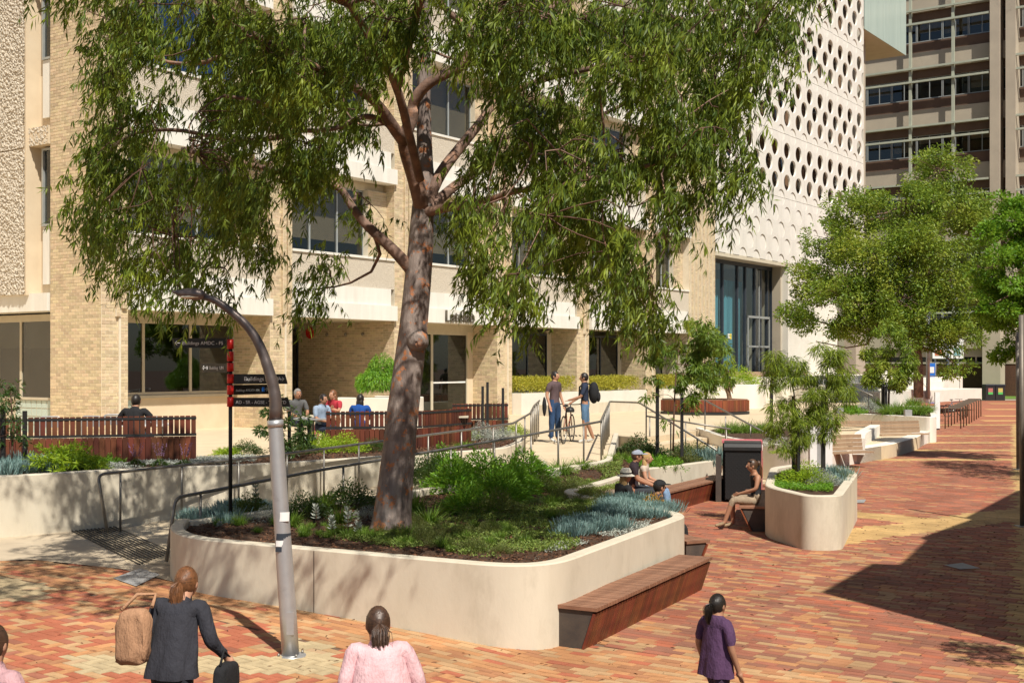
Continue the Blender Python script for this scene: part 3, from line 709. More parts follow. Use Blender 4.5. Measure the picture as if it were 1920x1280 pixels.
# glazed entrance below
G0, G1, GZ0 = PT0, 39.5, 2.35
gf = MB()
ws = [G0+.0, 31.9, 33.2, 35.0, 36.0, 37.2, 38.0, 38.9, G1]
for a in ws: gf.fbox(a-.06, a+.06, .90, 1.08, GZ0, zb-.2)
gf.fbox(G0, G1, .88, 1.08, GZ0, GZ0+.12); gf.fbox(G0, G1, .88, 1.08, zb-.4, zb-.2)
wf = gf.obj('glazed_entrance', m_dkframe, pb)
for a, b in zip(ws[:-1], ws[1:]): MB().fbox(a+.09, b-.09, .97, .99, GZ0+.12, zb-.4).obj('pane', m_glassClear, wf)
dr = MB()
for a, b, c, d_ in ((36.05, 36.12, GZ0, 5.6), (38.85, 38.92, GZ0, 5.6), (36.05, 38.92, 5.5, 5.62), (36.05, 38.92, 3.9, 4.0), (37.5, 37.56, GZ0, zb-.5)): dr.fbox(a, b, .78, .85, c, d_)
dr.obj('door_frame', m_alu, pb)
wav = MB(); N_ = 120
vs_ = []
for k in range(N_+1):
    t = 32.4+(36.2-32.4)*k/N_; dd = 1.35+.13*math.sin(k*.9)+.05*math.sin(k*2.3); vs_ += [FP(t, dd, GZ0), FP(t, dd, zb-1.2)]
wav.add(vs_, [(2*k, 2*k+2, 2*k+3, 2*k+1) for k in range(N_)], True); wav.obj('curtain', m_curtain, pb)
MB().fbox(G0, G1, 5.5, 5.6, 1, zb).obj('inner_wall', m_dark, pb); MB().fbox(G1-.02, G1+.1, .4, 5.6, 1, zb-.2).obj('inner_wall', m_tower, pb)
MB().fbox(34.1, 34.32, .955, .965, 4.3, 4.6).obj('notice', flat('yellow_notice', (.8, .62, .1)), pb)
MB().fbox(33.88, 34.09, .955, .965, 4.3, 4.6).obj('notice', m_white, pb)
MB().fbox(G1+.1, 47.2, .0, .4, 1.0, zb-.2).obj('wall', m_whiteW, pb)
b1 = MB().fbox(47.2, 53.2, 2.2, 2.6, 1.0, zb-.2).obj('brown_brick_wall', m_fbrick, pb)
vf = MB(); vf.fbox(47.6, 50.6, 2.08, 2.2, 5.0, 7.0)
vt = vf.obj('vent', m_soffit, pb)
lv = MB()
for k in range(14): lv.fbox(47.7, 50.5, 2.05, 2.078, 5.12+k*.13, 5.19+k*.13)
kind(lv.obj('vent_louvres', m_brown, vt), 'stuff')
MB().fbox(53.2, 55.0, 1.0, 1.8, 1.0, 26).obj('column', m_tower, pb)
MB().fbox(51.95, 53.6, .9, 8, 8.6, 26).obj('end_wall', m_tower, pb)
# glass walkway
gw = thing('glass_walkway', 'pale green glass walkway box jutting from the end of the perforated building', 'walkway')
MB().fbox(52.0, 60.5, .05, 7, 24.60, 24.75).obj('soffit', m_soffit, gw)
MB().fbox(60.4, 60.5, .1, 7, 24.76, 33).obj('end_panel', m_glassPale, gw)
for k in range(7): 
    t = 52.0+k*1.2; MB().fbox(t+.01, t+1.19, .0, .03, 24.55, 33).obj('glass_panel', m_glassPale, gw)
MB().fbox(52, 60.4, 1.2, 1.3, 24.76, 33).obj('inner_wall', m_white, gw)
# ================================================================ OFFICE TOWER facing the path
tw = thing('office_tower', 'tan concrete office tower with brown spandrels and pale green sun louvres', 'building')
TQ = Vector(((1790-CX)/F*100, 100, 0)); TE_ = -V; TN = -U
def tbox(mb, a0, a1, n0, n1, z0, z1):
    vs = [TQ+TE_*a+TN*n+Vector((0, 0, z)) for z in (z0, z1) for n in (n0, n1) for a in (a0, a1)]
    mb.add(vs, [(0, 1, 3, 2), (4, 6, 7, 5), (0, 4, 5, 1), (1, 5, 7, 3), (3, 7, 6, 2), (2, 6, 4, 0)]); return mb
A0, A1 = -9.5, 16.0
tbox(MB(), A0, A1, -14, -.9, .3, 46).obj('core', m_dark, tw)
for k in range(7):
    zb2 = 20.2+4.76*(k-3)                     # bottom of the windows
    if zb2 < 5: continue
    tbox(MB(), A0, A1, -.9, .0, zb2-2.35, zb2-.95).obj('floor_band', m_tower, tw)
    tbox(MB(), A0, A1, -.9, -.25, zb2-.95, zb2-.06).obj('spandrel', m_tbrown, tw)
    tbox(MB(), A0, A1, -.9, -.3, zb2+1.75, zb2+2.40).obj('lintel', m_tbrown, tw)
    a = A0
    while a < A1-1:
        f = MB(); b = a+2.1
        tbox(f, a+.02, b-.02, -.50, -.42, zb2, zb2+.07); tbox(f, a+.02, b-.02, -.50, -.42, zb2+1.68, zb2+1.75)
        for q in (a+.02, (a+b)/2-.03, b-.08): tbox(f, q, q+.06, -.5, -.419, zb2+.07, zb2+1.68)
        wn = f.obj('window', m_alu, tw); tbox(MB(), a+.08, b-.08, -.47, -.46, zb2+.07, zb2+1.68).obj('pane', m_glassUp, wn)
        if random.random() < .45: tbox(MB(), a+.1, b-.1, -.8, -.78, zb2+random.choice((.5, .8, 1.1)), zb2+1.7).obj('blind', m_blind, wn)
        a = b
    for zz in (zb2+2.25, zb2+1.15):
        tbox(MB(), A0+1.5, 2.9, .75, .95, zz, zz+.16).obj('louvre', m_louvre, tw); tbox(MB(), 4.9, A1, .75, .95, zz, zz+.16).obj('louvre', m_louvre, tw)
for a in (-3.5, -.05): tbox(MB(), a, a+.22, .55, .75, 6.5, 46).obj('louvre_post', m_louvre, tw)
for a in (3.0, 4.2): tbox(MB(), a, a+.75, -.5, 1.0, .3, 46).obj('column', m_tower, tw)
tbox(MB(), A0-1.2, A0+.6, -1.5, 1.0, 4, 46).obj('column', m_tower, tw)
# ground storey behind the lawn
tbox(MB(), -22, A1, .6, 1.2, .3, 3.0).obj('brown_brick_wall', m_fbrick, tw)
tbox(MB(), -22, A1, -.4, 1.25, 3.0, 3.14).obj('coping', m_tower, tw)
tbox(MB(), -22, A1, -.3, .3, 4.25, 5.4).obj('floor_band', m_tower, tw); tbox(MB(), -22, A1, -.9, .2, 5.4, 6.0).obj('spandrel', m_tbrown, tw)
for k in range(9): 
    a = -20+k*3.6; tbox(MB(), a, a+.12, -.2, -.1, 3.14, 4.25).obj('mullion', m_tower, tw); tbox(MB(), a+.12, a+3.6, -.16, -.14, 3.14, 4.25).obj('pane', m_glassUp, tw)
tbox(MB(), 3.0, 4.35, 1.8, 3.2, .3, 5.9).obj('column', m_tower, tw)
# neighbour on the right, outside the picture: it throws the stepped shadow on the path
nb = MB(); Hn = 8.0; off = Vector((-SUN_AZ[0], -SUN_AZ[1], 0))*(Hn/math.tan(SUN_EL))
sh = [P(1771, 1143), P(1539, 1110), P(1634, 1056), P(1686, 1058), P(1736, 1012), P(1724, 1008), P(1822, 973), P(1810, 970), P(1908, 919)]
pts = [(p.x+off.x, p.y+off.y) for p in sh]; pts += [(pts[-1][0]+30, pts[-1][1]), (pts[-1][0]+30, -5), (pts[0][0]+2.5, -5), (pts[0][0]+1.9, 3)]
nb.prism(pts, 0, Hn); tag(nb.obj('neighbour_building', m_render), 'plain building beyond the right edge that shades the brick path', 'building')
# ================================================================ TERRACE, RAMP, PLANTERS
def L3(*a): return [Vector(p) for p in a]
mp = [P(332, 972, .90), P(313, 990, .90), P(350, 1008, .90), P(1018, 1067, .90), P(1296, 964, .88), P(1066, 921, .85), P(1159, 896, .80), P(1206, 879, .75), P(1290, 870, .73), P(1362, 860, .72)]
mpath = fillet(mp, [0, .5, .5, .85, .5, .5, 1.2, 1, 1, 0], 8)
s_main = MB(); inner = kerb(s_main, mpath, .17, -.3)
mw = thing('main_planter', 'large cream concrete planter with rounded corners around the big gum tree', 'planter')
s_main.obj('planter_wall', m_conc, mw)
# cast joints between the pours
jm = MB()
for px, py in ((602, 1134), (1287, 1082)):
    k = min(range(len(mpath)), key=lambda i: abs(mpath[i].x/mpath[i].y*F+CX-px) if mpath[i].y < 16 else 9e9)
    a = mpath[k]; 
jp = PG(602, 1135); jd = Vector((mpath[14].x-mpath[20].x, mpath[14].y-mpath[20].y)).normalized() if len(mpath) > 20 else Vector((1, 0))
RB0 = Vector((-4.45, 16.62)); RB1 = Vector((1.95, 25.6)); RB2 = Vector((2.75, 33.2))
RAMP = [(-6.5, 19.2), (-5.9, 20.3), (-4.3, 21.5), (-2.7, 23.4), (-1.73, 24.4), (-.77, 25.4), (-.17, 26.2), (.25, 28), (.35, 30.2), (.7, 33.6), (2.75, 33.6), (1.95, 25.6), (-4.5, 16.55), (-5.2, 16.6)]
def rz(x, y):
    s = (x+4.54)*.5806+(y-16.7)*.8142; return max(gz(x, y)+.010, .29+.765*min(1, max(0, (s-.4)/13.0)))
kind(fpatch('ramp', RAMP, rz, m_terr, step=.5), 'structure')
def soilz(x, y):
    dr = ((x-RB0.x)*.8142-(y-RB0.y)*.5806) if y < 25.6 else (x-2.1)
    return .80-.17*smooth(19, 25, y)+.28*smooth(1.0, .1, dr)*smooth(20, 26, y)+.025*math.sin(x*2.1)*math.cos(y*1.7)
BED = [(p[0], p[1]) for p in offset2([(q.x, q.y) for q in mpath], .13)]+[(3.5, 32.2), (2.8, 33.0), (1.98, 25.6), (-4.42, 16.65)]
patch('planter_soil', BED, soilz, m_soil, step=.09, noise=.014, parent=mw)
kb = MB(); rp = [Vector((RB0.x, RB0.y, .88)), Vector((-2.2, 19.78, .88)), Vector((RB1.x, RB1.y, 1.0)), Vector((RB2.x, RB2.y, 1.13))]
kerb(kb, fillet(rp[::-1], [0, .6, .6, 0], 5), .13, .0); kb.obj('ramp_kerb', m_conc, mw)
# left retaining wall and its bed
lw = [Vector((-12, 15.8, 1.32)), Vector((-7.73, 18.53, 1.30)), Vector((-6.32, 20.2, 1.28)), Vector((-4.3, 21.5, 1.25)), Vector((-2.7, 23.4, 1.23)), Vector((-1.73, 24.4, 1.22)), Vector((-.77, 25.4, 1.21)), Vector((-.17, 26.2, 1.20)), Vector((.22, 28.2, 1.2)), Vector((.31, 30.4, 1.2)), Vector((-.5, 31.4, 1.2))]
lpath = fillet(lw, [0, 1.2, 1.2, 1, 1, .5, .5, .6, .8, .5, 0], 5)
lb = thing('ramp_wall_planter', 'long curved concrete wall of the bed beside the ramp, dappled with tree shade', 'planter')
w1 = MB(); kerb(w1, lpath, .16, -.2); w1.obj('planter_wall', m_conc, lb)
BED1 = [(p[0], p[1]) for p in offset2([(q.x, q.y) for q in lpath], .08)]+[(-1.2, 30.2), (-2.2, 27.3), (-4.1, 26.0), (-4.9, 24.4), (-5.35, 22.95), (-11.2, 21.3)]
patch('planter_soil', BED1, lambda x, y: 1.17+.03*math.sin(x*1.9)*math.cos(y*1.3), m_soil, step=.14, noise=.012, parent=lb)
# terrace slab
TER = [(-15, 16.5)]+[(p[0], p[1]) for p in offset2([(q.x, q.y) for q in lpath], .12)]+[(.35, 30.6), (.72, 33.6), (2.75, 33.6), (3.42, 32.25), (5.45, 36.0), (7.4, 37.5), (8.6, 37.2), (10.2, 42), (12.6, 47.5), (13.2, 51), (17, 60), (24, 72), (15, 80), (-30, 60), (-30, 20)]
ter = MB(); ter.prism(TER, .2, 1.05); kind(ter.obj('terrace', m_terr), 'structure')
jt = MB()
# steps down from the terrace
stp = thing('terrace_steps', 'pale concrete steps going down from the terrace beside the planted bed', 'steps')
A_, B_ = Vector((3.42, 32.25)), Vector((5.45, 36.0)); dA, dB = Vector((1.45, -3.3)), Vector((1.2, -4.9))
for k in range(6):
    f0, f1 = k/6, (k+1)/6; z = 1.05-.175*(k+1)+.0
    q = [A_+dA*f0, B_+dB*f0, B_+dB*f1, A_+dA*f1]
    MB().prism([(v.x, v.y) for v in q], -.1, z+.01).obj('step', m_terr, stp)
# bed to the right of the steps
b4 = [Vector((5.45, 36.4, 1.12)), Vector((5.8, 33.7, 1.0)), Vector((6.75, 31.1, .95)), Vector((7.45, 30.3, .95)), Vector((8.0, 31.6, .95)), Vector((8.7, 36.6, 1.1))]
p4 = fillet(b4, [0, 1, .8, .35, .5, 0], 5); bd4 = thing('steps_planter', 'white curved concrete bed of strappy grass to the right of the steps', 'planter')
w4 = MB(); kerb(w4, p4, .15, 0.0); w4.obj('planter_wall', m_whiteW, bd4)
BED4 = [(p[0], p[1]) for p in offset2([(q.x, q.y) for q in p4], .08)]+[(7.2, 38.0), (5.6, 37.5)]
patch('planter_soil', BED4, lambda x, y: .90+.13*smooth(31, 35, y), m_soil, step=.15, noise=.012, parent=bd4)
# lower sitting terrace along the path
led = [(7.9, 31.8), (8.9, 34.4), (9.9, 36.3), (12.2, 39.3), (14.2, 43), (15.5, 46), (16.2, 47.2), (14.6, 48.5), (13.3, 51.5), (12.4, 47.6), (10.1, 42), (8.5, 37.3)]
ls = thing('sitting_ledge', 'long curved low concrete ledge stepping up from the brick path to the terrace', 'seat wall')
wl = MB(); kerb(wl, fillet([Vector((x, y, .44)) for x, y in led[:7]], [0, .8, .8, 1, 1, .5, 0], 5), .45, -.1); wl.obj('ledge_wall', m_whiteW, ls)
MB().prism(led, -.1, .425).obj('ledge_floor', m_terr, ls)
wl = MB(); kerb(wl, fillet(L3((10.5, 36.5, .78), (11.3, 39.2, .80), (13.2, 44.0, .82)), .8, 6), .35, .3); wl.obj('divider_wall', m_whiteW, ls)
b5 = L3((13.2, 51.6, .98), (15.9, 46.6, .98), (16.3, 47.1, .98), (17.25, 50.0, .98), (19.9, 57.8, 1.0), (17.5, 60, 1.0))
p5 = fillet(b5, [0, .25, .25, .5, .3, 0], 4); bd5 = thing('grass_planter', 'white concrete bed of long grasses above the timber seats beside the bike racks', 'planter')
w5 = MB(); kerb(w5, p5, .2, -.1); w5.obj('planter_wall', m_whiteW, bd5)
patch('planter_soil', [(p[0], p[1]) for p in offset2([(q.x, q.y) for q in p5], .1)], lambda x, y: .95, m_soil, step=.25, noise=.015, parent=bd5)
wq = MB(); kerb(wq, L3((17.2, 56.5, 1.7), (19.4, 60, 1.7), (20.6, 63, 1.7)), .25, .5)
tag(wq.obj('white_wall', m_whiteW), 'plain white wall behind the grass bed at the far end of the terrace', 'wall')
# right planter
p3 = fillet([Vector((x, y, .88)) for x, y in ((5.9, 25.9), (5.3, 25.2), (4.38, 21.3), (4.72, 19.72), (5.3, 19.72), (6.78, 24.0), (6.72, 25.6), (5.9, 25.9))], [0, .4, .5, .6, .55, .5, .5, 0], 7)
pl3 = thing('corner_planter', 'free-standing cream concrete planter with rounded corners on the brick path', 'planter')
w3 = MB(); kerb(w3, p3[:-1], .16, -.05, closed=True); w3.obj('planter_wall', m_conc, pl3)
patch('planter_soil', [(p[0], p[1]) for p in offset2([(q.x, q.y) for q in p3[:-1]], .08, True)], lambda x, y: .80+.01*math.sin(9*x), m_soil, step=.09, noise=.01, parent=pl3)
# upper terraces by the glazed entrance
en = thing('entrance_terraces', 'pale tiered concrete terraces climbing to the glazed entrance', 'steps')
for (d0, z, ta, tb) in ((-2.6, 2.34, 28, 50), (-4.6, 1.95, 33, 51), (-6.8, 1.55, 37, 50)):
    pts_ = [FP(ta, d0, 0), FP(tb, d0-1.0, 0), FP(tb, 1.2, 0), FP(ta-.5, 1.2, 0)]
    MB().prism([(p.x, p.y) for p in pts_], .9, z).obj('tier', m_whiteW, en)
for (t0, d0, z) in ((45, -3.2, 2.34), (46, -5.4, 1.95)):
    vs = fillet([FP(t0, d0, z+.25), FP(t0+4, d0+.4, z+.25), FP(t0+8, d0-.2, z+.25)], 2, 6); wk = MB(); kerb(wk, vs, .3, 1.0); wk.obj('tier_wall', m_whiteW, en)
MB().fbox(30, 39, -1.4, -.9, 2.345, 2.6).obj('step', m_woodgrey, en)
# ---------------------------------------------------------------- hedge planters by the building
for i, (t0, t1, zt, lab) in enumerate(((12.93, 17.3, 1.86, 'white concrete trough of yellow hedge nearest the two standing men'), (18.5, 22.7, 1.84, 'white concrete trough of yellow hedge in the middle bay right of the backpack man'), (24.28, 27.4, 1.84, 'white concrete trough of yellow hedge farthest along the brick building'))):
    t = thing('hedge_trough', lab, 'planter', group='hedge troughs along the brick building')
    MB().fbox(t0, t1, -.42, .9, 1.02, zt).obj('trough_wall', m_whiteW, t)
    n = 9000; Pn = np.stack([RNG.uniform(t0+.05, t1-.35, n), RNG.uniform(-.36, .75, n), zt-.02+.62*RNG.beta(2.2, 1.2, n)], 1)
    Pn[:, 2] += .05*np.sin(Pn[:, 0]*5)+.04*np.sin(Pn[:, 0]*13+Pn[:, 1]*9)
    W_ = np.array(O0)[None]+Pn[:, :1]*np.array(U)[None]+Pn[:, 1:2]*np.array(V)[None]; W_[:, 2] = Pn[:, 2]
    i_h = W_; globals().setdefault('HEDGES', []).append((t, W_))
for lab, (t0, t1) in (('low beige concrete sitting ledge in front of the yellow hedge troughs', (12.6, 23.2)),):
    tag(MB().fbox(t0, t1, -1.9, -1.35, 1.0, 1.46).obj('seat_wall', m_conc), lab, 'seat wall')
pv = thing('round_wall_planter', 'tall white concrete planter wall behind the hexagonal timber planter', 'planter')
wv = MB(); kerb(wv, fillet([PD(1300, 0, 52)*1, PD(1407, 0, 53)*1, PD(1440, 0, 60)*1][:3], 1.0, 5) if False else fillet(L3((7.2, 53.5, 2.1), (10.6, 53.2, 2.1), (11.2, 54.5, 2.1), (12.0, 58, 2.1)), [0, .5, .5, 0], 5), .25, 1.0); wv.obj('planter_wall', m_whiteW, pv)
# low wall round bush by the café entrance
cw = thing('bamboo_planter', 'cream concrete planter holding the round bamboo bush by the café entrance', 'planter')
kw = MB(); kerb(kw, fillet(L3((-5.2, 36.6, 2.0), (-3.0, 35.8, 2.0), (-2.6, 37.6, 2.0), (-4.2, 38.6, 2.0)), [0, .3, .5, 0], 5), .2, 1.0); kw.obj('planter_wall', m_whiteW, cw)
patch('planter_soil', [(-5.1, 36.7), (-3.1, 36.0), (-2.8, 37.5), (-4.2, 38.4)], lambda x, y: 1.9, m_soil, step=.2, parent=cw)
# hexagonal slatted planter
hx = thing('timber_planter', 'hexagonal planter clad in upright red hardwood slats on the terrace', 'planter')
hc = Vector((7.55, 47.6)); hp = [Vector((hc.x+a, hc.y+b)) for a, b in ((-1.75, .3), (-1.0, -1.0), (.55, -1.15), (1.65, -.1), (1.2, 1.2), (-.9, 1.3))]
MB().prism([(p.x, p.y) for p in hp], 1.06, 1.16).obj('base', m_black, hx)
MB().prism([(hc.x+(p.x-hc.x)*.93, hc.y+(p.y-hc.y)*.93) for p in hp], 1.16, 1.60).obj('liner', m_darkside, hx)
MB().prism([(hc.x+(p.x-hc.x)*.7, hc.y+(p.y-hc.y)*.7) for p in hp], 1.60, 1.64).obj('soil', m_soil, hx)
slat_cache = {}
def slat(name, parent, mat, c, X, Yd, Z, h):
    """one board; c centre, X/Yd/Z unit axes, h half sizes; shared mesh"""
    key = (round(h[0], 3), round(h[1], 3), round(h[2], 3), mat.name, name)
    if key not in slat_cache:
        mb = MB(); e = .004; hx_, hy, hz = h
        mb.box((0, 0, 0), h); me = mb.obj(name, mat, mesh_only=True); slat_cache[key] = me
    o = bpy.data.objects.new(name, slat_cache[key]); link(o, parent)
    o.matrix_local = Matrix(((X.x, Yd.x, Z.x, c.x), (X.y, Yd.y, Z.y, c.y), (X.z, Yd.z, Z.z, c.z), (0, 0, 0, 1))); return o
ZU = Vector((0, 0, 1))
for i in range(6):
    a, b = hp[i], hp[(i+1) % 6]; d = (b-a); L_ = d.length; d = Vector((d.x, d.y, 0)).normalized(); nrm = Vector((d.y, -d.x, 0)); n = int(L_/.12)
    for k in range(n):
        c = Vector((a.x, a.y, 1.39))+d*((k+.5)*L_/n)-nrm*.02
        slat('slat', hx, m_wood, c, d, nrm, ZU, (L_/n/2-.006, .014, .215))
    # rim board
    c = Vector(((a.x+b.x)/2, (a.y+b.y)/2, 1.622))-nrm*.2; slat('rim_board', hx, m_woodtop, c, d, nrm, ZU, (L_/2-.12, .19, .016))
# ---------------------------------------------------------------- slatted benches
def bench(name, label, A, B, side, h=.45, depth=.50, foot=.22, pitch=.075, ends=(True, True), z=0.0, group=None, top=m_woodtop):
    A = Vector((A[0], A[1], z)); B = Vector((B[0], B[1], z)); d = (B-A); L_ = d.length; d.normalize(); n = Vector((d.y, -d.x, 0))*side
    t = thing(name, label, 'bench', group=group)
    # dark steel body
    q = [A+d*.03+n*.01, B-d*.03+n*.01, B-d*.03+n*(foot), A+d*.03+n*(foot)]; u_ = [A+d*.03+n*.01, B-d*.03+n*.01, B-d*.03+n*(depth-.05), A+d*.03+n*(depth-.05)]
    mb = MB(); vs = [v+ZU*.0 for v in q]+[v+ZU*(h-.045) for v in u_]; fs = [(0, 3, 2, 1), (4, 5, 6, 7), (0, 1, 5, 4), (1, 2, 6, 5), (2, 3, 7, 6), (3, 0, 4, 7)]
    if side < 0: fs = [f[::-1] for f in fs]
    mb.add(vs, fs); mb.obj('frame', m_darkside, t)
    slope = Vector((n*(depth-.02-foot-.02)+ZU*(h-.03))); sl_ = slope.length; sdv = slope.normalized(); nn = d.cross(sdv) 
    N_ = int(L_/pitch)
    for k in range(N_):
        c = A+d*((k+.5)*L_/N_)
        slat('top_board', t, top, c+n*(depth/2+.005)+ZU*(h-.020+random.gauss(0, .001)), d, n, d.cross(n), (pitch/2-.0055, depth/2, .019))
        slat('front_board', t, m_wood, c+n*(foot+.022)+sdv*(sl_/2-.02)+nn*.0, d, sdv, nn, (pitch/2-.005, sl_/2-.018, .012))
    return t, (A, B, d, n)
bench('slatted_bench', 'long red hardwood bench against the front right wall of the big planter', (.47, 13.02), (2.24, 16.45), 1, depth=.46, foot=.28)
bench('slatted_bench', 'small dark-ended hardwood bench just behind the right tip of the big planter', (2.60, 18.25), (1.30, 20.9), 1, h=.36, depth=.42)
bench('slatted_bench', 'red hardwood bench along the back wall between the seated couple and the bin', (2.25, 23.9), (4.62, 28.25), 1, h=.45, depth=.50, foot=.34)
bench('slatted_bench', 'hardwood bench on which the woman in the black singlet sits', (4.52, 21.9), (5.22, 24.9), -1, h=.45, depth=.46)
# fence-like bench backs of upright slats
def bench_back(label, pts, z0, z1, zm, pitch, group):
    t = thing('bench_back', label, 'bench back', group=group)
    for (a, b) in zip(pts[:-1], pts[1:]):
        a = Vector((a[0], a[1], 0)); b = Vector((b[0], b[1], 0)); d = b-a; L_ = d.length; d.normalize(); n = Vector((d.y, -d.x, 0)); N_ = max(2, int(L_/pitch))
        for k in range(N_):
            c = a+d*((k+.5)*L_/N_)
            slat('slat', t, m_woodshade, c+ZU*((zm+.02+z1)/2)-n*0, d, n, ZU, (pitch/2-.009, .011, (z1-zm-.02)/2))
            slat('slat', t, m_woodshade, c+ZU*((z0+zm-.02)/2)-n*.0, d, n, ZU, (pitch/2-.003, .011, (zm-.02-z0)/2))
        for zz in (z1-.045, zm+.01):
            slat('rail', t, m_black, a+d*L_/2+n*.017+ZU*zz, d, n, ZU, (L_/2, .004, .022))
        slat('bench_seat', t, m_woodtop, a+d*L_/2-n*.28+ZU*(zm-.08), d, n, ZU, (L_/2, .22, .02))
        slat('bench_base', t, m_darkside, a+d*L_/2-n*.20+ZU*((z0+zm-.1)/2), d, n, ZU, (L_/2-.02, .10, (zm-.1-z0)/2))
    return t
bench_back('long slatted hardwood bench back at the left, in front of the man in black', [(-10.9, 21.3), (-5.88, 22.85)], 1.16, 2.04, 1.68, .100, 'slatted bench backs on the terrace')
bench_back('slatted hardwood bench back behind the gum trunk, where the woman in blue sits', [(-4.0, 26.35), (-1.95, 26.7), (-.95, 28.4)], 1.12, 1.98, 1.62, .100, 'slatted bench backs on the terrace')
bench_back('short angled hardwood bench back at the end of the terrace bed beside the black stakes', [(-1.5, 30.7), (-.10, 31.2)], 1.1, 2.0, 1.6, .100, 'slatted bench backs on the terrace')
# timber seats on the sitting ledge
def seatback(label, A, B, zb, zt, n=4):
    t = thing('ledge_bench', label, 'bench', group='timber seats on the sitting ledge'); A = Vector((*A, 0)); B = Vector((*B, 0)); d = (B-A).normalized(); nn = Vector((d.y, -d.x, 0)); L_ = (B-A).length
    for k in range(n): slat('board', t, m_woodgrey, (A+B)/2+ZU*(zb+.06+(k+.5)*(zt-zb-.06)/n)-nn*(.02*k), d, nn, ZU, (L_/2, .02, (zt-zb-.06)/n/2-.006))
    for k in range(4): slat('seat_board', t, m_woodgrey, (A+B)/2+nn*(.10+.115*k)+ZU*(zb+.03), d, nn, ZU, (L_/2, .053, .022))
seatback('grey timber seat at the left of the sitting ledge behind the white pylon', (8.75, 35.2), (10.25, 35.9), .425, .95)
seatback('grey timber bench in the white wall corner at the right of the sitting ledge', (13.0, 44.2), (14.95, 45.0), .425, .93)
seatback('grey timber seat at the back of the sitting ledge below the far grass bed', (12.0, 47.4), (14.4, 47.9), .60, .80, 1)
for i, (x, y) in enumerate(((13.1, 49.0), (15.2, 47.1))):
    tag(MB().box((x, y, 1.12), (.13, .10, .12), None).obj('ledge_light', m_grey), ('small grey box light on the white wall above the back timber seat', 'small grey box light on the white wall above the corner timber seat')[i], 'light')
# ---------------------------------------------------------------- handrails
def rail(label, pts, posts, base, r=.024, hook=None, group='steel handrails'):
    t = thing('handrail', label, 'handrail', group=group); pp = fillet(pts, .12, 4)
    if hook is not None: pp = fillet([Vector(hook)]+[Vector(p) for p in pts], .12, 5)
    MB().tube(pp, r, 10).obj('rail', m_steel, t)
    for (x, y, zt) in posts: MB().tube([(x, y, base(x, y)-.03), (x, y, zt)], .019, 8).obj('post', m_steel, t)
    return t
def along(A, B, n, f0=.03, f1=.97): return [tuple(Vector(A).lerp(Vector(B), f0+(f1-f0)*k/(n-1))) for k in range(n)]
ra = [Vector((-6.45, 19.1, 1.28)), Vector((-4.15, 21.35, 1.41)), Vector((-2.5, 23.3, 1.53)), Vector((-.62, 25.35, 1.68)), Vector((.02, 26.4, 1.72)), Vector((.42, 28.3, 1.86)), Vector((.55, 30.4, 1.97)), Vector((.75, 33.4, 2.0))]
ps = []
for a, b, n in ((0, 1, 3), (1, 2, 3), (2, 3, 3), (3, 4, 1), (4, 5, 2), (5, 6, 2), (6, 7, 3)):
    for k in range(n): ps.append(tuple(ra[a].lerp(ra[b], (k+.35)/n)))
rail('steel handrail along the foot of the curved ramp wall', ra, ps, lambda x, y: rz(x, y), hook=(-6.25, 18.95, .40))
rb_ = [Vector((-4.56, 16.62, 1.19)), Vector((-2.9, 19.0, 1.37)), Vector((-1.3, 21.24, 1.50)), Vector((0.2, 23.3, 1.63)), Vector((1.85, 25.6, 1.80)), Vector((2.68, 33.6, 1.97)), Vector((3.38, 32.6, 1.97)), Vector((4.85, 29.0, .95))]
ps = []
for a, b, n in ((0, 1, 2), (1, 2, 2), (2, 3, 2), (3, 4, 3), (4, 5, 7), (6, 7, 3)):
    for k in range(n): ps.append(tuple(rb_[a].lerp(rb_[b], (k+.3)/n)))
def b2(x, y): return rz(x, y) if x < 2.9 else max(0, 1.05-1.05*((32.4-y)/3.3))
rail('steel handrail on the planting side of the ramp, turning the corner at the top', rb_, ps, b2, hook=(-4.62, 16.4, .36))
rc = [Vector((4.4, 36.0, 1.97)), Vector((5.55, 35.9, 1.99)), Vector((6.62, 31.2, 1.15))]
rail('steel handrail down the right side of the terrace steps', rc, [(5.6, 35.6, 1.93), (5.85, 33.6, 1.57), (6.3, 32.4, 1.37), (6.6, 31.35, 1.17)], lambda x, y: .9)
rail('low steel handrail on the left side of the terrace steps', [Vector((3.6, 33.0, 1.6)), Vector((5.7, 32.0, 1.3))], [(3.7, 32.95, 1.59), (4.6, 32.5, 1.45), (5.6, 32.05, 1.3)], lambda x, y: .3)
rail('dark handrail on the upper terraces near the glazed entrance', [FP(40, -4.9, 2.75), FP(46, -5.4, 2.3), FP(49, -6.8, 2.3)], [tuple(FP(40.2, -4.9, 2.75)), tuple(FP(43, -5.15, 2.5)), tuple(FP(46, -5.4, 2.3)), tuple(FP(49, -6.8, 2.3))], lambda x, y: 1.0)
rail('handrail leading from the upper terraces down towards the grass bed', [Vector((13.4, 53.5, 2.7)), Vector((14.6, 49.6, 1.7))], [(13.5, 53.2, 2.6), (14.1, 51.2, 2.1), (14.5, 49.9, 1.8)], lambda x, y: .9)
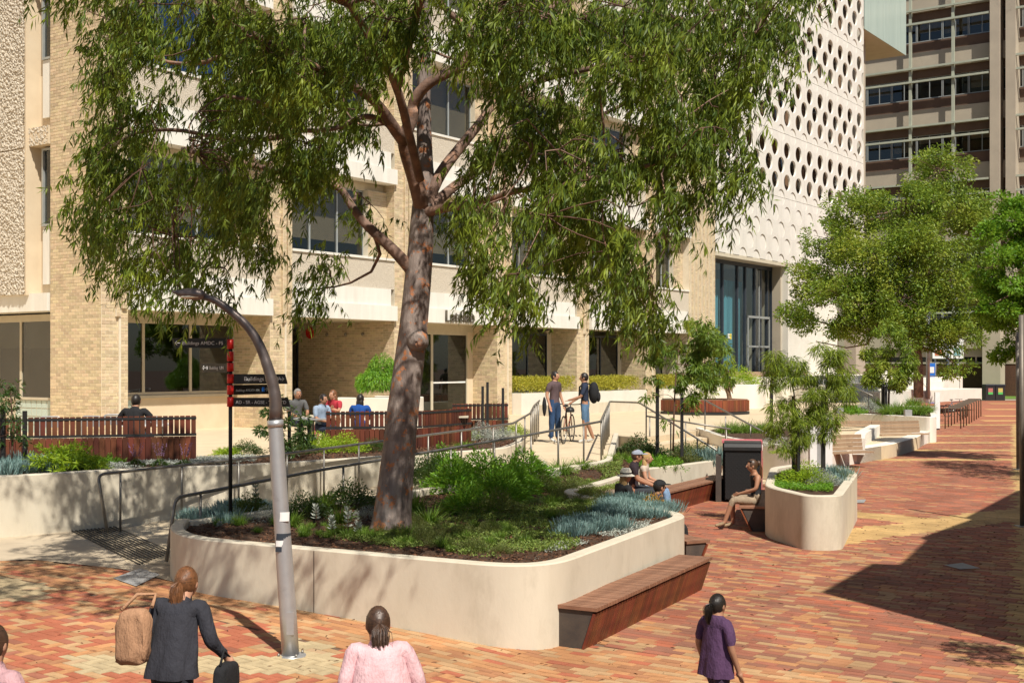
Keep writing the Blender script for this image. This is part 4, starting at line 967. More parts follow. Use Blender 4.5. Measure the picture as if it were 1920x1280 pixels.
# form joints and drips on the big planter
for px, lab in ((602, 0),):
    q0 = PG(px, 1200); best = min(mpath, key=lambda p: abs(p.x/p.y*F+CX-px)+(1000 if p.y > 16.4 else 0)); i_ = [k for k, p in enumerate(mpath) if p is best][0]
    lo, hi = (mpath[i_-1], mpath[i_]) if best.x/best.y*F+CX > px else (mpath[i_], mpath[i_+1]); f_ = (px-(lo.x/lo.y*F+CX))/max(1, (hi.x/hi.y-lo.x/lo.y)*F); pj = lo.lerp(hi, min(1, max(0, f_))); td = Vector((hi.x-lo.x, hi.y-lo.y, 0)).normalized(); nn = Vector((td.y, -td.x, 0))
    M4 = Matrix(((td.x, nn.x, 0, pj.x), (td.y, nn.y, 0, pj.y), (0, 0, 1, 0), (0, 0, 0, 1)))
    MB().box((0, .0005, .46), (.006, .0015, .42), M4).obj('form_joint', bpy.data.materials.get('joint_dark') or flat('joint_dark', (.16, .13, .10)), mw)
# tactile strips
ts = thing('tactile_strips', 'black ribbed tactile strips on the pale apron at the foot of the ramp', 'tactile strips')
a0, a1, b0_, b1_ = PG(128, 993), PG(207, 987), PG(262, 1060), PG(322, 1036)
for k in range(12):
    s0 = a0.lerp(a1, k/11); s1 = b0_.lerp(b1_, k/11); dd = (s1-s0).normalized(); nn = Vector((dd.y, -dd.x, 0))*.011
    mb = MB(); z = lambda p: Vector((p.x, p.y, rz(p.x, p.y)+.001)); NS_ = 8; vs = []
    for q_ in range(NS_+1): p = s0.lerp(s1, q_/NS_); vs += [z(p-nn), z(p+nn), z(p+nn)+ZU*.012, z(p-nn)+ZU*.012]
    mb.add(vs, [(4*i+a_, 4*i+4+a_, 4*i+4+b_, 4*i+b_) for i in range(NS_) for a_, b_ in ((1, 2), (2, 3), (3, 0))]+[(0, 1, 2, 3), (4*NS_+3, 4*NS_+2, 4*NS_+1, 4*NS_)]); mb.obj('strip', m_black, ts)
ts = thing('tactile_strips', 'black ribbed tactile strips at the top of the ramp under the two men', 'tactile strips')
for k in range(16):
    x = 1.0+k*.105; slat('strip', ts, m_black, Vector((x, 33.2, 1.063)), Vector((1, 0, 0)), Vector((0, 1, 0)), ZU, (.022, .28, .006))
ac = PG(690/2.667, 748/2.667+800)
tag(quadsheet('service_cover', [PG(212, 1085), PG(262, 1066), PG(300, 1078), PG(255, 1100)], .012, m_grey, 4, 4), 'grey metal access cover among the bricks at the left', 'cover')
tag(quadsheet('service_cover', [P(1770, 1060), P(1800, 1068), P(1838, 1066), P(1805, 1056)], .013, m_grey, 4, 4), 'grey diamond access cover in the shade on the right of the path', 'cover')
tag(quadsheet('service_cover', [P(1603, 943), P(1620, 943), P(1624, 937), P(1606, 937)], .013, m_grey, 3, 3), 'small grey access cover beside the corner planter', 'cover')
for o in list(sc.objects):
    if o.name.startswith('service_cover'): del o['kind']
# ================================================================ LAMP, SIGNS, BINS
lb_ = PG(545, 1228); LY = lb_.y
lp = thing('street_lamp', 'galvanised lamp post with a dark curved arm leaning over the paving in the foreground', 'street lamp', (0, 0, 0))
pl = [PD(x, y, LY) for x, y in ((545, 1230), (540, 1150), (530, 1000), (521, 870), (516.5, 795), (515.8, 787))]
MB().tube(pl, [.084, .083, .079, .074, .071, .071], 20).obj('pole', m_lamp, lp)
MB().tube([PD(545.5, 1236, LY), PD(545, 1226, LY)], [.10, .10], 16).obj('base_collar', m_lamp, lp)
arm = [PD(x, y, LY) for x, y in ((515.8, 789), (517.5, 751), (512, 720), (503, 690), (493, 661), (479, 631), (457.6, 604), (430, 581), (405, 563), (384, 556.5))]
MB().tube(fillet(arm, .1, 3), [.061-.028*k/(len(fillet(arm, .1, 3))-1) for k in range(len(fillet(arm, .1, 3)))], 14).obj('arm', m_lampdark, lp)
hd = MB(); pts_ = [(385, 556), (378, 553), (366, 551.5), (350, 550), (335, 549), (322, 546)]; rr_ = [.03, .05, .062, .05, .03, .008]
c_ = [PD(x, y, LY) for x, y in pts_]; hd.tube(c_, rr_, 14); ho = hd.obj('lamp_head', m_lampdark, lp)
MB().ell(PD(360, 557, LY), (.12, .06, .018)).obj('lens', m_soffit, lp)
hp_ = PD(543, 1165, LY); MB().box((hp_.x+.02, hp_.y-.079, hp_.z), (.035, .006, .11)).obj('access_hatch', m_lamp, lp)
for k in range(4):
    a_ = k*math.pi/2+.6; q_ = PD(545, 1228, LY); MB().tube([q_+Vector((.125*math.cos(a_), .125*math.sin(a_), -.01)), q_+Vector((.125*math.cos(a_), .125*math.sin(a_), .035))], .012, 6).obj('bolt', m_steel, lp)
MB().tube([PD(517, 800, LY), PD(516, 788, LY)], [.078, .078], 18).obj('sleeve_ring', m_lamp, lp)
q_ = PD(545, 1229, LY); MB().tube([q_+Vector((0, 0, -.02)), q_+Vector((0, 0, .012))], .15, 20).obj('base_plate', m_lamp, lp)
for (y0, y1, m) in ((998, 1010, m_dkframe), (1011, 1022, m_whitet), (1023, 1032, m_dkframe), (958, 975, m_whitet)):
    a, b = PD(530+(1000-y0)*.066, y0, LY), PD(530+(1000-y1)*.066, y1, LY)
    mb = MB(); r_ = .081; n_ = 10; vs = []
    for p in (a, b):
        for k in range(n_+1):
            q = -2.2+k*(1.5 if m is m_whitet and y0 < 990 else 2.2)/n_; vs.append(p+Vector((r_*math.cos(q), r_*math.sin(q), 0)))
    mb.add(vs, [(k, n_+1+k, n_+2+k, k+1) for k in range(n_)], True); mb.obj('sticker', m, lp)
# finger sign
SP = P(432, 981, .80); SY = SP.y
sg = thing('finger_sign', 'black wayfinding post with red collars and five black direction boards', 'sign')
MB().tube([Vector((SP.x, SY, .6)), Vector((SP.x, SY, PD(0, 634, SY).z))], .027, 12).obj('post', m_black, sg)
MB().ell((SP.x, SY, PD(0, 632, SY).z), (.03, .03, .03)).obj('post_cap', m_black, sg)
for y0, y1 in ((636, 654), (659, 677), (680, 696), (701, 718.5), (722, 739.5), (744, 762)):
    z1, z0 = PD(0, y0, SY).z, PD(0, y1, SY).z; MB().tube([(SP.x, SY, z0), (SP.x, SY, z1)], .047, 16).obj('collar', m_red, sg)
def arrow(parent, c, X, s, sign):
    X = X*sign; mb = MB(); N_ = Vector((0, -1, 0))
    for a, b in (((-.5, 0), (.5, 0)), ((.5, 0), (.1, .38)), ((.5, 0), (.1, -.38))):
        A = c+X*a[0]*s+ZU*a[1]*s; B = c+X*b[0]*s+ZU*b[1]*s; mb.tube([A, B], s*.075, 6)
    mb.obj('arrow', m_whitet, parent)
BLU = flat('blue_symbol', (.02, .16, .6))
for (y0, y1, side, ang, ln, s, ts_, ic) in ((634, 652, -1, 0, .76, 'Buildings AMDC - FS', .066, 0), (681, 698, -1, 42, .64, 'Building  UN', .066, 1), (701, 719.5, 1, 0, .74, 'Buildings AR - A', .078, 2), (721.5, 740, 1, -48, .62, 'Buildings ATC-CH-EN', .043, 1), (745, 762, 1, 6, .80, 'AD - SR - AGSE - TA to TD', .062, 0)):
    z1, z0 = PD(0, y0, SY).z, PD(0, y1, SY).z; h = z1-z0; a = R(ang)
    X = Vector((math.cos(a), -math.sin(a) if side > 0 else math.sin(-a), 0)); X = Vector((math.cos(a), math.sin(a)*(-1), 0)); Nn = Vector((X.y, -X.x, 0))  # towards the viewer
    if side < 0: x0, x1 = -.05-ln, -.05
    else: x0, x1 = .05, .05+ln
    base = Vector((SP.x, SY, z0)); tip = .05
    pl_ = [(x0, 0), (x1, 0), (x1, h), (x0, h)]
    if side > 0: pl_ = [(x0, 0), (x1, 0), (x1-tip*.6, h*.5) if False else (x1, 0), (x1-.03, h), (x0, h)]; pl_ = [(x0, 0), (x1, 0), (x1-.035, h), (x0, h)]
    else: pl_ = [(x0+.03, 0), (x1, 0), (x1, h), (x0, h)]
    mb = MB(); f = [base+X*p[0]+ZU*p[1]+Nn*.012 for p in pl_]; b = [v-Nn*.024 for v in f]; mb.add(f+b, [(0, 1, 2, 3), (7, 6, 5, 4), (0, 4, 5, 1), (1, 5, 6, 2), (2, 6, 7, 3), (3, 7, 4, 0)])
    br = mb.obj('board', m_sign, sg); zc = h*.33
    if side < 0:
        arrow(br, base+X*(x0+.085)+ZU*h*.5+Nn*.016, X, .07, -1)
        text(s, ts_, m_whitet, br, base+X*(x0+.15+(.06 if ic else 0))+ZU*zc+Nn*.014, X)
        if ic: MB().box((0, 0, 0), (.016, .001, .022), Matrix.Translation(base+X*(x0+.165)+ZU*h*.5+Nn*.015)).obj('symbol', m_whitet, br)
    else:
        o_t = text(s, ts_, m_whitet, br, base+X*(x0+(.14 if ic == 2 else .03))+ZU*zc+Nn*.014, X)
        if ic: arrow(br, base+X*(x1-.08)+ZU*h*.5+Nn*.016, X, .065, 1)
        if ic:
            c = base+X*(x1-(.22 if ic == 2 else .125))+ZU*h*.5+Nn*.014; M4 = Matrix.Translation(c) @ Matrix(((X.x, Nn.x, 0, 0), (X.y, Nn.y, 0, 0), (0, 0, 1, 0), (0, 0, 0, 1))); MB().box((0, 0, 0), (.026, .001, .030), M4).obj('symbol', BLU, br)
            if ic == 2: M5 = Matrix.Translation(base+X*(x1-.15)+ZU*h*.5+Nn*.014) @ Matrix(((X.x, Nn.x, 0, 0), (X.y, Nn.y, 0, 0), (0, 0, 1, 0), (0, 0, 0, 1))); MB().box((0, 0, 0), (.024, .001, .027), M5).obj('symbol', m_soffit, br)
# litter bin bank
bn = thing('litter_bin', 'big black perforated litter bin behind the woman, posters on its end', 'bin')
X0, X1, Y0b = 4.60, 5.50, 26.3; D = Vector((.62, .785, 0)).normalized()     # the bank runs back to the right
def bbox(mb, x0, x1, y0, y1, z0, z1):
    o = Vector((4.62, 26.6, 0)); X = Vector((.985, -.17, 0)); Y = Vector((.17, .985, 0))
    vs = [o+X*a+Y*b+ZU*c for c in (z0, z1) for b in (y0, y1) for a in (x0, x1)]
    mb.add(vs, [(0, 2, 3, 1), (4, 5, 7, 6), (0, 1, 5, 4), (1, 3, 7, 5), (3, 2, 6, 7), (2, 0, 4, 6)]); return mb
bbox(MB(), 0, .76, .012, .7, .06, 1.12).obj('body', m_black, bn)
hol = MB()
o = Vector((4.62, 26.6, 0)); X = Vector((.985, -.17, 0)); Y = Vector((.17, .985, 0))
for i in range(9):                                # punched front: frame with real openings
    for j in range(12):
        pass
pm = bmesh.new(); nx_, nz_ = 9, 12; cw_, ch_ = .74/nx_, 1.0/nz_
for i in range(nx_):
    for j in range(nz_):
        cx_, cz_ = .01+(i+.5)*cw_, .08+(j+.5)*ch_; rim = []; cc = []
        for k in range(8):
            a = 2*math.pi*(k+.5)/8; s_ = 1/max(abs(math.cos(a)), abs(math.sin(a)))*.5
            rim.append(pm.verts.new(o+X*(cx_+math.cos(a)*s_*cw_)+ZU*(cz_+math.sin(a)*s_*ch_)+Y*.0)); rr_ = random.choice((.010, .016, .022))
            cc.append(pm.verts.new(o+X*(cx_+math.cos(a)*rr_)+ZU*(cz_+math.sin(a)*rr_)+Y*.0))
        for k in range(8): pm.faces.new((rim[k], rim[(k+1) % 8], cc[(k+1) % 8], cc[k]))
me = bpy.data.meshes.new('perforated_panel'); pm.to_mesh(me); pm.free(); me.materials.append(flat('charcoal_panel', (.016, .016, .017), .7)); link(bpy.data.objects.new('perforated_panel', me), bn)
lid = MB(); oo = lambda a, b, c: o+X*a+Y*b+ZU*c
prof = [(-.03, 1.13), (-.03, 1.20), (.02, 1.27), (.10, 1.30), (.72, 1.30), (.72, 1.13)]
vs = [oo(-.02, b, c) for b, c in prof]+[oo(.78, b, c) for b, c in prof]; n = len(prof); lid.add(vs, [[i, (i+1) % n, n+(i+1) % n, n+i] for i in range(n)]+[list(range(n))[::-1], list(range(n, 2*n))]); lid.obj('lid', m_black, bn)
bbox(MB(), .77, .80, .03, .33, .30, 1.12).obj('end_panel', flat('pink_panel', (.45, .16, .15)), bn)
bbox(MB(), .801, .806, .08, .28, .55, .95).obj('poster', flat('red_poster', (.60, .05, .04)), bn)
bbox(MB(), .77, .80, .36, .70, .05, 1.32).obj('end_panel', flat('rose_panel', (.62, .13, .16)), bn)
bbox(MB(), .801, .806, .42, .62, .45, .62).obj('poster', flat('yellow_poster', (.75, .45, .05)), bn)
bbox(MB(), .801, .806, .42, .62, .66, .90).obj('poster', flat('orange_poster', (.75, .30, .06)), bn)
text('M', .30, m_whitet, bn, oo(.808, .42, 1.02), Y)
bn2 = thing('litter_bin', 'pink topped litter bin standing behind the black perforated bin', 'bin')
bbox(MB(), -.05, .80, .78, 1.4, .0, 1.24).obj('body', m_black, bn2); bbox(MB(), -.07, .82, .76, 1.42, 1.24, 1.29).obj('lid', flat('rose_lid', (.60, .16, .18)), bn2)
bbox(MB(), -.20, -.08, .05, .65, 0, 1.0).obj('side_post', m_darkside, bn2)
# pylon sign
py = thing('pylon_sign', 'white two-post wayfinding pylon behind the young trees of the corner planter', 'sign')
for px0, px1, n_ in ((1517, 1530, 'post'), (1542, 1559, 'post')):
    a, b = PD(px0, 0, 27.8).x, PD(px1, 0, 27.8).x; MB().box(((a+b)/2, 27.8, .92), ((b-a)/2, .09, .92)).obj(n_, m_white, py)
MB().box((PD(1536, 0, 27.8).x, 27.82, .95), (.075, .04, .6)).obj('panel', m_grey, py)
MB().box((PD(1538, 0, 27.7).x, 27.70, 1.36), (.03, .004, .05)).obj('emblem', m_red, py)
py = thing('pylon_sign', 'slim white sign pillar at the end of the grass bed by the bike racks', 'sign')
MB().box((19.27, 55.6, .90), (.11, .06, .82)).obj('post', m_white, py); MB().box((19.27, 55.6, .06), (.10, .05, .12)).obj('foot', m_black, py)
# bollards / stakes at the end of the short bench back
for px, y0, y1, lab in ((905, 724, 800, 'black timber stake left of three beyond the gum trunk'), (914, 716, 800, 'tallest black timber stake, middle of three beyond the gum trunk'), (943, 727, 800, 'black timber stake right of three beyond the gum trunk')):
    p = PD(px, y0, 30.2); tag(MB().box((p.x, 30.2, (p.z+1.1)/2), (.032, .032, (p.z-1.1)/2)).obj('stake', m_black), lab, 'stake', 'black stakes beyond the gum trunk')
# bike racks
for k in range(9):
    y = 56.5+k*1.25; x0 = 19.95+.475*(y-56.5); g = gz(x0, y); mb = MB()
    pth = fillet(L3((x0, y, g), (x0, y, g+.95), (x0+.72, y, g+.95), (x0+.72, y, g)), .06, 3); mb.tube(pth, .028, 8)
    t = mb.obj('bike_rack', flat('bronze_rack', (.12, .09, .06), .5) if k == 0 else bpy.data.materials['bronze_rack'])
    names = ['nearest bronze hoop of the bike rack row', 'second bronze hoop from the white sign pillar in the bike rack row', 'third bronze hoop from the white sign pillar in the bike rack row', 'fourth bronze hoop from the white sign pillar in the bike rack row', 'middle bronze hoop of the bike rack row', 'fourth bronze hoop from the far end of the bike rack row', 'third bronze hoop from the far end of the bike rack row', 'second bronze hoop from the far end of the bike rack row', 'farthest bronze hoop of the bike rack row beside the parked bicycle']
    tag(t, names[k], 'bike rack', 'bronze bike rack hoops')
# poles at the right edge
for px, py_, lab, rr_ in ((1909, 880, 'slim grey post at the right edge, the farther of two', .05), (1917, 987, 'slim grey post at the right edge, the nearer of two', .045)):
    p = P(px, py_); t = thing('post', lab, 'post', group='slim posts at the right edge')
    MB().tube([p, p+Vector((-.02, 0, 3.9))], rr_, 12).obj('shaft', m_post, t); MB().box((p.x, p.y, .01), (.11, .11, .012)).obj('base_plate', m_lamp, t)
def lampcol(px, y0, y1, Y, mat, lab):
    a, b = PD(px, y1, Y), PD(px, y0, Y); t = thing('lamp_post', lab, 'lamp post', group='lamp posts near the lawn'); MB().tube([a, b], [.11, .08], 10).obj('shaft', mat, t); MB().box((b.x+.3, b.y, b.z), (.35, .12, .05)).obj('lamp_head', mat, t)
lampcol(1740, 560, 748, 66, m_lamp, 'tall grey lamp post beside the far gum tree'); lampcol(1777, 600, 745, 86, flat('blue_grey_pole', (.10, .14, .20)), 'dark blue lamp post on the lawn in front of the brown wall')
bl = thing('help_point', 'bright blue help point pillar near the lawn', 'pillar'); p = PD(1746, 740, 82)
MB().box((p.x, p.y, 1.7), (.22, .15, 1.35)).obj('pillar', BLU, bl); MB().box((p.x, p.y-.16, 2.6), (.14, .01, .2)).obj('panel', m_white, bl)
bb2 = thing('billboard', 'white billboard on posts in front of the tower', 'billboard'); a, b = PD(1748, 634, 92), PD(1806, 672, 92)
MB().box(((a.x+b.x)/2, 92, (a.z+b.z)/2), ((b.x-a.x)/2, .08, (a.z-b.z)/2)).obj('panel', m_white, bb2)
MB().box((a.x+.45, 91.9, b.z+.45), (.28, .01, .22)).obj('print', flat('orange_print', (.65, .22, .1)), bb2); MB().box((b.x-.5, 91.9, b.z+.5), (.25, .01, .28)).obj('print', flat('teal_print', (.22, .42, .44)), bb2)
for x in (a.x+.3, b.x-.3): MB().tube([(x, 92.2, .4), (x, 92.2, a.z)], .07, 8).obj('post', m_lamp, bb2)
fb = thing('litter_bin', 'twin black litter bins with coloured labels on the kerb by the far lawn', 'bin'); a = PD(1848, 720, 86.2); b = PD(1884, 752, 86.2)
for i, (x0, x1) in enumerate(((a.x, (a.x+b.x)/2-.02), ((a.x+b.x)/2+.02, b.x))):
    MB().box(((x0+x1)/2, 86.5, (a.z+b.z)/2-.05), ((x1-x0)/2, .35, (a.z-b.z)/2-.06)).obj('body', m_black, fb); MB().box(((x0+x1)/2, 86.48, a.z-.06), ((x1-x0)/2+.015, .38, .05)).obj('lid', m_dkframe, fb)
    MB().box(((x0+x1)/2, 86.14, a.z-.42), (.16, .006, .14)).obj('label_top', (flat('pale_red_label', (.45, .16, .14)), flat('yellow_label', (.55, .45, .14)))[i], fb); MB().box(((x0+x1)/2, 86.14, a.z-.64), (.16, .006, .08)).obj('label_foot', flat('green_label', (.1, .5, .12)), fb)
# café chairs and tables on the terrace
def chair(label, x, y, rz_, h=1.05, col=m_lamp):
    t = thing('cafe_chair', label, 'chair', (x, y, h), rz_, 'café chairs behind the long slatted bench')
    pth = fillet(L3((-.21, -.2, 0), (-.21, -.22, .90), (.21, -.22, .90), (.21, -.2, 0)), .09, 5); MB().tube(pth, .016, 8).obj('back_frame', col, t)
    MB().box((0, -.225, .78), (.19, .008, .09)).obj('backrest', col, t); MB().box((0, 0, .45), (.21, .21, .012)).obj('seat', col, t)
    for sx in (-.2, .2): MB().tube([(sx, .19, 0), (sx, .19, .45)], .014, 6).obj('leg', col, t)
    return t
for px, Y, a, lab in ((100, 24.6, .1, 'pale metal café chair left of the brick pier behind the slatted bench'), (181, 24.8, -.1, 'grey metal café chair in front of the brick pier'), (217, 25.6, .15, 'grey metal café chair just left of the man in black'), (296, 24.7, -.2, 'pale blue café chair just right of the man in black')):
    p = PD(px, 0, Y); chair(lab, p.x, Y, a)
def table(label, x, y, z=1.05, w_=.4, mat=m_white, name='cafe_table'):
    t = thing(name, label, 'table', (x, y, z)); MB().box((0, 0, .73), (w_, w_, .015)).obj('tabletop', mat, t); MB().tube([(0, 0, .02), (0, 0, .715)], .035, 10).obj('pedestal', m_steel, t); MB().lathe([(0, .03), (.2, .02), (.2, 0), (0, 0)], 14).obj('foot', m_steel, t); return t
table('café table in front of the man in black', -7.3, 24.6)
table('grey square table beside the three seated people by the café', -4.45, 27.4, w_=.38, mat=m_grey)
t = thing('long_table', 'long pale table behind the slatted bench where the woman in blue sits', 'table'); MB().box((-2.9, 28.3, 1.79), (1.9, .36, .02)).obj('tabletop', m_soffit, t)
for x in (-4.3, -1.6): MB().box((x, 28.3, 1.41), (.04, .3, .36)).obj('leg', m_steel, t)
# ================================================================ PLANTS
def nrm(a): return a/np.maximum(1e-9, np.linalg.norm(a, axis=-1, keepdims=True))
def leaves(name, Pt, D, L, W, mat, parent=None, bend=.2, mesh_only=False, fold=.0):
    n = len(Pt); D = nrm(D); side = nrm(np.cross(D, nrm(RNG.normal(size=(n, 3))))); L = np.broadcast_to(L, n)[:, None]; W = np.broadcast_to(W, n)[:, None]
    dn = np.array([0, 0, -1.0]); mid = Pt+D*L*.45; tip = Pt+D*L+dn*bend*L
    V_ = np.stack([Pt, mid+side*W/2, tip, mid-side*W/2], 1).reshape(-1, 3); Fq = np.arange(4*n).reshape(-1, 4)
    me = npmesh(name, V_, Fq, mat)
    if mesh_only: return me
    o = link(bpy.data.objects.new(name, me), parent); return kind(o, 'stuff')
def blades(name, Pt, D, L, W, mat, parent=None, droop=.5, segs=4, mesh_only=False, taper=True):
    n = len(Pt); D = nrm(D); side = nrm(np.cross(D, np.array([0, 0, 1.0])+RNG.normal(0, .25, (n, 3)))); L = np.broadcast_to(L, n)[:, None]; W = np.broadcast_to(W, n)[:, None]; droop = np.broadcast_to(droop, n)[:, None]
    rows = []
    for k in range(segs+1):
        t = k/segs; c = Pt+D*L*t*(1-.25*droop*t)+np.array([0, 0, -1.])*droop*L*t*t*.75; w_ = W*(1-t**2*.92 if taper else (1-.6*t**4))/2; rows.append((c-side*w_, c+side*w_))
    V_ = np.stack([v for r_ in rows for v in r_], 1).reshape(-1, 3); b = (np.arange(n)*2*(segs+1))[:, None]
    Fq = np.concatenate([b+np.array([[2*k, 2*k+1, 2*k+3, 2*k+2]]) for k in range(segs)], 0); me = npmesh(name, V_, Fq, mat)
    if mesh_only: return me
    o = link(bpy.data.objects.new(name, me), parent); return kind(o, 'stuff')
def ball(n, r, hollow=.45, flat_bottom=True):
    d = nrm(RNG.normal(size=(n, 3)));
    if flat_bottom: d[:, 2] = np.abs(d[:, 2])*1.0-.15
    rad = (hollow+(1-hollow)*RNG.random(n)**.6)[:, None]; lump = 1+.16*np.sin(d[:, :1]*5+1)*np.cos(d[:, 1:2]*4)+.10*np.sin(d[:, 2:]*9)
    return d*rad*lump*np.array(r), d
def m_shrub(name, n, r, L, W, mat, up=.5, bend=.2, hollow=.35):
    p, d = ball(n, r, hollow); p[:, 2] += .05
    return leaves(name, p, d+np.array([0, 0, up])+RNG.normal(0, .5, (n, 3)), L*RNG.uniform(.7, 1.2, n), W, mat, bend=bend, mesh_only=True)
def m_feather(name, nst, r, mat, L=.06, W=.012):
    """soft plumes: many arching stems lined with fine leaves"""
    P_, D_ = [], []
    for _ in range(nst):
        d = nrm(RNG.normal(size=3)); d[2] = abs(d[2])+.35; d = nrm(d); ln = RNG.uniform(.7, 1.05); k = 26
        t = np.linspace(.25, 1, k)[:, None]; c = d*t*ln*np.array(r)+np.array([0, 0, -1])*(t**2.4)*.22*r[2]; P_.append(c); D_.append(d*.8+RNG.normal(0, .8, (k, 3)))
    P_ = np.concatenate(P_); D_ = np.concatenate(D_); return leaves(name, P_, D_, L*RNG.uniform(.6, 1.3, len(P_)), W, mat, bend=.15, mesh_only=True)
def m_tuft(name, n, L, W, mat, spread=.8, droop=.6, base=.06):
    a = RNG.uniform(0, 2*math.pi, n); s = RNG.uniform(.08, spread, n); d = np.stack([np.cos(a)*s, np.sin(a)*s, np.ones(n)], 1)
    p = np.stack([np.cos(a)*base*RNG.random(n), np.sin(a)*base*RNG.random(n), np.zeros(n)], 1); return blades(name, p, d, L*RNG.uniform(.55, 1.1, n), W, mat, droop=droop*RNG.uniform(.4, 1.3, n), mesh_only=True)
def m_sticks(name, n, rad, L, mat, W=.013):
    p = np.stack([RNG.normal(0, rad*.5, n), RNG.normal(0, rad*.5, n), np.zeros(n)], 1); d = np.stack([p[:, 0]/rad*.7+RNG.normal(0, .25, n), p[:, 1]/rad*.7+RNG.normal(0, .25, n), np.ones(n)], 1)
    return blades(name, p, d, L*RNG.uniform(.6, 1.1, n), W, mat, droop=-.15, segs=2, mesh_only=True, taper=False)
PM = dict(
 shrubG=m_shrub('foliage', 2600, (.42, .42, .55), .10, .020, m_leafG), shrubD=m_shrub('foliage', 2600, (.45, .45, .42), .06, .018, m_leafD), shrubO=m_shrub('foliage', 2400, (.42, .42, .36), .045, .014, m_leafO),
 lime=m_shrub('foliage', 2600, (.45, .45, .42), .055, .016, m_leafL), feather=m_feather('foliage', 120, (.50, .50, .42), m_leafL, .07, .013), featherG=m_feather('foliage', 120, (.50, .50, .40), m_leafG, .07, .014),
 tuft=m_tuft('foliage', 260, .55, .011, m_grass), tuftL=m_tuft('foliage', 420, .62, .010, m_grass, spread=1.0, droop=.75, base=.12), blue=m_sticks('foliage', 300, .24, .19, m_blue, W=.012), silver=m_shrub('foliage', 2600, (.36, .36, .30), .035, .008, m_silver, up=.2),
 bamboo=m_shrub('foliage', 7000, (.78, .78, .80), .13, .022, m_leafG, up=-.5, bend=.5, hollow=.5))
def plant(key, name, label, x, y, z, s=1.0, cat='plant', group=None, sz=None):
    o = bpy.data.objects.new(name, PM[key]); link(o); o.location = (x, y, z); o.scale = (s, s, sz or s); o.rotation_euler = (0, 0, random.uniform(0, 6.28)); return tag(o, label, cat, group)
def at(px, py, z): p = P(px, py, z); return p.x, p.y, z
# main bed -------------------------------------------------------
for px, py, z, k, s, sz, nm, lab in (
 (850, 915, .86, 'shrubG', 1.0, .9, 'green_shrub', 'vivid green leafy shrub just right of the gum trunk'),
 (905, 905, .86, 'shrubG', 1.15, 1.0, 'green_shrub', 'tall vivid green shrub in the middle of the big planter'),
 (955, 915, .86, 'shrubG', 1.1, .95, 'green_shrub', 'bright green shrub at the right of the tall green clump in the big planter'),
 (930, 960, .84, 'shrubO', .9, .9, 'olive_shrub', 'small olive green shrub in front of the green clump in the big planter'),
 (800, 900, .86, 'shrubD', 1.0, 1.0, 'dark_shrub', 'dark fine-leaved shrub close behind the gum trunk on the right'),
 (880, 955, .84, 'shrubG', .85, .7, 'green_shrub', 'low green shrub in front of the vivid clump, nearest the bare mulch'),
 (835, 890, .88, 'shrubG', .95, .9, 'green_shrub', 'green shrub at the back left of the vivid clump, next to the ramp railing'),
 (985, 895, .88, 'shrubG', 1.0, .9, 'green_shrub', 'bright green shrub at the far back right of the vivid clump'),
 (935, 935, .85, 'shrubG', 1.0, .85, 'green_shrub', 'bright green shrub in the front middle of the vivid clump'),
 (1035, 945, .84, 'tuft', .8, .6, 'grass_tuft', 'green tuft between the vivid clump and the blue chalk sticks'),
 (760, 1005, .82, 'tuft', .7, .5, 'grass_tuft', 'small green tuft at the right foot of the gum trunk'),
 (545, 985, .82, 'tuft', .8, .7, 'grass_tuft', 'green tuft immediately right of the lamp post'),
 (450, 985, .82, 'tuft', .5, .5, 'grass_tuft', 'little tuft right of the sign post foot'),
 (1010, 905, .9, 'shrubO', .9, .8, 'olive_shrub', 'olive shrub in the shade behind the big planter clump'),
 (1000, 880, .95, 'silver', 1.2, 1.0, 'silver_bush', 'grey silvery bush at the back of the big planter below the railing'),
 (1050, 878, .95, 'tuftL', 1.0, .9, 'grass_tuft', 'dark strappy grass tuft at the back of the big planter'),
 (1090, 872, .96, 'tuft', .9, .7, 'grass_tuft', 'small strappy tuft beside the railing post at the back of the big planter'),
 (1070, 905, .88, 'shrubO', .8, .6, 'olive_shrub', 'dry olive bush left of the mulch at the notch of the big planter'),
 (805, 985, .82, 'tuft', .95, .8, 'grass_tuft', 'fine pale green grass tuft in the mulch right of the gum trunk'),
 (775, 960, .84, 'tuft', 1.05, 1.0, 'grass_tuft', 'upright grass tuft touching the right side of the gum trunk'),
 (640, 975, .82, 'tuft', .85, .7, 'grass_tuft', 'grassy tuft left of the gum trunk behind the silver rosettes'),
 (600, 955, .84, 'tuft', 1.1, .9, 'grass_tuft', 'dark grass tuft beside the ramp railing left of the gum trunk'),
 (570, 965, .84, 'shrubD', .7, .7, 'dark_shrub', 'dark little shrub just right of the lamp post in the big planter'),
 (655, 945, .86, 'shrubD', .9, .8, 'dark_shrub', 'dark shrub in the shade immediately left of the gum trunk'),
 (690, 965, .84, 'silver', .6, .5, 'silver_bush', 'small silvery bush at the left foot of the gum trunk'),
 (500, 975, .82, 'silver', .7, .6, 'silver_bush', 'silvery bush just left of the lamp post in the big planter'),
 (468, 960, .84, 'shrubD', .6, .7, 'dark_shrub', 'dark twiggy shrub between the sign post and the lamp post'),
 (870, 1010, .80, 'tuft', .45, .4, 'grass_tuft', 'tiny tuft near the front edge of the big planter right of the gum'),
 (985, 1020, .80, 'tuft', .5, .4, 'grass_tuft', 'small dark tuft near the rounded front corner of the big planter'),
 (712, 1005, .80, 'shrubO', .45, .35, 'olive_shrub', 'tiny brownish shrub in front of the gum trunk'),
 ):
    x, y, z = at(px, py, z); plant(k, nm, lab, x, y, soilz(x, y)-.03, s*1.22, sz=sz*1.18)
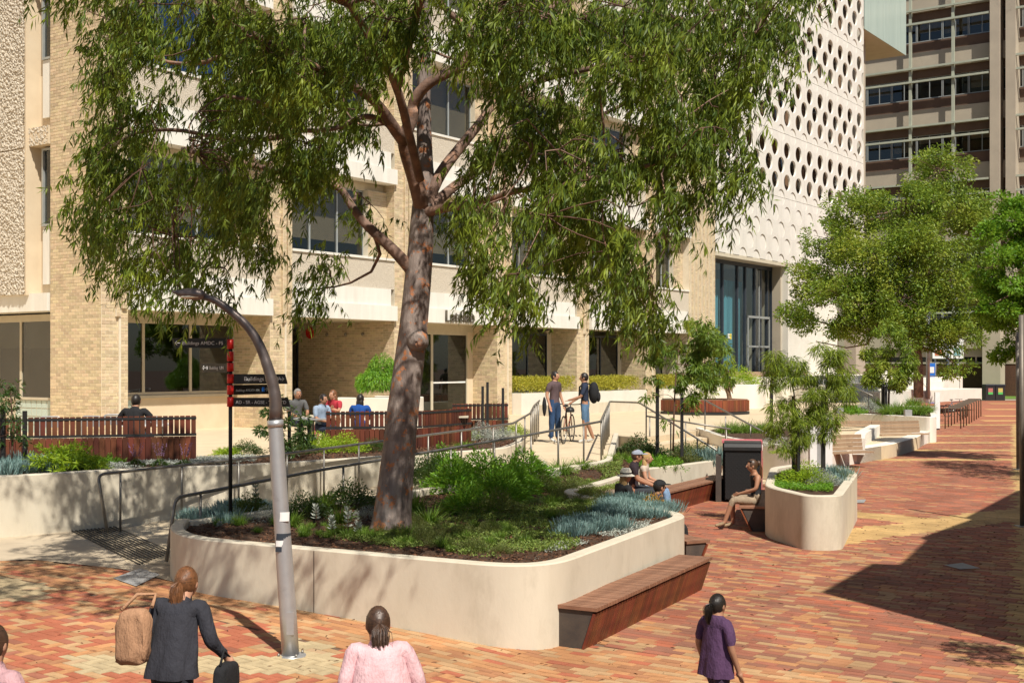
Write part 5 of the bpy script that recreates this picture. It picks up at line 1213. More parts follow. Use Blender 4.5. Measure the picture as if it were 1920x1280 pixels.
# chalk sticks, as drifts nobody could count
def drift(label, regs, zf, n, mesh, name='chalk_stick_drift', smin=.7, smax=1.1):
    base = PM[mesh]; nv = len(base.vertices); co = np.empty(nv*3, np.float32); base.vertices.foreach_get('co', co); co = co.reshape(-1, 3)
    fq = np.array([list(p.vertices) for p in base.polygons]); Vs, Fs = [], []
    for i in range(n):
        reg = random.choice(regs); u_, v_ = random.random(), random.random(); q = [Vector(c) for c in reg]; p = (q[0]*(1-u_)+q[1]*u_)*(1-v_)+(q[3]*(1-u_)+q[2]*u_)*v_
        a = random.uniform(0, 6.28); s = random.uniform(smin, smax); c_, s_ = math.cos(a), math.sin(a); M_ = np.array([[c_, s_, 0], [-s_, c_, 0], [0, 0, 1]])
        Vs.append(co @ M_*s+np.array([p.x, p.y, zf(p.x, p.y)-.01])); Fs.append(fq+i*nv)
    o = npobj(name, np.concatenate(Vs), np.concatenate(Fs), list(base.materials)); kind(o, 'stuff'); o['label'] = label; return o
def Q(*pp, z=.8): return [P(x, y, z) for x, y in pp]
drift('blue-green chalk stick succulents along the right edge of the big planter', [Q((1060, 1022), (1250, 966), (1235, 948), (1060, 985)), Q((1130, 965), (1262, 958), (1240, 946), (1140, 940))], soilz, 42, 'blue', smax=.95)
drift('blue-green chalk sticks at the left tip of the big planter round the sign post', [Q((365, 985), (430, 990), (430, 960), (350, 970)), Q((430, 965), (500, 960), (500, 945), (430, 950))], soilz, 13, 'blue', smax=.95)
drift('dark green succulents at the back right of the big planter', [Q((1010, 935), (1130, 925), (1110, 905), (1040, 900))], soilz, 10, 'tuft', 'dark_tussocks', .4, .6)
drift('low green tussocks dotted over the mulch of the big planter', [Q((620, 1012), (980, 1046), (960, 985), (700, 990)), Q((1000, 985), (1150, 945), (1120, 915), (1000, 940)), Q((380, 995), (690, 1018), (690, 990), (420, 975))], soilz, 60, 'tuft', 'low_tussocks', .28, .55)
drift('low olive bushes spread between the shrubs of the big planter', [Q((980, 975), (1150, 945), (1120, 912), (1000, 930)), Q((700, 1020), (960, 1040), (960, 1000), (760, 990))], soilz, 22, 'shrubO', 'low_bushes', .35, .6)
# ground cover and bark chips
def cover(name, label, poly, zf, n, L, W, mat, hmax=.05):
    xs = [p[0] for p in poly]; ys = [p[1] for p in poly]; x = RNG.uniform(min(xs), max(xs), n*3); y = RNG.uniform(min(ys), max(ys), n*3); k = inside(poly, x, y); x, y = x[k][:n], y[k][:n]
    f = np.array([mn.noise(Vector((a*1.6, b*1.6, 5))) for a, b in zip(x, y)]); 
    if hmax > .03: x, y = x[f > -.12], y[f > -.12]
    z = np.array([zf(a, b) for a, b in zip(x, y)])+RNG.random(len(x))*hmax; d = np.stack([RNG.normal(0, 1, len(x)), RNG.normal(0, 1, len(x)), RNG.uniform(.2, 1.2, len(x)) if hmax > .03 else RNG.normal(0, .15, len(x))], 1)
    o = leaves(name, np.stack([x, y, z], 1), d, L*RNG.uniform(.6, 1.4, len(x)), W, mat, bend=.1); o['label'] = label; return o
cover('ground_cover', 'low green ground cover over the front of the big planter', [(p.x, p.y) for p in Q((600, 1012), (930, 1048), (1080, 1035), (1140, 950), (1000, 935), (740, 980))], soilz, 42000, .035, .016, m_mat, .06)
cover('ground_cover', 'mossy low ground cover at the notch of the big planter', [(p.x, p.y) for p in Q((1070, 920), (1160, 895), (1170, 860), (1060, 880), z=.88)], soilz, 12000, .04, .018, m_mat, .07)
cover('bark_mulch', 'brown bark chips over the soil of the big planter', BED, soilz, 42000, .045, .018, m_chip, .015)
cover('silver_cover', 'small grey-green ground cover at the right front of the big planter', [(p.x, p.y) for p in Q((1000, 1052), (1240, 985), (1235, 972), (1040, 1025))], soilz, 6000, .03, .014, m_silver, .035)
zs1 = lambda x, y: 1.18
cover('ground_cover', 'grey-green mat of low succulents along the top of the ramp wall', [(p.x, p.y) for p in Q((130, 882), (480, 862), (480, 852), (150, 866), z=1.22)], zs1, 14000, .04, .016, m_silver, .06)
cover('bark_mulch', 'bark chips in the bed beside the ramp', BED1, zs1, 9000, .06, .03, m_chip, .015)
n = 900; x = RNG.uniform(-6, 9, n*3); y = RNG.uniform(11, 24, n*3); kk = ~inside([(p.x, p.y) for p in mpath], x, y) & (~inside([(p.x, p.y) for p in p3], x, y)) & (x > -4.6+.0*y); x, y = x[kk][:n], y[kk][:n]
lt = leaves('leaf_litter', np.stack([x, y, gzv(x, y)+.006], 1), np.stack([RNG.normal(size=len(x)), RNG.normal(size=len(x)), np.full(len(x), .02)], 1), RNG.uniform(.03, .09, len(x)), .014, m_chip, bend=0); lt['label'] = 'dry fallen leaves scattered over the brick paving'
# white-leaved rosettes
def rosette(label, px, py, z, hgt, s):
    x, y, z = at(px, py, z); t = thing('silver_rosette', label, 'plant', (x, y, z-.02))
    MB().tube([(0, 0, 0), (.01, 0, hgt*.6), (0, .01, hgt)], [.012, .009, .006], 6).obj('stem', m_twig, t)
    Pn, Dn = [], []
    for k in range(5):
        zz = hgt*(.45+.55*k/4)
        for j in range(7): a = j*.9+k*.5; Dn.append((math.cos(a), math.sin(a), .35+.25*k)); Pn.append((0, 0, zz))
    leaves('foliage', np.array(Pn), np.array(Dn), s, s*.42, m_silver, t, bend=0)
rosette('tall pale rosette plant left of the lamp post', 479, 958, .84, .42, .085)
rosette('pale stemmed rosette plant, middle of three left of the gum trunk', 652, 1008, .80, .36, .085)
rosette('low pale rosette plant, left of three left of the gum trunk', 622, 1002, .80, .22, .075)
rosette('low pale rosette plant, right of three left of the gum trunk', 672, 1005, .80, .18, .075)
rosette('pale rosette plant right beside the lamp post', 592, 985, .82, .26, .08)
rosette('tiny pale rosette near the sign post foot', 412, 990, .80, .08, .06)
# left bed -------------------------------------------------------
for px, py, z, k, s, sz, nm, lab in (
 (118, 868, 1.2, 'feather', 1.45, 1.5, 'feathery_shrub', 'large feathery lime green shrub in front of the long slatted bench'),
 (165, 866, 1.2, 'feather', .9, .8, 'feathery_shrub', 'smaller lime shrub at the right foot of the large feathery one'),
 (205, 858, 1.2, 'featherG', .6, .6, 'feathery_shrub', 'small green ferny plant in front of the bench back, left of the purple flowers'),
 (235, 855, 1.2, 'featherG', .5, .5, 'feathery_shrub', 'tiny green ferny plant close to the purple flower spikes'),
 (425, 852, 1.2, 'feather', .7, .55, 'feathery_shrub', 'green ferny plant left of the black sign post on the terrace bed'),
 (460, 850, 1.2, 'shrubD', .8, .6, 'dark_shrub', 'dark spreading shrub between the sign post and the lamp on the terrace bed'),
 (600, 842, 1.2, 'lime', .9, .8, 'lime_shrub', 'lime green shrub under the slatted bench back left of the gum trunk'),
 (645, 845, 1.2, 'lime', 1.0, .8, 'lime_shrub', 'wide lime shrub beside the gum trunk under the slatted bench back'),
 (560, 848, 1.2, 'shrubD', .8, .7, 'dark_shrub', 'dark shrub at the foot of the sapling behind the lamp post'),
 (700, 842, 1.2, 'shrubD', .7, .5, 'dark_shrub', 'low dark shrub half hidden left of the gum trunk on the terrace bed'),
 (860, 822, 1.2, 'feather', 1.15, 1.0, 'feathery_shrub', 'bright lime feathery shrub right of the gum trunk behind the handrail'),
 (825, 826, 1.2, 'featherG', .9, .7, 'feathery_shrub', 'green feathery shrub touching the gum trunk on the right, behind the handrail'),
 (905, 825, 1.2, 'silver', 1.3, 1.2, 'silver_bush', 'grey silvery bush beside the bright lime shrub behind the handrail'),
 (940, 822, 1.2, 'silver', 1.1, .9, 'silver_bush', 'rounded silvery bush at the end of the terrace bed'),
 (965, 815, 1.2, 'lime', .8, .7, 'lime_shrub', 'small lime shrub at the rounded end of the terrace bed'),
 (870, 838, 1.2, 'tuftL', .8, .5, 'grass_tuft', 'dark strappy tuft under the lime shrub on the terrace bed'),
 (928, 790, 1.2, 'shrubO', .9, 1.4, 'olive_shrub', 'reddish olive bush between the black stakes')):
    x, y, z = at(px, py+(14 if px < 170 else 9 if px < 370 else 0), z); plant(k, nm, lab, x, y, z-.03, s*1.1, sz=sz*1.1)
drift('blue-green chalk sticks at the left end of the ramp wall bed', [Q((-20, 888), (100, 886), (105, 862), (-20, 860), z=1.22), Q((100, 882), (130, 880), (130, 868), (100, 868), z=1.22)], zs1, 20, 'blue', smin=1.0, smax=1.35)
for px, lab in ((255, 'purple flower spikes, left of three clumps before the bench back'), (300, 'purple flower spikes, middle of three clumps before the bench back'), (346, 'purple flower spikes, right of three clumps at the bench corner')):
    x, y, z = at(px, 872, 1.2); t = thing('purple_salvia', lab, 'flowers', (x, y, z)); n = 9; a = RNG.uniform(0, 6.28, n); d = np.stack([np.cos(a)*.35, np.sin(a)*.35, np.ones(n)], 1)
    blades('stem', np.zeros((n, 3)), d, .30, .006, m_grass, t, droop=0, segs=1)
    pp = np.repeat(nrm(d), 30, 0)*RNG.uniform(.18, .42, (n*30, 1)); leaves('flower', pp, RNG.normal(size=(n*30, 3)), .022, .014, m_purple, t); p2, d2 = ball(300, (.14, .14, .10)); leaves('foliage', p2, d2, .05, .016, m_leafD, t)
# bed behind the seated couple ----------------------------------
for px, py, z, k, s, sz, nm, lab in (
 (1195, 838, .95, 'shrubD', 1.25, 1.25, 'dark_shrub', 'dense dark shrub left of the young staked tree behind the couple'),
 (1225, 835, .95, 'shrubD', 1.0, .9, 'dark_shrub', 'smaller dark shrub at the foot of the young tree behind the couple'),
 (1205, 868, .80, 'featherG', 1.15, 1.2, 'feathery_shrub', 'vivid green feathery shrub directly behind the couple'),
 (1245, 868, .76, 'featherG', 1.15, 1.15, 'feathery_shrub', 'vivid green feathery shrub to the right of the couple, above the back bench'),
 (1165, 862, .86, 'tuft', .9, .6, 'grass_tuft', 'bright green grass tuft left of the seated couple'),
 (1145, 868, .86, 'tuft', .8, .6, 'grass_tuft', 'leftmost green grass tuft beside the railing foot near the couple'),
 (1230, 874, .74, 'tuft', .7, .6, 'grass_tuft', 'dark upright tuft at the wall behind the couple, left one'),
 (1262, 872, .74, 'tuft', .6, .6, 'grass_tuft', 'dark upright tuft at the wall behind the couple, right one'),
 (1285, 860, .76, 'shrubO', 1.0, .9, 'olive_shrub', 'olive bush above the middle of the back bench wall'),
 (1315, 855, .76, 'shrubO', 1.0, .8, 'olive_shrub', 'olive bush above the right part of the back bench wall'),
 (1310, 835, .85, 'shrubO', .9, .9, 'olive_shrub', 'reddish olive shrub behind the right stake of the young tree'),
 (1280, 835, .9, 'shrubD', .9, .8, 'dark_shrub', 'dark shrub between the two stakes of the young tree'),
 (1180, 850, .9, 'shrubO', .8, .6, 'olive_shrub', 'brownish olive bush beside the white kerb behind the couple'),
 (1345, 858, .76, 'blue', 1.6, 1.9, 'blue_succulent', 'blue-green bush beside the litter bin, right one'),
 (1330, 856, .76, 'blue', 1.6, 1.7, 'blue_succulent', 'blue-green bush beside the litter bin, left one')):
    x, y, z = at(px, py, z); plant(k, nm, lab, x, y, soilz(x, y)-.03, s*1.1, sz=sz*1.1)
# steps bed, far beds, corner planter
GN = ['leftmost', 'second', 'third', 'fourth', 'fifth', 'sixth', 'rightmost']
for i, px in enumerate((1358, 1372, 1387, 1402, 1417, 1430)):
    x, y, z = at(px, 812-(i % 2)*5, 1.02); plant('tuftL', 'grass_tuft', GN[i]+' of the bright strappy tufts in the bed beside the terrace steps' if i < 5 else 'rightmost of the bright strappy tufts in the bed beside the terrace steps', x, y, z-.05, 1.1, group='strappy tufts beside the terrace steps')
x, y, z = at(1455, 838, .95); plant('silver', 'silver_bush', 'silvery bush at the corner of the bed beside the terrace steps', x, y, z, 1.1)
x, y, z = at(1472, 842, .95); plant('lime', 'lime_shrub', 'brown-green ground bush in the corner of the bed beside the terrace steps', x, y, z-.1, .8, sz=.3)
for i, px in enumerate((1590, 1602, 1626, 1665, 1680, 1694, 1708, 1722, 1736)):
    x, y, z = at(px, 773+(i % 2)*4, .98)
    if px < 1610: plant('featherG', 'feathery_shrub', ('dark green spreading shrub at the left end of the far grass bed', 'green spreading shrub second from the left in the far grass bed')[i], x, y, z, 1.2)
    elif px == 1626: plant('silver', 'silver_bush', 'grey silvery bush in the far grass bed left of the young gum', x, y, z, 1.7)
    else: plant('tuftL', 'grass_tuft', ('leftmost', 'second', 'third', 'fourth', 'fifth', 'rightmost')[i-3]+' long grass tuft at the right end of the far grass bed', x, y, z-.05, 1.75, sz=1.5, group='long grass tufts in the far grass bed')
for i, (px, py) in enumerate(((1662, 762), (1690, 758), (1712, 760), (1640, 764))):
    x, y, z = at(px, py, .98); plant('tuftL', 'grass_tuft', ('tuft in the back row of the far grass bed beneath the young gum', 'tuft in the back row of the far grass bed, centre', 'tuft in the back row of the far grass bed near the white wall', 'tuft in the back row of the far grass bed beside the silvery bush')[i], x, y, z-.05, 1.8, sz=1.5)
for px, py, k, s, sz, nm, lab in ((1512, 906, 'lime', 1.08, .95, 'lime_shrub', 'round lime green shrub at the front of the corner planter'), (1545, 908, 'silver', .85, .9, 'silver_bush', 'silvery bush beside the round lime shrub in the corner planter'), (1556, 892, 'blue', 1.1, 1.2, 'blue_succulent', 'blue-green succulents in the corner planter, left clump'), (1575, 893, 'blue', 1.1, 1.1, 'blue_succulent', 'blue-green succulents in the corner planter, right clump'), (1565, 905, 'blue', .9, 1.0, 'blue_succulent', 'blue-green succulents at the right rim of the corner planter')):
    x, y, z = at(px, py, .82); plant(k, nm, lab, x, y, z-.03, s, sz=sz)
cover('grass_cover', 'green grassy mat in the left part of the corner planter', [(p.x, p.y) for p in Q((1445, 915), (1560, 922), (1560, 905), (1500, 885), (1450, 888), z=.82)], lambda x, y: .81, 16000, .05, .012, m_leafG, .05)
n = 40; x, y, z = at(1588, 900, .82); t = thing('dry_flower_sprays', 'thin dry flower stalks arching over the right rim of the corner planter', 'flowers', (x, y, z)); a = RNG.uniform(0, 6.28, n); d = np.stack([np.cos(a)*.9, np.sin(a)*.9, np.ones(n)], 1); blades('stem', np.zeros((n, 3)), d, .36, .005, m_leafO, t, droop=.2, segs=2)
leaves('flower', np.repeat(nrm(d), 8, 0)*RNG.uniform(.25, .36, (n*8, 1)), RNG.normal(size=(n*8, 3)), .014, .01, m_leafO, t)
x, y, z = at(1218, 948, .88); t = thing('orange_flowers', 'orange flowers with dry stalks at the wall between the seated people', 'flowers', (P(1225, 948, .84).x, P(1225, 948, .84).y, .78)); p2, d2 = ball(700, (.28, .16, .26)); leaves('flower', p2[:420], d2[:420]+np.array([0, 0, 1.2]), .05, .012, m_orange, t); leaves('foliage', p2[420:], d2[420:]+np.array([0, 0, 1.]), .07, .012, m_leafO, t)
# hedges in the troughs
for i, (t, W_) in enumerate(HEDGES):
    o = leaves('hedge', W_, RNG.normal(size=W_.shape)+np.array([0, -.2, .8]), .07, .035, m_leafY, None, bend=.1); del o['kind']; tag(o, ('yellow-green clipped hedge behind the man in the purple-grey shirt', 'yellow-green clipped hedge right of the man with the backpack', 'yellow-green clipped hedge behind the young trees at the end of the brick building')[i], 'hedge', 'yellow hedges along the brick building')
plant('bamboo', 'round_bush', 'round fine-leaved bamboo bush in the café entrance recess behind the woman in red', -3.9, 36.9, 2.3, 1.0, sz=1.15)
x, y, z = at(1385, 716, 2.1); plant('lime', 'lime_shrub', 'sunlit green shrub on the tall white planter wall behind the timber planter', 10.1, 54.6, 2.0, 2.2, sz=2.0); plant('lime', 'lime_shrub', 'green shrub on the left half of the tall white planter wall', 8.6, 54.8, 2.0, 1.8, sz=1.8)
plant('tuftL', 'grass_tuft', 'dark grass clump left of the entrance terraces', 12.9, 61, 1.5, 2.6); plant('shrubD', 'dark_shrub', 'low dark bush left of the entrance terraces', 13.9, 63, 1.6, 2.2, sz=1.6)
# ---------------------------------------------------------------- trees
def curve(a, b, sag=0, wob=.1, n=6, seed=None):
    a, b = Vector(a), Vector(b); L_ = (b-a).length; out = []; w1 = Vector((random.gauss(0, 1), random.gauss(0, 1), random.gauss(0, 1)))*wob*L_; w2 = Vector((random.gauss(0, 1), random.gauss(0, 1), random.gauss(0, 1)))*wob*L_*.5
    for k in range(n+1):
        t = k/n; out.append(a.lerp(b, t)+w1*math.sin(math.pi*t)+w2*math.sin(2*math.pi*t)+Vector((0, 0, -sag*L_*math.sin(math.pi*t))))
    return out
gt = thing('gum_tree', 'large mottled gum tree with drooping leaves rising from the big planter', 'tree')
TY = 16.05
def pth(pl): return [PD(x, y, Y) for x, y, Y in pl]
tr = MB(); tk = [(733, 1000, TY), (735, 985, TY), (738, 940, TY), (743, 880, TY), (752, 800, 16.08), (765, 700, 16.12), (777, 600, 16.18), (786, 500, 16.25), (791, 430, 16.3), (794, 385, 16.35)]
tp = fillet(pth(tk), .5, 3)
def interp_r(pts, pr):
    ys = [PD(0, k[0], TY).z for k in pr]; return [float(np.interp(p.z, ys[::1] if ys[0] < ys[-1] else ys[::-1], [k[1] for k in (pr if ys[0] < ys[-1] else pr[::-1])])) for p in pts]
tr.tube(tp, interp_r(tp, [(1005, .32), (990, .275), (960, .248), (900, .228), (800, .208), (700, .196), (600, .186), (500, .178), (430, .165), (385, .15)]), 28)
trunk = tr.obj('trunk', m_bark, gt)
# gentle bumps and the healed knot
me = trunk.data
for v in me.vertices:
    c = v.co; n_ = mn.noise(Vector((c.x*3, c.y*3, c.z*.9)))*.022+mn.noise(Vector((c.x*9, c.y*9, c.z*3)))*.006; a = Vector((c.x-(-1.5), c.y-16.1, 0)).normalized(); v.co += a*n_
kp = PD(783, 641, 15.92)
kb_ = MB(); K = lambda x, y, z: kp+Vector((x, y, z))
for (rz0, rr0) in ((0, 1),): kb_.tube([K(-.03, .20, .03), K(-.01, .08, .01), K(.02, .01, 0), K(.03, -.03, -.005), K(.035, -.055, -.01), K(.035, -.05, -.01), K(.035, -.035, -.01)], [.17, .145, .11, .085, .065, .045, .022], 20)
kn = kb_.obj('knot', m_bark, gt)
for v in kn.data.vertices: q8 = v.co-kp; v.co += Vector((q8.x, 0, q8.z))*(.16*mn.noise(v.co*14)); v.co.y += .02*mn.noise(v.co*22)
MB().ell(tuple(K(.035, -.045, -.012)), (.045, .02, .05), 12, 8).obj('knot_heart', m_bark2, gt)
limbs = [
 ([(795, 400, 16.35), (798, 345, 16.45), (796, 284, 16.5), (794, 192, 16.55), (796, 110, 16.6), (800, 20, 16.7), (806, -90, 16.8), (800, -220, 16.7)], .135, .05),
 ([(793, 395, 16.3), (780, 340, 16.2), (762, 285, 16.0), (757, 262, 15.9), (774, 215, 15.9), (776, 188, 15.8), (800, 157, 15.7), (870, 122, 15.6), (883, 98, 15.5), (878, 60, 15.5), (861, 40, 15.5), (826, 10, 15.4), (800, -70, 15.2)], .115, .035),
 ([(757, 265, 15.9), (735, 235, 15.6), (716, 205, 15.4), (700, 188, 15.2), (660, 160, 14.8), (600, 130, 14.2), (540, 100, 13.7), (470, 60, 13.3), (400, 40, 13.1)], .085, .028),
 ([(752, 258, 15.9), (720, 225, 15.6), (680, 215, 15.2), (640, 240, 14.8), (560, 250, 14.3), (500, 190, 13.9), (420, 180, 13.6)], .045, .02),
 ([(796, 412, 16.32), (806, 362, 16.38), (830, 318, 16.5), (868, 270, 16.7), (905, 225, 17), (925, 190, 17.2), (980, 70, 17.6), (1030, 20, 17.8), (1100, -60, 18)], .10, .035),
 ([(792, 425, 16.3), (812, 385, 16.35), (850, 350, 16.6), (890, 325, 16.9), (930, 300, 17.2), (1000, 270, 17.6), (1080, 240, 18), (1180, 190, 18.5), (1280, 160, 18.8)], .085, .022),
 ([(786, 405, 16.3), (812, 394, 16.2), (850, 387, 16.0), (890, 382, 15.8), (930, 372, 15.6), (962, 358, 15.4), (990, 355, 15.2), (1060, 340, 14.8), (1150, 330, 14.4), (1250, 300, 14.1)], .075, .022),
 ([(782, 520, 16.25), (762, 495, 16.2), (735, 466, 16.2), (712, 445, 16.2), (690, 425, 16.2), (672, 405, 16.2), (655, 380, 16.2), (640, 352, 16.2), (600, 340, 16.1), (520, 320, 16), (430, 300, 15.9), (340, 280, 15.8)], .09, .03),
 ([(925, 190, 17.2), (1010, 150, 17.0), (1100, 130, 16.6), (1200, 110, 16.3), (1320, 90, 16.1), (1420, 60, 15.9)], .05, .018),
 ([(793, 392, 16.32), (786, 345, 16.25), (776, 300, 16.3), (740, 150, 17.2), (690, 60, 18), (620, -20, 18.6)], .06, .02),
 ([(560, 250, 14.3), (450, 270, 14.6), (330, 240, 14.9), (240, 250, 15.2), (190, 300, 15.4)], .035, .014),
 ([(470, 60, 13.3), (400, 120, 13.5), (300, 120, 13.8), (230, 60, 14)], .03, .014)]
limbs += [('w', (-1.2, 16.0, 5.4), (-1.4, 15.0, 6.4), (-1.8, 13.6, 7.0), (-2.2, 12.0, 7.3), (-2.4, 10.4, 7.4), (-2.5, 9.2, 7.3)), ('w', (-1.8, 13.6, 7.0), (-3.2, 12.2, 7.2), (-4.2, 10.8, 7.3)), ('w', (-1.4, 15.0, 6.4), (-.8, 12.6, 7.3), (-.2, 10.4, 7.4))]
nodes = []
for pl_, r0, r1 in [l if l[0] != 'w' else (l[1:], .06, .018) for l in limbs]:
    pts = fillet(pth(pl_) if r0 != .06 or pl_[0][0] > 50 else [Vector(q) for q in pl_], .35, 3); n = len(pts); rad = [r0+(r1-r0)*(k/(n-1))**.8 for k in range(n)]
    mb = MB(); mb.tube(pts, rad, 12); mb.obj('branch', m_bark2 if r0 < .13 else m_bark, gt)
    for p, r_ in zip(pts, rad):
        if r_ < .09: nodes.append((p, r_))
blobs = [(230, 60, 60, 70), (330, 40, 70, 60), (230, 180, 60, 60), (140, 208, 28, 14), (180, 290, 60, 50), (150, 350, 25, 35), (270, 310, 80, 75), (235, 410, 50, 60), (245, 480, 35, 35), (350, 185, 80, 40), (450, 90, 80, 80), (470, 200, 90, 60), (570, 60, 90, 60), (620, 130, 70, 60), (640, 205, 60, 60),
 (400, 300, 80, 60), (460, 350, 70, 60), (400, 420, 60, 55), (350, 500, 45, 45), (400, 530, 40, 30), (480, 440, 50, 35), (560, 290, 80, 60), (570, 350, 60, 35), (600, 515, 35, 25), (590, 545, 25, 20), (205, 470, 30, 35), (255, 505, 22, 25), (300, 430, 50, 50), (1420, 150, 40, 60), (1450, 110, 40, 40), (1340, 240, 60, 50), (680, 60, 80, 60), (745, 40, 70, 45), (720, 110, 30, 40), (905, 55, 60, 45), (985, 100, 85, 70), (1080, 60, 100, 60), (1180, 80, 100, 70), (1300, 60, 100, 55), (1400, 80, 70, 70), (1480, 60, 35, 45), (1375, 190, 55, 50),
 (1300, 180, 80, 70), (1200, 190, 90, 60), (1100, 190, 90, 60), (1010, 230, 70, 60), (950, 260, 50, 50), (1050, 300, 65, 45), (1150, 300, 90, 60), (1260, 300, 80, 55), (1340, 290, 55, 55), (1370, 340, 22, 40), (1315, 380, 28, 35), (1225, 400, 60, 55), (1150, 400, 80, 60), (1050, 370, 60, 55), (1000, 430, 80, 50), (915, 410, 55, 50), (900, 480, 60, 50), (955, 525, 45, 45), (955, 590, 35, 22), (1120, 470, 75, 50), (1065, 515, 50, 35), (1150, 540, 45, 40), (1200, 500, 36, 45), (1225, 560, 26, 50), (1212, 610, 18, 30),
 (690, 400, 30, 25), (640, 300, 50, 35), (880, 330, 30, 20), (600, 190, 70, 60), (520, 140, 60, 50)]
clumps = []
for cx_, cy_, rx, ry in blobs:
    rx *= .88; ry *= .86; cy_ -= 8; n = max(4, int(rx*ry/190)); cc_ = None
    for q_ in range(n):
        if q_ % 4 and cc_ is not None: clumps.append((cc_+Vector(RNG.normal(0, .13, 3)), 1.0)); continue
        cc_ = None
        a = random.uniform(0, 6.283); q = math.sqrt(random.random()); px, py = cx_+rx*q*math.cos(a), cy_+ry*q*math.sin(a); dx = (px-800)/700; sp = 3.4*math.sqrt(max(.05, 1-dx*dx)); Y = 15.6+random.uniform(-sp, sp*.8)
        if 690 < px < 850 and py > 150: Y = random.uniform(17.2, 19)
        if 640 < px < 870 and py > 190 and random.random() < .75: continue
        if 800 < px < 890 and 90 < py < 330: continue
        if mn.noise(Vector((px/95, py/80, Y*.35))) < (-.24 if px < 900 else -.12): continue
        cc_ = PD(px, py, Y); clumps.append((cc_, 1.0))
for _ in range(330):                        # the part of the crown above the picture
    a = random.uniform(0, 6.283); q = math.sqrt(random.random()); x, y = -1+5.0*q*math.cos(a), 15.6+3.6*q*math.sin(a); z = random.uniform(7.6, 8.2+2.6*(1-q*q)); clumps.append((Vector((x, y, z)), 1.1))
for _ in range(150):                        # forward spread of the crown over the paving, above the picture
    x, y, z = random.uniform(-4.8, .6), random.uniform(8.9, 12.6), random.uniform(6.7, 8.0)
    if (CH-z)/y*F+HZ < -10: clumps.append((Vector((x, y, z)), 1.0))
tw_ = MB(); nodesA = np.array([n[0] for n in nodes]); sec = []
for i in range(0, len(clumps), 9):          # secondary boughs
    c = clumps[i][0]; d = np.linalg.norm(nodesA-np.array(c), axis=1); k = int(np.argmin(d+.15*RNG.random(len(d)))); a, r_ = nodes[k]; pts = curve(a, c+Vector((0, 0, .1)), sag=-.08, wob=.10, n=5); r0 = min(r_*.6, .028)
    tw_.tube(pts, [r0*(1-.7*j/5) for j in range(6)], 6, False); sec += pts[2:]
secA = np.array([list(s) for s in sec]+[list(n[0]) for n in nodes]); twm = MB(); LP, LD, LL = [], [], []
for c, s in clumps:
    d = np.linalg.norm(secA-np.array(c), axis=1); k = int(np.argmin(d)); pts = curve(Vector(secA[k]), c, sag=-.12, wob=.12, n=4); twm.tube(pts, [.009, .008, .006, .005, .004], 4, False)
    for _ in range(8):                       # hanging sprays
        o = np.array(c)+RNG.normal(0, .12, 3); d_ = nrm(np.array([RNG.normal(-.20, .55), RNG.normal(0, .5), RNG.uniform(-1.3, .15)])); ln = RNG.uniform(.20, .42)*s; m = 20; t = RNG.random((m, 1)); pts_ = o+d_*t*ln+np.array([0, 0, -1])*t*t*.14
        LP.append(pts_); LD.append(np.array([-.22, 0, -1.0])+RNG.normal(0, .42, (m, 3))); LL.append(RNG.uniform(.085, .155, m))
kind(tw_.obj('boughs', m_bark2, gt), 'stuff'); kind(twm.obj('twigs', m_twig, gt), 'stuff')
LP = np.concatenate(LP); LD = np.concatenate(LD); LL = np.concatenate(LL)
leaves('crown', LP, LD, LL, .021, m_leafE, gt, bend=.05)
def round_tree(name, label, base, trunk_pts, r0, lobes, nl, L, W, mat, barkm, down=0.0, twigs=True, group=None, wob=.25, gap=-.25):
    t = thing(name, label, 'tree', group=group); tp = fillet([Vector(p) for p in trunk_pts], .4, 3); n = len(tp); MB().tube(tp, [r0*(1-.55*k/(n-1)) for k in range(n)], 12).obj('trunk', barkm, t)
    bm_ = MB(); Lp, Ld = [], []
    for (c, r_) in lobes:
        c = Vector(c); k = min(range(n//3, n), key=lambda i: (tp[i]-c).length); bm_.tube(curve(tp[k], c, sag=-.05, wob=.08, n=6), [r0*.38*(1-.75*j/6) for j in range(7)], 7, False)
        m = int(nl*r_[0]*r_[2]); sub = [nrm(RNG.normal(size=3))*RNG.uniform(.55, 1.0)*np.array(r_) for _ in range(max(6, int(14*r_[0]*r_[2])))]
        for s_ in sub:
            q = max(20, m//len(sub)); rad = wob*(.8+.5*random.random())*max(.35, r_[0]**.5); d = nrm(RNG.normal(size=(q, 3))); d[:, 2] = d[:, 2]*.75; Lp.append(np.array(c)+s_+d*rad*RNG.uniform(.5, 1.1, (q, 1))); Ld.append(d+np.array([0, 0, .25-down])+RNG.normal(0, .45, (q, 3)))
            if twigs: bm_.tube(curve(c, Vector(np.array(c)+s_), wob=.1, n=3), [r0*.09, r0*.07, r0*.05, r0*.03], 4, False)
    kind(bm_.obj('branches', barkm, t), 'stuff'); Lp = np.concatenate(Lp); Ld = np.concatenate(Ld); fq_ = .42/wob; kp_ = np.array([mn.noise(Vector(q)*fq_) for q in Lp]) > gap; Lp, Ld = Lp[kp_], Ld[kp_]; leaves('crown', Lp, Ld, L*RNG.uniform(.7, 1.2, len(Lp)), W, mat, t, bend=.15); return t
def lob(lst, Y, sy=.9, k=1.0): return [(PD(x, y, Y+dy), (rx*Y/F*k, rx*Y/F*sy*k, ry*Y/F*k)) for x, y, rx, ry, dy in lst]
FY = 62
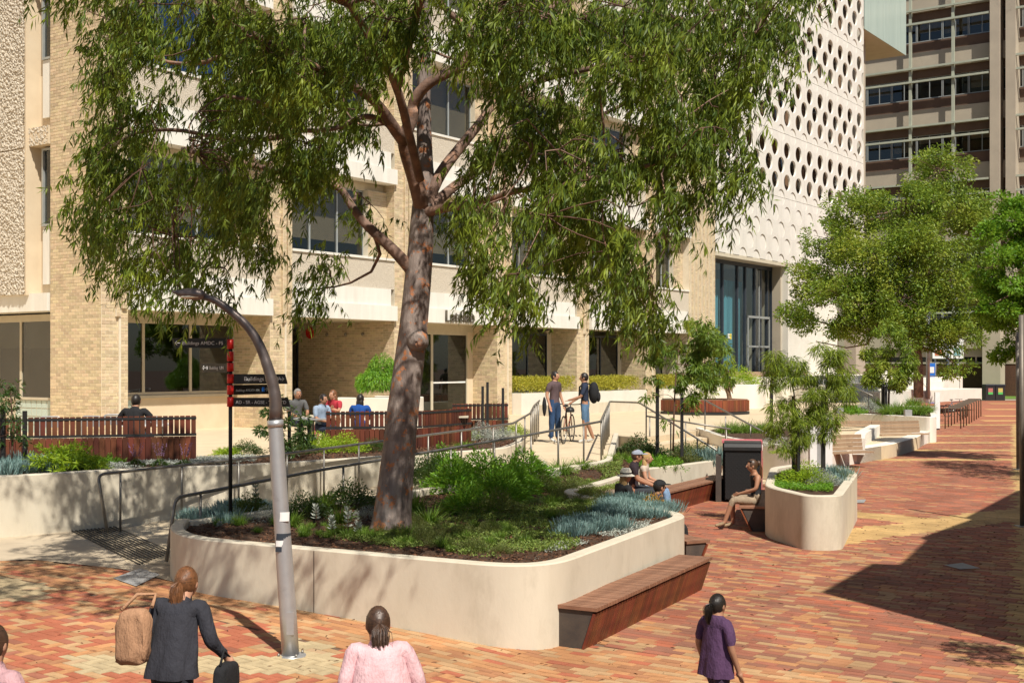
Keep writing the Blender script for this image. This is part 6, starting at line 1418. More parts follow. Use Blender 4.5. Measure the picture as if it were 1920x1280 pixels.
round_tree('gum_tree', 'big rounded yellow-green gum tree at the far end of the terrace', None, [PD(1722, 745, FY), PD(1722, 680, FY), PD(1716, 640, FY), PD(1728, 600, FY), PD(1735, 560, FY), PD(1740, 480, FY), PD(1745, 380, FY)], .25,
 lob([(1760, 320, 62, 45, 0), (1800, 390, 70, 40, 1), (1700, 390, 70, 45, -1), (1620, 400, 60, 50, 0), (1560, 450, 55, 40, 0), (1640, 480, 80, 50, -2), (1730, 460, 80, 50, -2), (1830, 430, 50, 35, 0), (1520, 530, 50, 40, 0), (1510, 590, 40, 28, -1), (1590, 560, 70, 45, -2), (1680, 560, 80, 50, -2), (1770, 540, 70, 50, -1), (1650, 610, 60, 35, -2), (1740, 630, 50, 30, -1), (1790, 620, 50, 35, -1), (1580, 620, 55, 25, -1), (1840, 520, 45, 45, 0), (1530, 640, 0.5, .5, 0), (1790, 690, 30, 12, -1)], FY, .9, .95), 3900, .17, .07, m_leafE2, m_bark2, down=.25, wob=.52, gap=-.27)
RT = 27.5
round_tree('street_tree', 'dense bright green tree leaning in from the right edge', None, [(17.4, 38, .0), (17.3, 38, 2.5), (17.0, 38, 5), (16.8, 38, 7.5)], .16,
 [(PD(x, y, 37+dy), (rx*37/F, rx*37/F, ry*37/F)) for x, y, rx, ry, dy in ((1905, 400, 40, 40, 0), (1880, 450, 55, 45, 0), (1860, 500, 45, 35, 0), (1900, 540, 60, 50, 0), (1860, 570, 40, 40, 0), (1900, 610, 50, 45, 1), (1890, 660, 30, 30, 1), (1950, 480, 60, 90, 0), (1960, 600, 60, 80, 0))], 6500, .13, .06, m_leafB, m_bark2, down=.15, wob=.36)
round_tree('shade_tree', 'tree outside the right edge whose shadow falls on the near paving', None, [(6.7, 9.9, 0), (6.7, 9.9, 2.2), (6.6, 9.95, 3.6)], .09, [((6.55, 9.95, 3.7), (.8, .8, .7)), ((7.1, 9.4, 3.9), (.8, .8, .7)), ((6.7, 9.5, 4.4), (.8, .8, .6))], 2600, .09, .035, m_leafB, m_bark2)
round_tree('shade_tree', 'street tree just outside the right edge whose crown shades the far part of the path', None, [(15.6, 30.4, 0), (15.6, 30.4, 2.8), (15.5, 30.4, 5.4)], .15,
 [((15.2, 30.4, 6.2), (1.6, 2.2, 1.2)), ((15.0, 32.2, 5.7), (1.3, 1.6, 1.0)), ((15.3, 28.6, 5.9), (1.4, 1.5, 1.0)), ((16.6, 29.6, 6.0), (1.4, 1.4, 1.1)), ((15.9, 31.6, 7.2), (1.3, 1.3, .9))], 2200, .12, .05, m_leafB, m_bark2, wob=.3)
def sapling(label, stem, lobes, nl, L, W, mat, stakes, down=.7, r0=.022, wob=.20, group='young staked trees', gap=-.25):
    t = round_tree('young_tree', label, None, stem, r0, lobes, nl, L, W, mat, m_twig, down=down, wob=wob, group=group, gap=gap)
    for (x, y0, y1, Y, w_) in stakes:
        a, b = PD(x, y1, Y), PD(x+1, y0, Y); MB().box(((a.x+b.x)/2, Y, (a.z+b.z)/2), (w_, w_, (b.z-a.z)/2)).obj('stake', m_black, t)
    return t
Y1 = 28.3
sapling('leafy young tree between two black stakes behind the seated couple', [PD(1262, 845, Y1), PD(1264, 760, Y1), PD(1268, 690, Y1), PD(1275, 640, Y1)],
 lob([(1245, 650, 38, 35, 0), (1280, 690, 45, 40, 0), (1310, 660, 40, 45, 0), (1240, 700, 30, 25, 0), (1300, 720, 40, 30, 0), (1330, 690, 28, 35, 0), (1285, 625, 32, 25, 0), (1218, 745, 22, 12, 0), (1260, 790, 20, 14, 0), (1290, 770, 18, 14, 0), (1320, 625, 34, 28, 0), (1348, 655, 26, 30, 0), (1225, 665, 26, 30, 0), (1355, 705, 18, 24, 0)], Y1), 3800, .15, .032, m_sapG, [(1232, 722, 850, 28.4, .038), (1278, 738, 855, 28.2, .034)], down=1.1)
Y2 = 47.4
sapling('pale willowy tree growing out of the hexagonal timber planter', [PD(1325, 762, Y2), PD(1322, 700, Y2), PD(1320, 640, Y2)],
 lob([(1300, 625, 30, 25, 0), (1330, 630, 35, 40, 0), (1355, 650, 22, 35, 0), (1318, 680, 36, 32, 0), (1345, 700, 25, 30, 0), (1320, 730, 25, 18, 0)], Y2), 2600, .18, .035, m_leafW, [], down=1.0, r0=.04, wob=.3)
Y3 = 22.4
sapling('willowy young tree with black stakes in the corner planter, left half', [PD(1492, 915, Y3), PD(1494, 820, Y3), PD(1490, 740, Y3), PD(1480, 690, Y3)],
 lob([(1465, 680, 26, 25, 0), (1490, 700, 28, 28, 0), (1450, 710, 18, 20, 0), (1475, 770, 30, 30, 0), (1450, 790, 20, 25, 0), (1500, 790, 28, 30, 0), (1480, 830, 30, 18, 0), (1520, 730, 26, 30, 0)], Y3), 15000, .13, .0125, m_leafW, [(1487, 742, 880, 22.6, .026), (1497, 765, 885, 22.3, .024), (1446, 720, 800, 29, .035)], down=1.2, wob=.27, gap=-.6)
sapling('willowy young tree with one thick black stake in the corner planter, right half', [PD(1541, 915, Y3), PD(1543, 820, Y3), PD(1550, 740, Y3), PD(1552, 680, Y3)],
 lob([(1545, 665, 30, 22, 0), (1570, 690, 28, 30, 0), (1540, 705, 28, 26, 0), (1575, 740, 22, 30, 0), (1548, 770, 26, 30, 0), (1560, 800, 20, 20, 0), (1530, 790, 16, 30, 0)], Y3), 15000, .13, .0125, m_leafW, [(1543, 732, 888, 22.4, .034)], down=1.2, wob=.27, gap=-.6)
Y4 = 54.5
sapling('grey-green young gum with stakes in the far grass bed', [PD(1666, 770, Y4), PD(1667, 720, Y4), PD(1672, 660, Y4)],
 lob([(1670, 630, 30, 25, 0), (1650, 665, 28, 28, 0), (1685, 665, 30, 30, 0), (1668, 700, 34, 26, 0), (1695, 705, 22, 25, 0), (1645, 705, 20, 22, 0)], Y4), 3000, .20, .05, m_leafE2, [(1655, 720, 770, 54.4, .06), (1660, 724, 772, 54.2, .06)], down=.9, r0=.05, wob=.35)
Y5 = 24.0
sapling('dark leafy young tree with a stake behind the lamp post', [PD(528, 862, Y5), PD(530, 800, Y5), PD(528, 750, Y5)],
 lob([(530, 755, 26, 18, 0), (520, 785, 32, 22, 0), (555, 790, 30, 25, 0), (500, 815, 26, 20, 0), (545, 825, 36, 22, 0), (575, 815, 18, 22, 0), (525, 845, 30, 15, 0)], Y5), 5000, .10, .030, m_leafD, [(542, 770, 862, 24.1, .03)], down=.3, wob=.16)
Y6 = 20.6
sapling('dark young tree at the far left in front of the slatted bench', [PD(22, 880, Y6), PD(24, 800, Y6), PD(20, 740, Y6)],
 lob([(15, 725, 26, 20, 0), (5, 755, 28, 22, 0), (35, 765, 20, 16, 0), (15, 795, 30, 16, 0), (40, 820, 20, 12, 0), (-5, 820, 20, 18, 0)], Y6), 5000, .10, .028, m_leafD, [(5, 760, 885, 20.7, .035), (46, 770, 885, 20.9, .03)], down=.3, wob=.16)
# ================================================================ PEOPLE
sk = flat('skin_light', (.52, .27, .17), .55, .92, 6, .03); sk2 = flat('skin_tan', (.40, .20, .12), .55, .92, 6, .03)
def cloth(name, c): 
    if name in bpy.data.materials: return bpy.data.materials[name]
    return M(name, c, tuple(x*.72 for x in c), .88, ns=7, nd=6, bump=.9, bs=9, bdist=.03, stretch=(1.4, 1.4, .55))
POSES = {
 'stand': dict(pelvis=(0, 0, .94), waist=(0, 0, 1.08), chest=(0, .01, 1.28), neck=(0, .0, 1.45), headb=(0, .02, 1.49), headt=(0, .03, 1.61), shL=(-.172, 0, 1.395), shR=(.172, 0, 1.395), elL=(-.25, -.03, 1.13), elR=(.25, -.03, 1.13), wrL=(-.26, .07, .89), wrR=(.26, .07, .89), hiL=(-.09, 0, .90), hiR=(.09, 0, .90), knL=(-.11, .02, .50), knR=(.11, .02, .50), anL=(-.12, -.01, .09), anR=(.12, -.01, .09), toL=(-.15, .17, .03), toR=(.15, .17, .03)),
 'sit': dict(pelvis=(0, 0, .55), waist=(0, -.02, .69), chest=(0, -.01, .89), neck=(0, .03, 1.07), headb=(0, .05, 1.10), headt=(0, .07, 1.215), shL=(-.185, .0, 1.01), shR=(.185, .0, 1.01), elL=(-.24, .06, .76), elR=(.24, .06, .76), wrL=(-.12, .28, .68), wrR=(.12, .28, .68), hiL=(-.09, .03, .53), hiR=(.09, .03, .53), knL=(-.12, .45, .53), knR=(.12, .45, .53), anL=(-.12, .47, .10), anR=(.12, .47, .10), toL=(-.14, .66, .03), toR=(.14, .66, .03))}
def hair_strands(mat, ln, Mh, t):
    """hair combed back over the skull into a loose ponytail, strand by strand"""
    n = 1300; tie = np.array([0, -.115, .035]); th = RNG.uniform(0, 2*math.pi, n); ph = RNG.uniform(.05, 1.95, n)
    d = np.stack([np.cos(th)*np.sin(ph), np.sin(th)*np.sin(ph), np.cos(ph)], 1); d = d[~((d[:, 1] > .30) & (d[:, 2] < .60))]; n = len(d); sc8 = np.array([.084, .101, .114]); off = np.array([0, -.010, .018])
    td = nrm((tie-off)/sc8); rows = []; side = nrm(np.cross(d, td)+1e-6)*.0035; j1 = RNG.normal(0, 1, (n, 3)); L_ = (ln+.10)*RNG.uniform(.55, 1.05, (n, 1))
    for s in range(6):
        f = s/5; q = nrm(d*(1-f)+td*f); c = q*sc8*(1.0+.05*f+.012*j1[:, :1])+off; rows.append((c-side, c+side))
    for s in range(1, 6):
        f = s/5; c = tie+np.array([0, -.035*math.sin(f*2.4)-.01, 0])+j1*np.array([.020, .014, .008])*(1-.35*f)*(.6+1.2*f*(1-f)*2)+np.array([0, 0, -1.])*L_*f; w8 = side*(1-.7*f); rows.append((c-w8, c+w8))
    Vv = np.stack([v for r_ in rows for v in r_], 1).reshape(-1, 3); b_ = (np.arange(n)*22)[:, None]; Fq = np.concatenate([b_+np.array([[2*s, 2*s+1, 2*s+3, 2*s+2]]) for s in range(10)], 0)
    Mn = np.array(Mh); Vv = Vv @ Mn[:3, :3].T+Mn[:3, 3]; kind(npobj('hair_strands', Vv, Fq, mat, t), 'stuff')
def person(label, loc, rz_, pose, H=1.72, skin=sk, top=None, legs=None, shoe=None, hair=None, sleeve=.9, short=False, hairlen=0, upd=None, female=False, vest=False, face=True, group=None, strands=False, loose=None):
    J = {k: Vector(v) for k, v in POSES[pose].items()}
    upd = dict(upd or {}); look_ = upd.pop('look', None)
    for k, v in upd.items(): J[k] = Vector(v)
    s = H/1.72; t = thing('person', label, 'person', loc, rz_, group)
    t.scale = (s, s, s)
    w_ = .92 if female else 1.0
    R_ = dict(pelvis=.125, waist=.105*w_, chest=.125*w_, neck=.060, headb=.075, headt=.07, shL=.058*w_, shR=.058*w_, elL=.042, elR=.042, wrL=.028, wrR=.028, hiL=.095, hiR=.095, knL=.060, knR=.060, anL=.040, anR=.040, toL=.032, toR=.032)
    bones = [('pelvis', 'waist', 'T'), ('waist', 'chest', 'T'), ('chest', 'neck', 'T'), ('neck', 'headb', 'S'), ('headb', 'headt', 'S'), ('chest', 'shL', 'T'), ('chest', 'shR', 'T'), ('shL', 'elL', 'A'), ('shR', 'elR', 'A'), ('elL', 'wrL', 'F'), ('elR', 'wrR', 'F'), ('pelvis', 'hiL', 'L'), ('pelvis', 'hiR', 'L'), ('hiL', 'knL', 'L'), ('hiR', 'knR', 'L'), ('knL', 'anL', 'K'), ('knR', 'anR', 'K'), ('anL', 'toL', 'B'), ('anR', 'toR', 'B')]
    names = list(J); vs = [J[n] for n in names]; rs = [R_[n] for n in names]; ed = [(names.index(a), names.index(b)) for a, b, _ in bones]; ex = []
    for sd_ in 'LR':                          # hands: palm and five fingers
        wv = J['wr'+sd_]; d = (wv-J['el'+sd_]).normalized(); pal = wv+d*.075; side = d.cross(Vector((0, 1, 0) if abs(d.y) < .8 else (0, 0, 1))).normalized(); curl = Vector((0, 0, -.25))+Vector((0, .1, 0))
        i0 = len(vs); vs.append(pal); rs.append(.030); ed.append((names.index('wr'+sd_), i0)); ex.append((wv, pal, 'S'))
        for q, ln in ((-1.5, .055), (-.5, .068), (.5, .064), (1.5, .052)):
            k = pal+side*q*.017+d*.02; m = k+d*ln*.5; e = m+(d+curl).normalized()*ln*.55; n0 = len(vs); vs += [k, m, e]; rs += [.0095, .0088, .007]; ed += [(i0, n0), (n0, n0+1), (n0+1, n0+2)]
            ex.append((k, e, 'S'))
        k = wv+d*.04+side*.03*(1 if sd_ == 'L' else -1); e = k+(d+side*(.5 if sd_ == 'L' else -.5)).normalized()*.05; n0 = len(vs); vs += [k, e]; rs += [.012, .009]; ed += [(i0, n0), (n0, n0+1)]; ex.append((k, e, 'S'))
    me = bpy.data.meshes.new('body'); me.from_pydata([tuple(v) for v in vs], ed, []); o = bpy.data.objects.new('body', me); COL.objects.link(o)
    md = o.modifiers.new('s', 'SKIN'); md.use_smooth_shade = True
    for i, sv in enumerate(me.skin_vertices[0].data): sv.radius = (rs[i], rs[i]*(.82 if i < 3 else 1)); sv.use_root = (i == 0)
    o.modifiers.new('ss', 'SUBSURF').levels = 1
    dg = bpy.context.evaluated_depsgraph_get(); dg.update(); m2 = bpy.data.meshes.new_from_object(o.evaluated_get(dg)); bpy.data.objects.remove(o)
    segs = [(J[a], J[b], c) for a, b, c in bones]+ex; mats = [skin, top, legs, shoe]; m2.materials.clear(); [m2.materials.append(m) for m in mats]
    for f in m2.polygons:
        c = f.center; best = (9e9, 'S', 0)
        for a, b, r in segs:
            ab = b-a; tt = max(0, min(1, (c-a).dot(ab)/ab.length_squared)); d = (a+ab*tt-c).length-(.06 if r in 'TL' else 0)
            if d < best[0]: best = (d, r, tt)
        r, tt = best[1], best[2]; i = 0
        if r == 'T': i = 1 if not (vest and c.z > J['neck'].z-.06) and not c.z > J['neck'].z+.005 else 0
        if r == 'T' and vest and abs(c.x) > .115 and c.z > J['chest'].z+.0: i = 0
        if r == 'T': pass
        elif r == 'A': i = 1 if tt < sleeve*1.0 and not vest else 0
        elif r == 'F': i = 1 if sleeve > 1 else 0
        elif r == 'L': i = 0 if (short is True and tt > .93) else 2
        elif r == 'K': i = 0 if short is True else (2 if tt < (.25 if short else .93) else 0)
        elif r == 'B': i = 3
        f.material_index = i; f.use_smooth = True
    nv_ = len(m2.vertices); cnt_ = np.zeros(nv_); 
    for f in m2.polygons:
        for v_ in f.vertices: cnt_[v_] += (1 if f.material_index in (1, 2) else -5)
    no_ = [v.normal.copy() for v in m2.vertices]
    for v in m2.vertices:
        if cnt_[v.index] > 0: n_ = mn.noise(v.co*9); v.co += no_[v.index]*(.014+.012*n_)
    m2.name = 'body'; b = bpy.data.objects.new('body', m2); link(b, t)
    if loose:
        mt, z0_, z1_, r0_, r1_ = loose; cz = (J['chest']+J['pelvis'])/2; vs8 = []; nu, nvv = 40, 14
        for jj in range(nvv+1):
            f = jj/nvv; zc = J['chest'].z+.06-(J['chest'].z+.06-z0_)*f; ctr = J['chest'].lerp(J['pelvis'], min(1, f*1.1)); rr8 = r0_+(r1_-r0_)*f**.8
            for ii in range(nu): a8 = 2*math.pi*ii/nu; w8 = 1+f*(.07*math.sin(5*a8+1.3)+.05*math.sin(9*a8+4*f))+.03*mn.noise(Vector((math.cos(a8)*2, math.sin(a8)*2, f*4))); vs8.append((ctr.x+rr8*1.12*w8*math.cos(a8), ctr.y+rr8*.78*w8*math.sin(a8), zc))
        mb8 = MB(); mb8.add(vs8, [(jj*nu+ii, jj*nu+(ii+1) % nu, (jj+1)*nu+(ii+1) % nu, (jj+1)*nu+ii) for jj in range(nvv) for ii in range(nu)], True); mb8.obj('loose_top', mt, t)
    hb, ht = J['headb'], J['headt']; up = (ht-hb).normalized(); hc_ = hb.lerp(ht, .62); fw = look_
    fwd = Vector((0, 1, 0)) if fw is None else Vector(fw).normalized()
    rt = fwd.cross(ZU).normalized(); Mh = Matrix(((rt.x, fwd.x, 0, hc_.x), (rt.y, fwd.y, 0, hc_.y), (0, 0, 1, hc_.z), (0, 0, 0, 1)))
    MB().ell((0, .0, 0), (.076, .094, .112), 16, 12, M=Mh).obj('head', skin, t)
    if hair:
        MB().ell((0, -.012, .018), (.087, .103, .115), 16, 12, keep=lambda v: not (v.y > .045 and v.z < .075) and v.z > -.075 and not (v.y > .0 and v.z < .0), M=Mh).obj('hair', hair, t)
        if hairlen and strands: hair_strands(hair, hairlen, Mh, t)
        elif hairlen: MB().ell((0, -.055, -.06-hairlen*.4), (.092, .062, .10+hairlen*.55), 14, 10, M=Mh).obj('hair', hair, t)
    if face:
        mb = MB(); mb.tube([Mh @ Vector((0, .085, .02)), Mh @ Vector((0, .112, -.018)), Mh @ Vector((0, .088, -.026))], [.009, .015, .010], 6); mb.obj('nose', skin, t)
        for sx in (-.03, .03): MB().ell((sx, .084, .012), (.012, .008, .006), 8, 6, M=Mh).obj('eye', m_dkframe, t); MB().ell((sx*2.55, .0, -.005), (.012, .022, .032), 8, 6, M=Mh).obj('ear', skin, t)
        MB().ell((0, .086, -.052), (.022, .008, .006), 8, 6, M=Mh).obj('mouth', flat('lips', (.35, .10, .08)) if 'lips' not in bpy.data.materials else bpy.data.materials['lips'], t)
    return t, Mh, J
def facing(dx, dy): return math.atan2(-dx, dy)
def hairm(name, c): return M(name, c, tuple(x*.6 for x in c), .45, ns=30, island=.45, spec=.5)
h_dk = hairm('dark_hair', (.025, .018, .014)); h_br = hairm('brown_hair', (.09, .045, .025)); h_bl = cloth('blond_hair', (.50, .32, .14)); h_gr = cloth('grey_hair', (.30, .28, .26)); h_rd = hairm('auburn_hair', (.22, .09, .035))
navy = cloth('navy_cloth', (.025, .035, .07)); blk = cloth('black_cloth', (.018, .018, .02)); jean = cloth('jeans_cloth', (.03, .07, .16)); ljean = cloth('light_jeans_cloth', (.22, .34, .52)); sh_w = cloth('white_shoe', (.7, .68, .64)); sh_d = cloth('dark_shoe', (.05, .04, .035))
# the two men at the top of the ramp
t, Mh, J = person('standing man in a purple-grey shirt and blue jeans at the top of the ramp', (1.05, 30.4, 1.05), facing(.75, -.66), 'stand', 1.80, sk, cloth('mauve_shirt', (.13, .085, .09)), jean, sh_w, h_dk, sleeve=.75, upd=dict(look=(-.2, 1, 0)))
jk = MB(); jk.ell((0, 0, 0), (.05, .10, .24), 16, 12); jk.v = [(x+.03*mn.noise(Vector((y*9, z*7, 1))), y*(1+.5*(z < 0))+.03*mn.noise(Vector((x*9, z*9, 2))), z) for x, y, z in jk.v]; o = jk.obj('jacket', blk); o.location = (.80, 30.25, 1.95); tag(o, 'dark jacket hanging from the hand of the man in the purple-grey shirt', 'jacket')
t, Mh, J = person('standing man in a navy shirt and denim shorts holding the bicycle', (1.80, 30.3, 1.05), facing(-.95, .0), 'stand', 1.76, sk2, navy, cloth('denim_shorts', (.12, .22, .36)), sh_w, h_dk, sleeve=.8, short=True, upd=dict(elL=(-.23, .10, 1.12), wrL=(-.20, .34, 1.05), elR=(.23, .08, 1.13), wrR=(.18, .30, .98), anR=(.13, -.22, .09), toR=(.15, -.05, .03), knR=(.11, -.06, .5)))
bp = thing('backpack', 'black backpack on the back of the man in the navy shirt', 'backpack', (1.80, 30.3, 1.05), facing(-.95, 0))
mb = MB(); mb.ell((0, -.22, 1.24), (.165, .13, .27), 16, 12); mb.obj('bag', blk, bp); MB().ell((0, -.33, 1.14), (.12, .06, .13), 12, 8).obj('front_pocket', blk, bp)
for sx in (-.12, .12): MB().tube([(sx, -.14, 1.44), (sx, 0, 1.49), (sx, .13, 1.38), (sx, .14, 1.15), (sx, -.02, 1.02)], .018, 6).obj('strap', blk, bp)
# bicycle
def bicycle(label, loc, rz_, col, group=None):
    t = thing('bicycle', label, 'bicycle', loc, rz_, group); r = .335; ty = m_black
    for x, nme in ((-.52, 'wheel'), (.52, 'wheel')):
        mb = MB(); n = 36; mb.tube([(x+r*math.cos(2*math.pi*k/n), 0, r+r*math.sin(2*math.pi*k/n)) for k in range(n+1)], .016, 6, False); wl_ = mb.obj('wheel', ty, t)
        sp = MB()
        for k in range(18): a = 2*math.pi*k/18; sp.tube([(x, 0, r), (x+.32*math.cos(a), 0, r+.32*math.sin(a))], .0018, 3, False)
        sp.tube([(x+.315*math.cos(2*math.pi*k/n), 0, r+.315*math.sin(2*math.pi*k/n)) for k in range(n+1)], .009, 5, False); kind(sp.obj('spokes', m_steel, wl_), 'stuff')
    mb = MB(); bbk = (-.08, 0, .30); st = (-.20, 0, .78); hd_ = (.36, 0, .80); hd2 = (.39, 0, .66)
    for a, b in ((bbk, st), (bbk, hd2), (st, hd_), (hd_, hd2), (bbk, (-.52, 0, r)), (st, (-.52, 0, r))): mb.tube([a, b], .017, 8)
    mb.obj('frame', col, t); MB().tube([hd2, (.45, 0, .45), (.52, 0, r)], .014, 8).obj('fork', col, t)
    mb = MB(); mb.tube([hd_, (.34, 0, .93)], .014, 8); mb.tube(fillet(L3((.26, -.27, .95), (.40, -.16, .93), (.40, .16, .93), (.26, .27, .95)), .08, 4), .012, 8); mb.obj('handlebar', m_black, t)
    mb = MB(); mb.tube([st, (-.235, 0, .90)], .013, 8); mb.ell((-.24, 0, .915), (.13, .065, .03), 12, 6); mb.obj('saddle', m_black, t)
    mb = MB(); mb.lathe([(.0, -.01), (.09, -.01), (.09, .01), (0, .01)], 16); o = mb.obj('crank', m_steel, t); o.rotation_euler = (R(90), 0, 0); o.location = (-.08, -.03, .30); MB().box((-.08, -.09, .16), (.045, .03, .01)).obj('pedal', m_black, t)
    return t
bicycle('bicycle with thin tyres held upright between the two standing men', (1.38, 30.35, 1.055), R(76), flat('copper_frame', (.35, .14, .08), .4))
hm = MB().ell((0, 0, 0), (.11, .14, .10), 12, 8, keep=lambda v: v.z > -.03).obj('helmet', m_black); hm.location = (1.42, 30.0, 1.86); tag(hm, 'dark helmet hanging at the handlebar of the bicycle between the men', 'helmet')
bicycle('bicycle leaning at the far end of the bike racks', (24.0, 66.5, gz(24, 66.5)), R(25), flat('blue_grey_frame', (.10, .12, .16), .4), None)
# couple on the back bench
t, Mh, J = person('seated man in a grey cap and dark T-shirt on the back bench', (2.36, 23.75, .0), facing(.95, -.1), 'sit', 1.78, sk2, cloth('plum_shirt', (.035, .022, .028)), cloth('charcoal_shorts', (.045, .05, .06)), sh_w, h_br, sleeve=.75, short=True, upd=dict(anL=(-.12, .62, .10), toL=(-.14, .8, .03), wrL=(-.10, .38, .62), wrR=(.10, .40, .62)))
def cap(tt, Mh, m, lab):
    o = MB(); o.ell((0, 0, .045), (.092, .11, .085), 16, 10, keep=lambda v: v.z > .035, M=Mh); o.obj('cap', m, tt); MB().ell((0, .12, .045), (.07, .085, .012), 12, 6, M=Mh).obj('cap_peak', m, tt)
cap(t, Mh, cloth('grey_cap', (.34, .38, .46)), '')
t, Mh, J = person('blonde woman in a cream top and pale jeans beside the man in the grey cap', (2.62, 24.25, .0), facing(.97, -.25), 'sit', 1.66, sk, cloth('cream_top', (.62, .50, .40)), ljean, sh_w, h_bl, sleeve=.4, hairlen=.14, female=True)
# pair on the notch bench, seen over the planter
t, Mh, J = person('long-haired blonde woman in a cream sun hat behind the planter wall', (1.86, 20.6, -.02), facing(.9, .42), 'sit', 1.66, sk, blk, blk, sh_d, h_bl, sleeve=.8, hairlen=.22, female=True)
mb = MB(); mb.lathe([(.0, .15), (.07, .145), (.098, .10), (.105, .045), (.160, .015), (.162, .008), (.10, .03)], 24); o = mb.obj('hat', cloth('cream_hat', (.70, .66, .56)), t); o.matrix_local = Mh
mb = MB(); mb.lathe([(.1065, .045), (.107, .07), (.104, .072)], 24); o = mb.obj('hat_band', blk, t); o.matrix_local = Mh
t, Mh, J = person('man in a black cap and navy T-shirt, leaning, behind the planter wall', (2.34, 19.9, -.16), facing(.9, .3), 'sit', 1.70, sk2, navy, blk, sh_d, h_dk, sleeve=.8); cap(t, Mh, blk, '')
# woman on the right bench
t, Mh, J = person('woman in a black singlet and patterned trousers seated on the bench by the corner planter', (4.43, 22.35, .0), facing(-.98, -.12), 'sit', 1.68, sk2, blk, cloth('patterned_trousers', (.38, .29, .20)), cloth('tan_sandal', (.38, .27, .16)), h_br, female=True, vest=True, sleeve=0, upd=dict(anL=(-.08, .62, .12), toL=(-.10, .80, .08), knL=(-.1, .46, .56), knR=(.1, .40, .56), anR=(.1, .40, .09), toR=(.12, .58, .04), elR=(.27, -.20, .92), wrR=(.13, -.16, 1.08), wrL=(-.02, .30, .66)), short='crop')
MB().ell((0, -.13, .05), (.045, .045, .05), 10, 8, M=Mh).obj('hair_bun', h_br, t); MB().tube([Mh @ Vector((-.075, .03, .09)), Mh @ Vector((0, .075, .10)), Mh @ Vector((.075, .03, .09))], .014, 6).obj('sunglasses', m_black, t)
# people on the terrace
person('man in a black T-shirt seated with his back turned behind the long slatted bench', (-7.18, 23.35, 1.05), facing(.1, 1), 'sit', 1.82, sk2, blk, navy, sh_d, h_dk, sleeve=.8, upd=dict(elL=(-.34, .05, .80), elR=(.34, .05, .80)))
person('grey-haired man in a grey shirt seated by the café corner', (-4.95, 28.2, 1.12), facing(.4, -.6), 'sit', 1.74, sk2, cloth('grey_shirt', (.12, .12, .12)), navy, sh_d, h_gr, sleeve=.8)
person('dark-haired man in a pale blue T-shirt laughing at the end of the long table', (-4.25, 27.35, 1.02), facing(.75, -.5), 'sit', 1.74, sk2, cloth('pale_blue_shirt', (.33, .42, .55)), navy, sh_d, h_dk, sleeve=.8, upd=dict(wrL=(-.2, .25, .72), wrR=(.2, .25, .72)))
person('woman with auburn hair in a red top and pink trousers with folded arms', (-4.12, 28.5, 1.12), facing(-.6, -.8), 'sit', 1.70, sk, cloth('red_top', (.50, .04, .06)), cloth('pink_trousers', (.70, .15, .22)), sh_d, h_rd, sleeve=.7, hairlen=.12, female=True, upd=dict(wrL=(.10, .2, .90), wrR=(-.10, .22, .88), elL=(-.24, .1, .8), elR=(.24, .1, .8)))
person('dark-haired woman in a bright blue top, back turned, behind the slatted bench', (-3.35, 27.0, 1.10), facing(.1, 1), 'sit', 1.64, sk, cloth('blue_top', (.01, .08, .35)), navy, sh_d, h_dk, sleeve=.8, hairlen=.10, female=True)
person('dark figure walking past the tall white planter wall on the upper terrace', (8.6, 48.6+.3, 1.62-.57), facing(1, .1), 'stand', 1.78, sk2, blk, cloth('tan_trousers', (.30, .20, .12)), sh_d, h_dk, upd=dict(knL=(-.1, .14, .5), anL=(-.1, .1, .1), anR=(.1, -.2, .12), toR=(.1, -.05, .04)))
# people in the foreground
walk = dict(knL=(-.1, .16, .52), anL=(-.1, .16, .10), toL=(-.11, .34, .05), knR=(.1, -.04, .50), anR=(.1, -.26, .16), toR=(.11, -.14, .04))
lean = dict(chest=(0, .10, 1.27), neck=(0, .17, 1.42), headb=(0, .20, 1.45), headt=(0, .25, 1.55), shL=(-.18, .13, 1.38), shR=(.18, .13, 1.38), elL=(-.25, .06, 1.12), elR=(.27, .10, 1.12), wrR=(.33, .22, .98), wrL=(-.22, .28, 1.05))
WX, WY = -2.25, 8.1; WA = facing(.25, .95)
t, Mh, J = person('woman in black walking away in the foreground with a tan bag over her shoulder', (WX, WY, gz(WX, WY)), WA, 'stand', 1.52, sk, cloth('charcoal_cloth', (.035, .035, .045)), cloth('dark_trousers', (.02, .022, .03)), sh_d, h_rd, sleeve=1.2, hairlen=.17, female=True, strands=True, loose=(cloth('charcoal_cloth', (.035, .035, .045)), .86, 0, .135, .185), upd=dict(**walk, **lean))
bg_ = thing('shoulder_bag', 'tan cloth bag on the left shoulder of the walking woman in black', 'bag', (WX, WY, gz(WX, WY)), WA); bg_.scale = (.88,)*3
mb = MB(); mb.ell((0, 0, 0), (1, 1, 1), 24, 16); sg8 = lambda v, p: math.copysign(abs(v)**p, v)
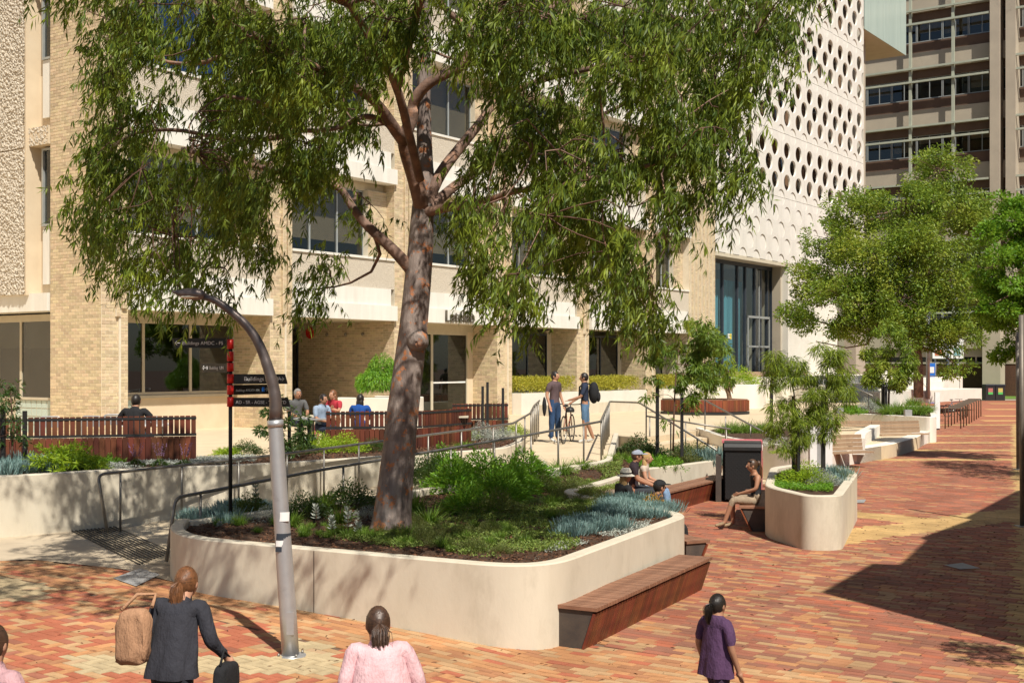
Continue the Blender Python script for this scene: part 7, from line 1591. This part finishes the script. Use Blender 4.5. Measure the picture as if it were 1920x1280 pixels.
mb.v = [(-.25+.135*sg8(x, .5)*(1-.12*z)+.02*mn.noise(Vector((x*2, y*2, z*2))), -.11+.075*sg8(y, .6)*(1-.35*max(0, z))+.035*mn.noise(Vector((x*3, z*3, 4))), 1.17+.21*sg8(z, .45)+.03*x) for x, y, z in mb.v]
o = mb.obj('bag_body', cloth('tan_cloth', (.46, .25, .14)), bg_)
MB().tube([(-.36, -.10, 1.36), (-.30, .02, 1.46), (-.19, .10, 1.45), (-.15, -.02, 1.38)], .014, 8).obj('strap', bpy.data.materials['tan_cloth'], bg_)
hb_ = thing('handbag', 'black handbag in the right hand of the walking woman in black', 'bag', (WX, WY, gz(WX, WY)), WA); hb_.scale = (.88,)*3; mb = MB(); mb.ell((0, 0, 0), (1, 1, 1), 20, 14); mb.v = [(.36+.055*sg8(x, .6), .18+.15*sg8(y, .5)*(1-.18*z), .84+.11*sg8(z, .5)) for x, y, z in mb.v]; mb.obj('bag_body', blk, hb_)
MB().tube([(.36, .08, .94), (.35, .16, 1.04), (.36, .28, .94)], .010, 6).obj('strap', blk, hb_)
person('brown-haired woman in a loose pale pink top passing close to the camera', (-.78, 7.3, gz(-.8, 7)), facing(-.2, 1), 'stand', 1.50, sk, cloth('pale_pink_cloth', (.80, .50, .52)), cloth('pale_pink_skirt', (.72, .44, .47)), sh_w, h_br, sleeve=1.2, hairlen=.20, female=True, strands=True, loose=(cloth('pale_pink_cloth', (.80, .50, .52)), .62, 0, .145, .27), upd=dict(**walk, **lean))
person('brown-haired person in a pink top cut off at the bottom left corner', (-2.72, 6.4, gz(-2.7, 6)), facing(.3, 1), 'stand', 1.46, sk, cloth('dusty_pink_cloth', (.62, .36, .38)), navy, sh_w, h_br, sleeve=.8, hairlen=.22, female=True, strands=True, loose=(cloth('dusty_pink_cloth', (.62, .36, .38)), .80, 0, .14, .21), upd=walk)
person('dark-haired child in a dark purple top walking near the long bench', (1.60, 9.6, 0), facing(.8, .6), 'stand', 1.22, sk2, cloth('purple_cloth', (.10, .045, .11)), cloth('purple_trousers', (.06, .035, .07)), sh_d, h_dk, sleeve=.9, hairlen=.12, strands=True, loose=(cloth('purple_cloth', (.10, .045, .11)), .80, 0, .14, .20), upd=walk)
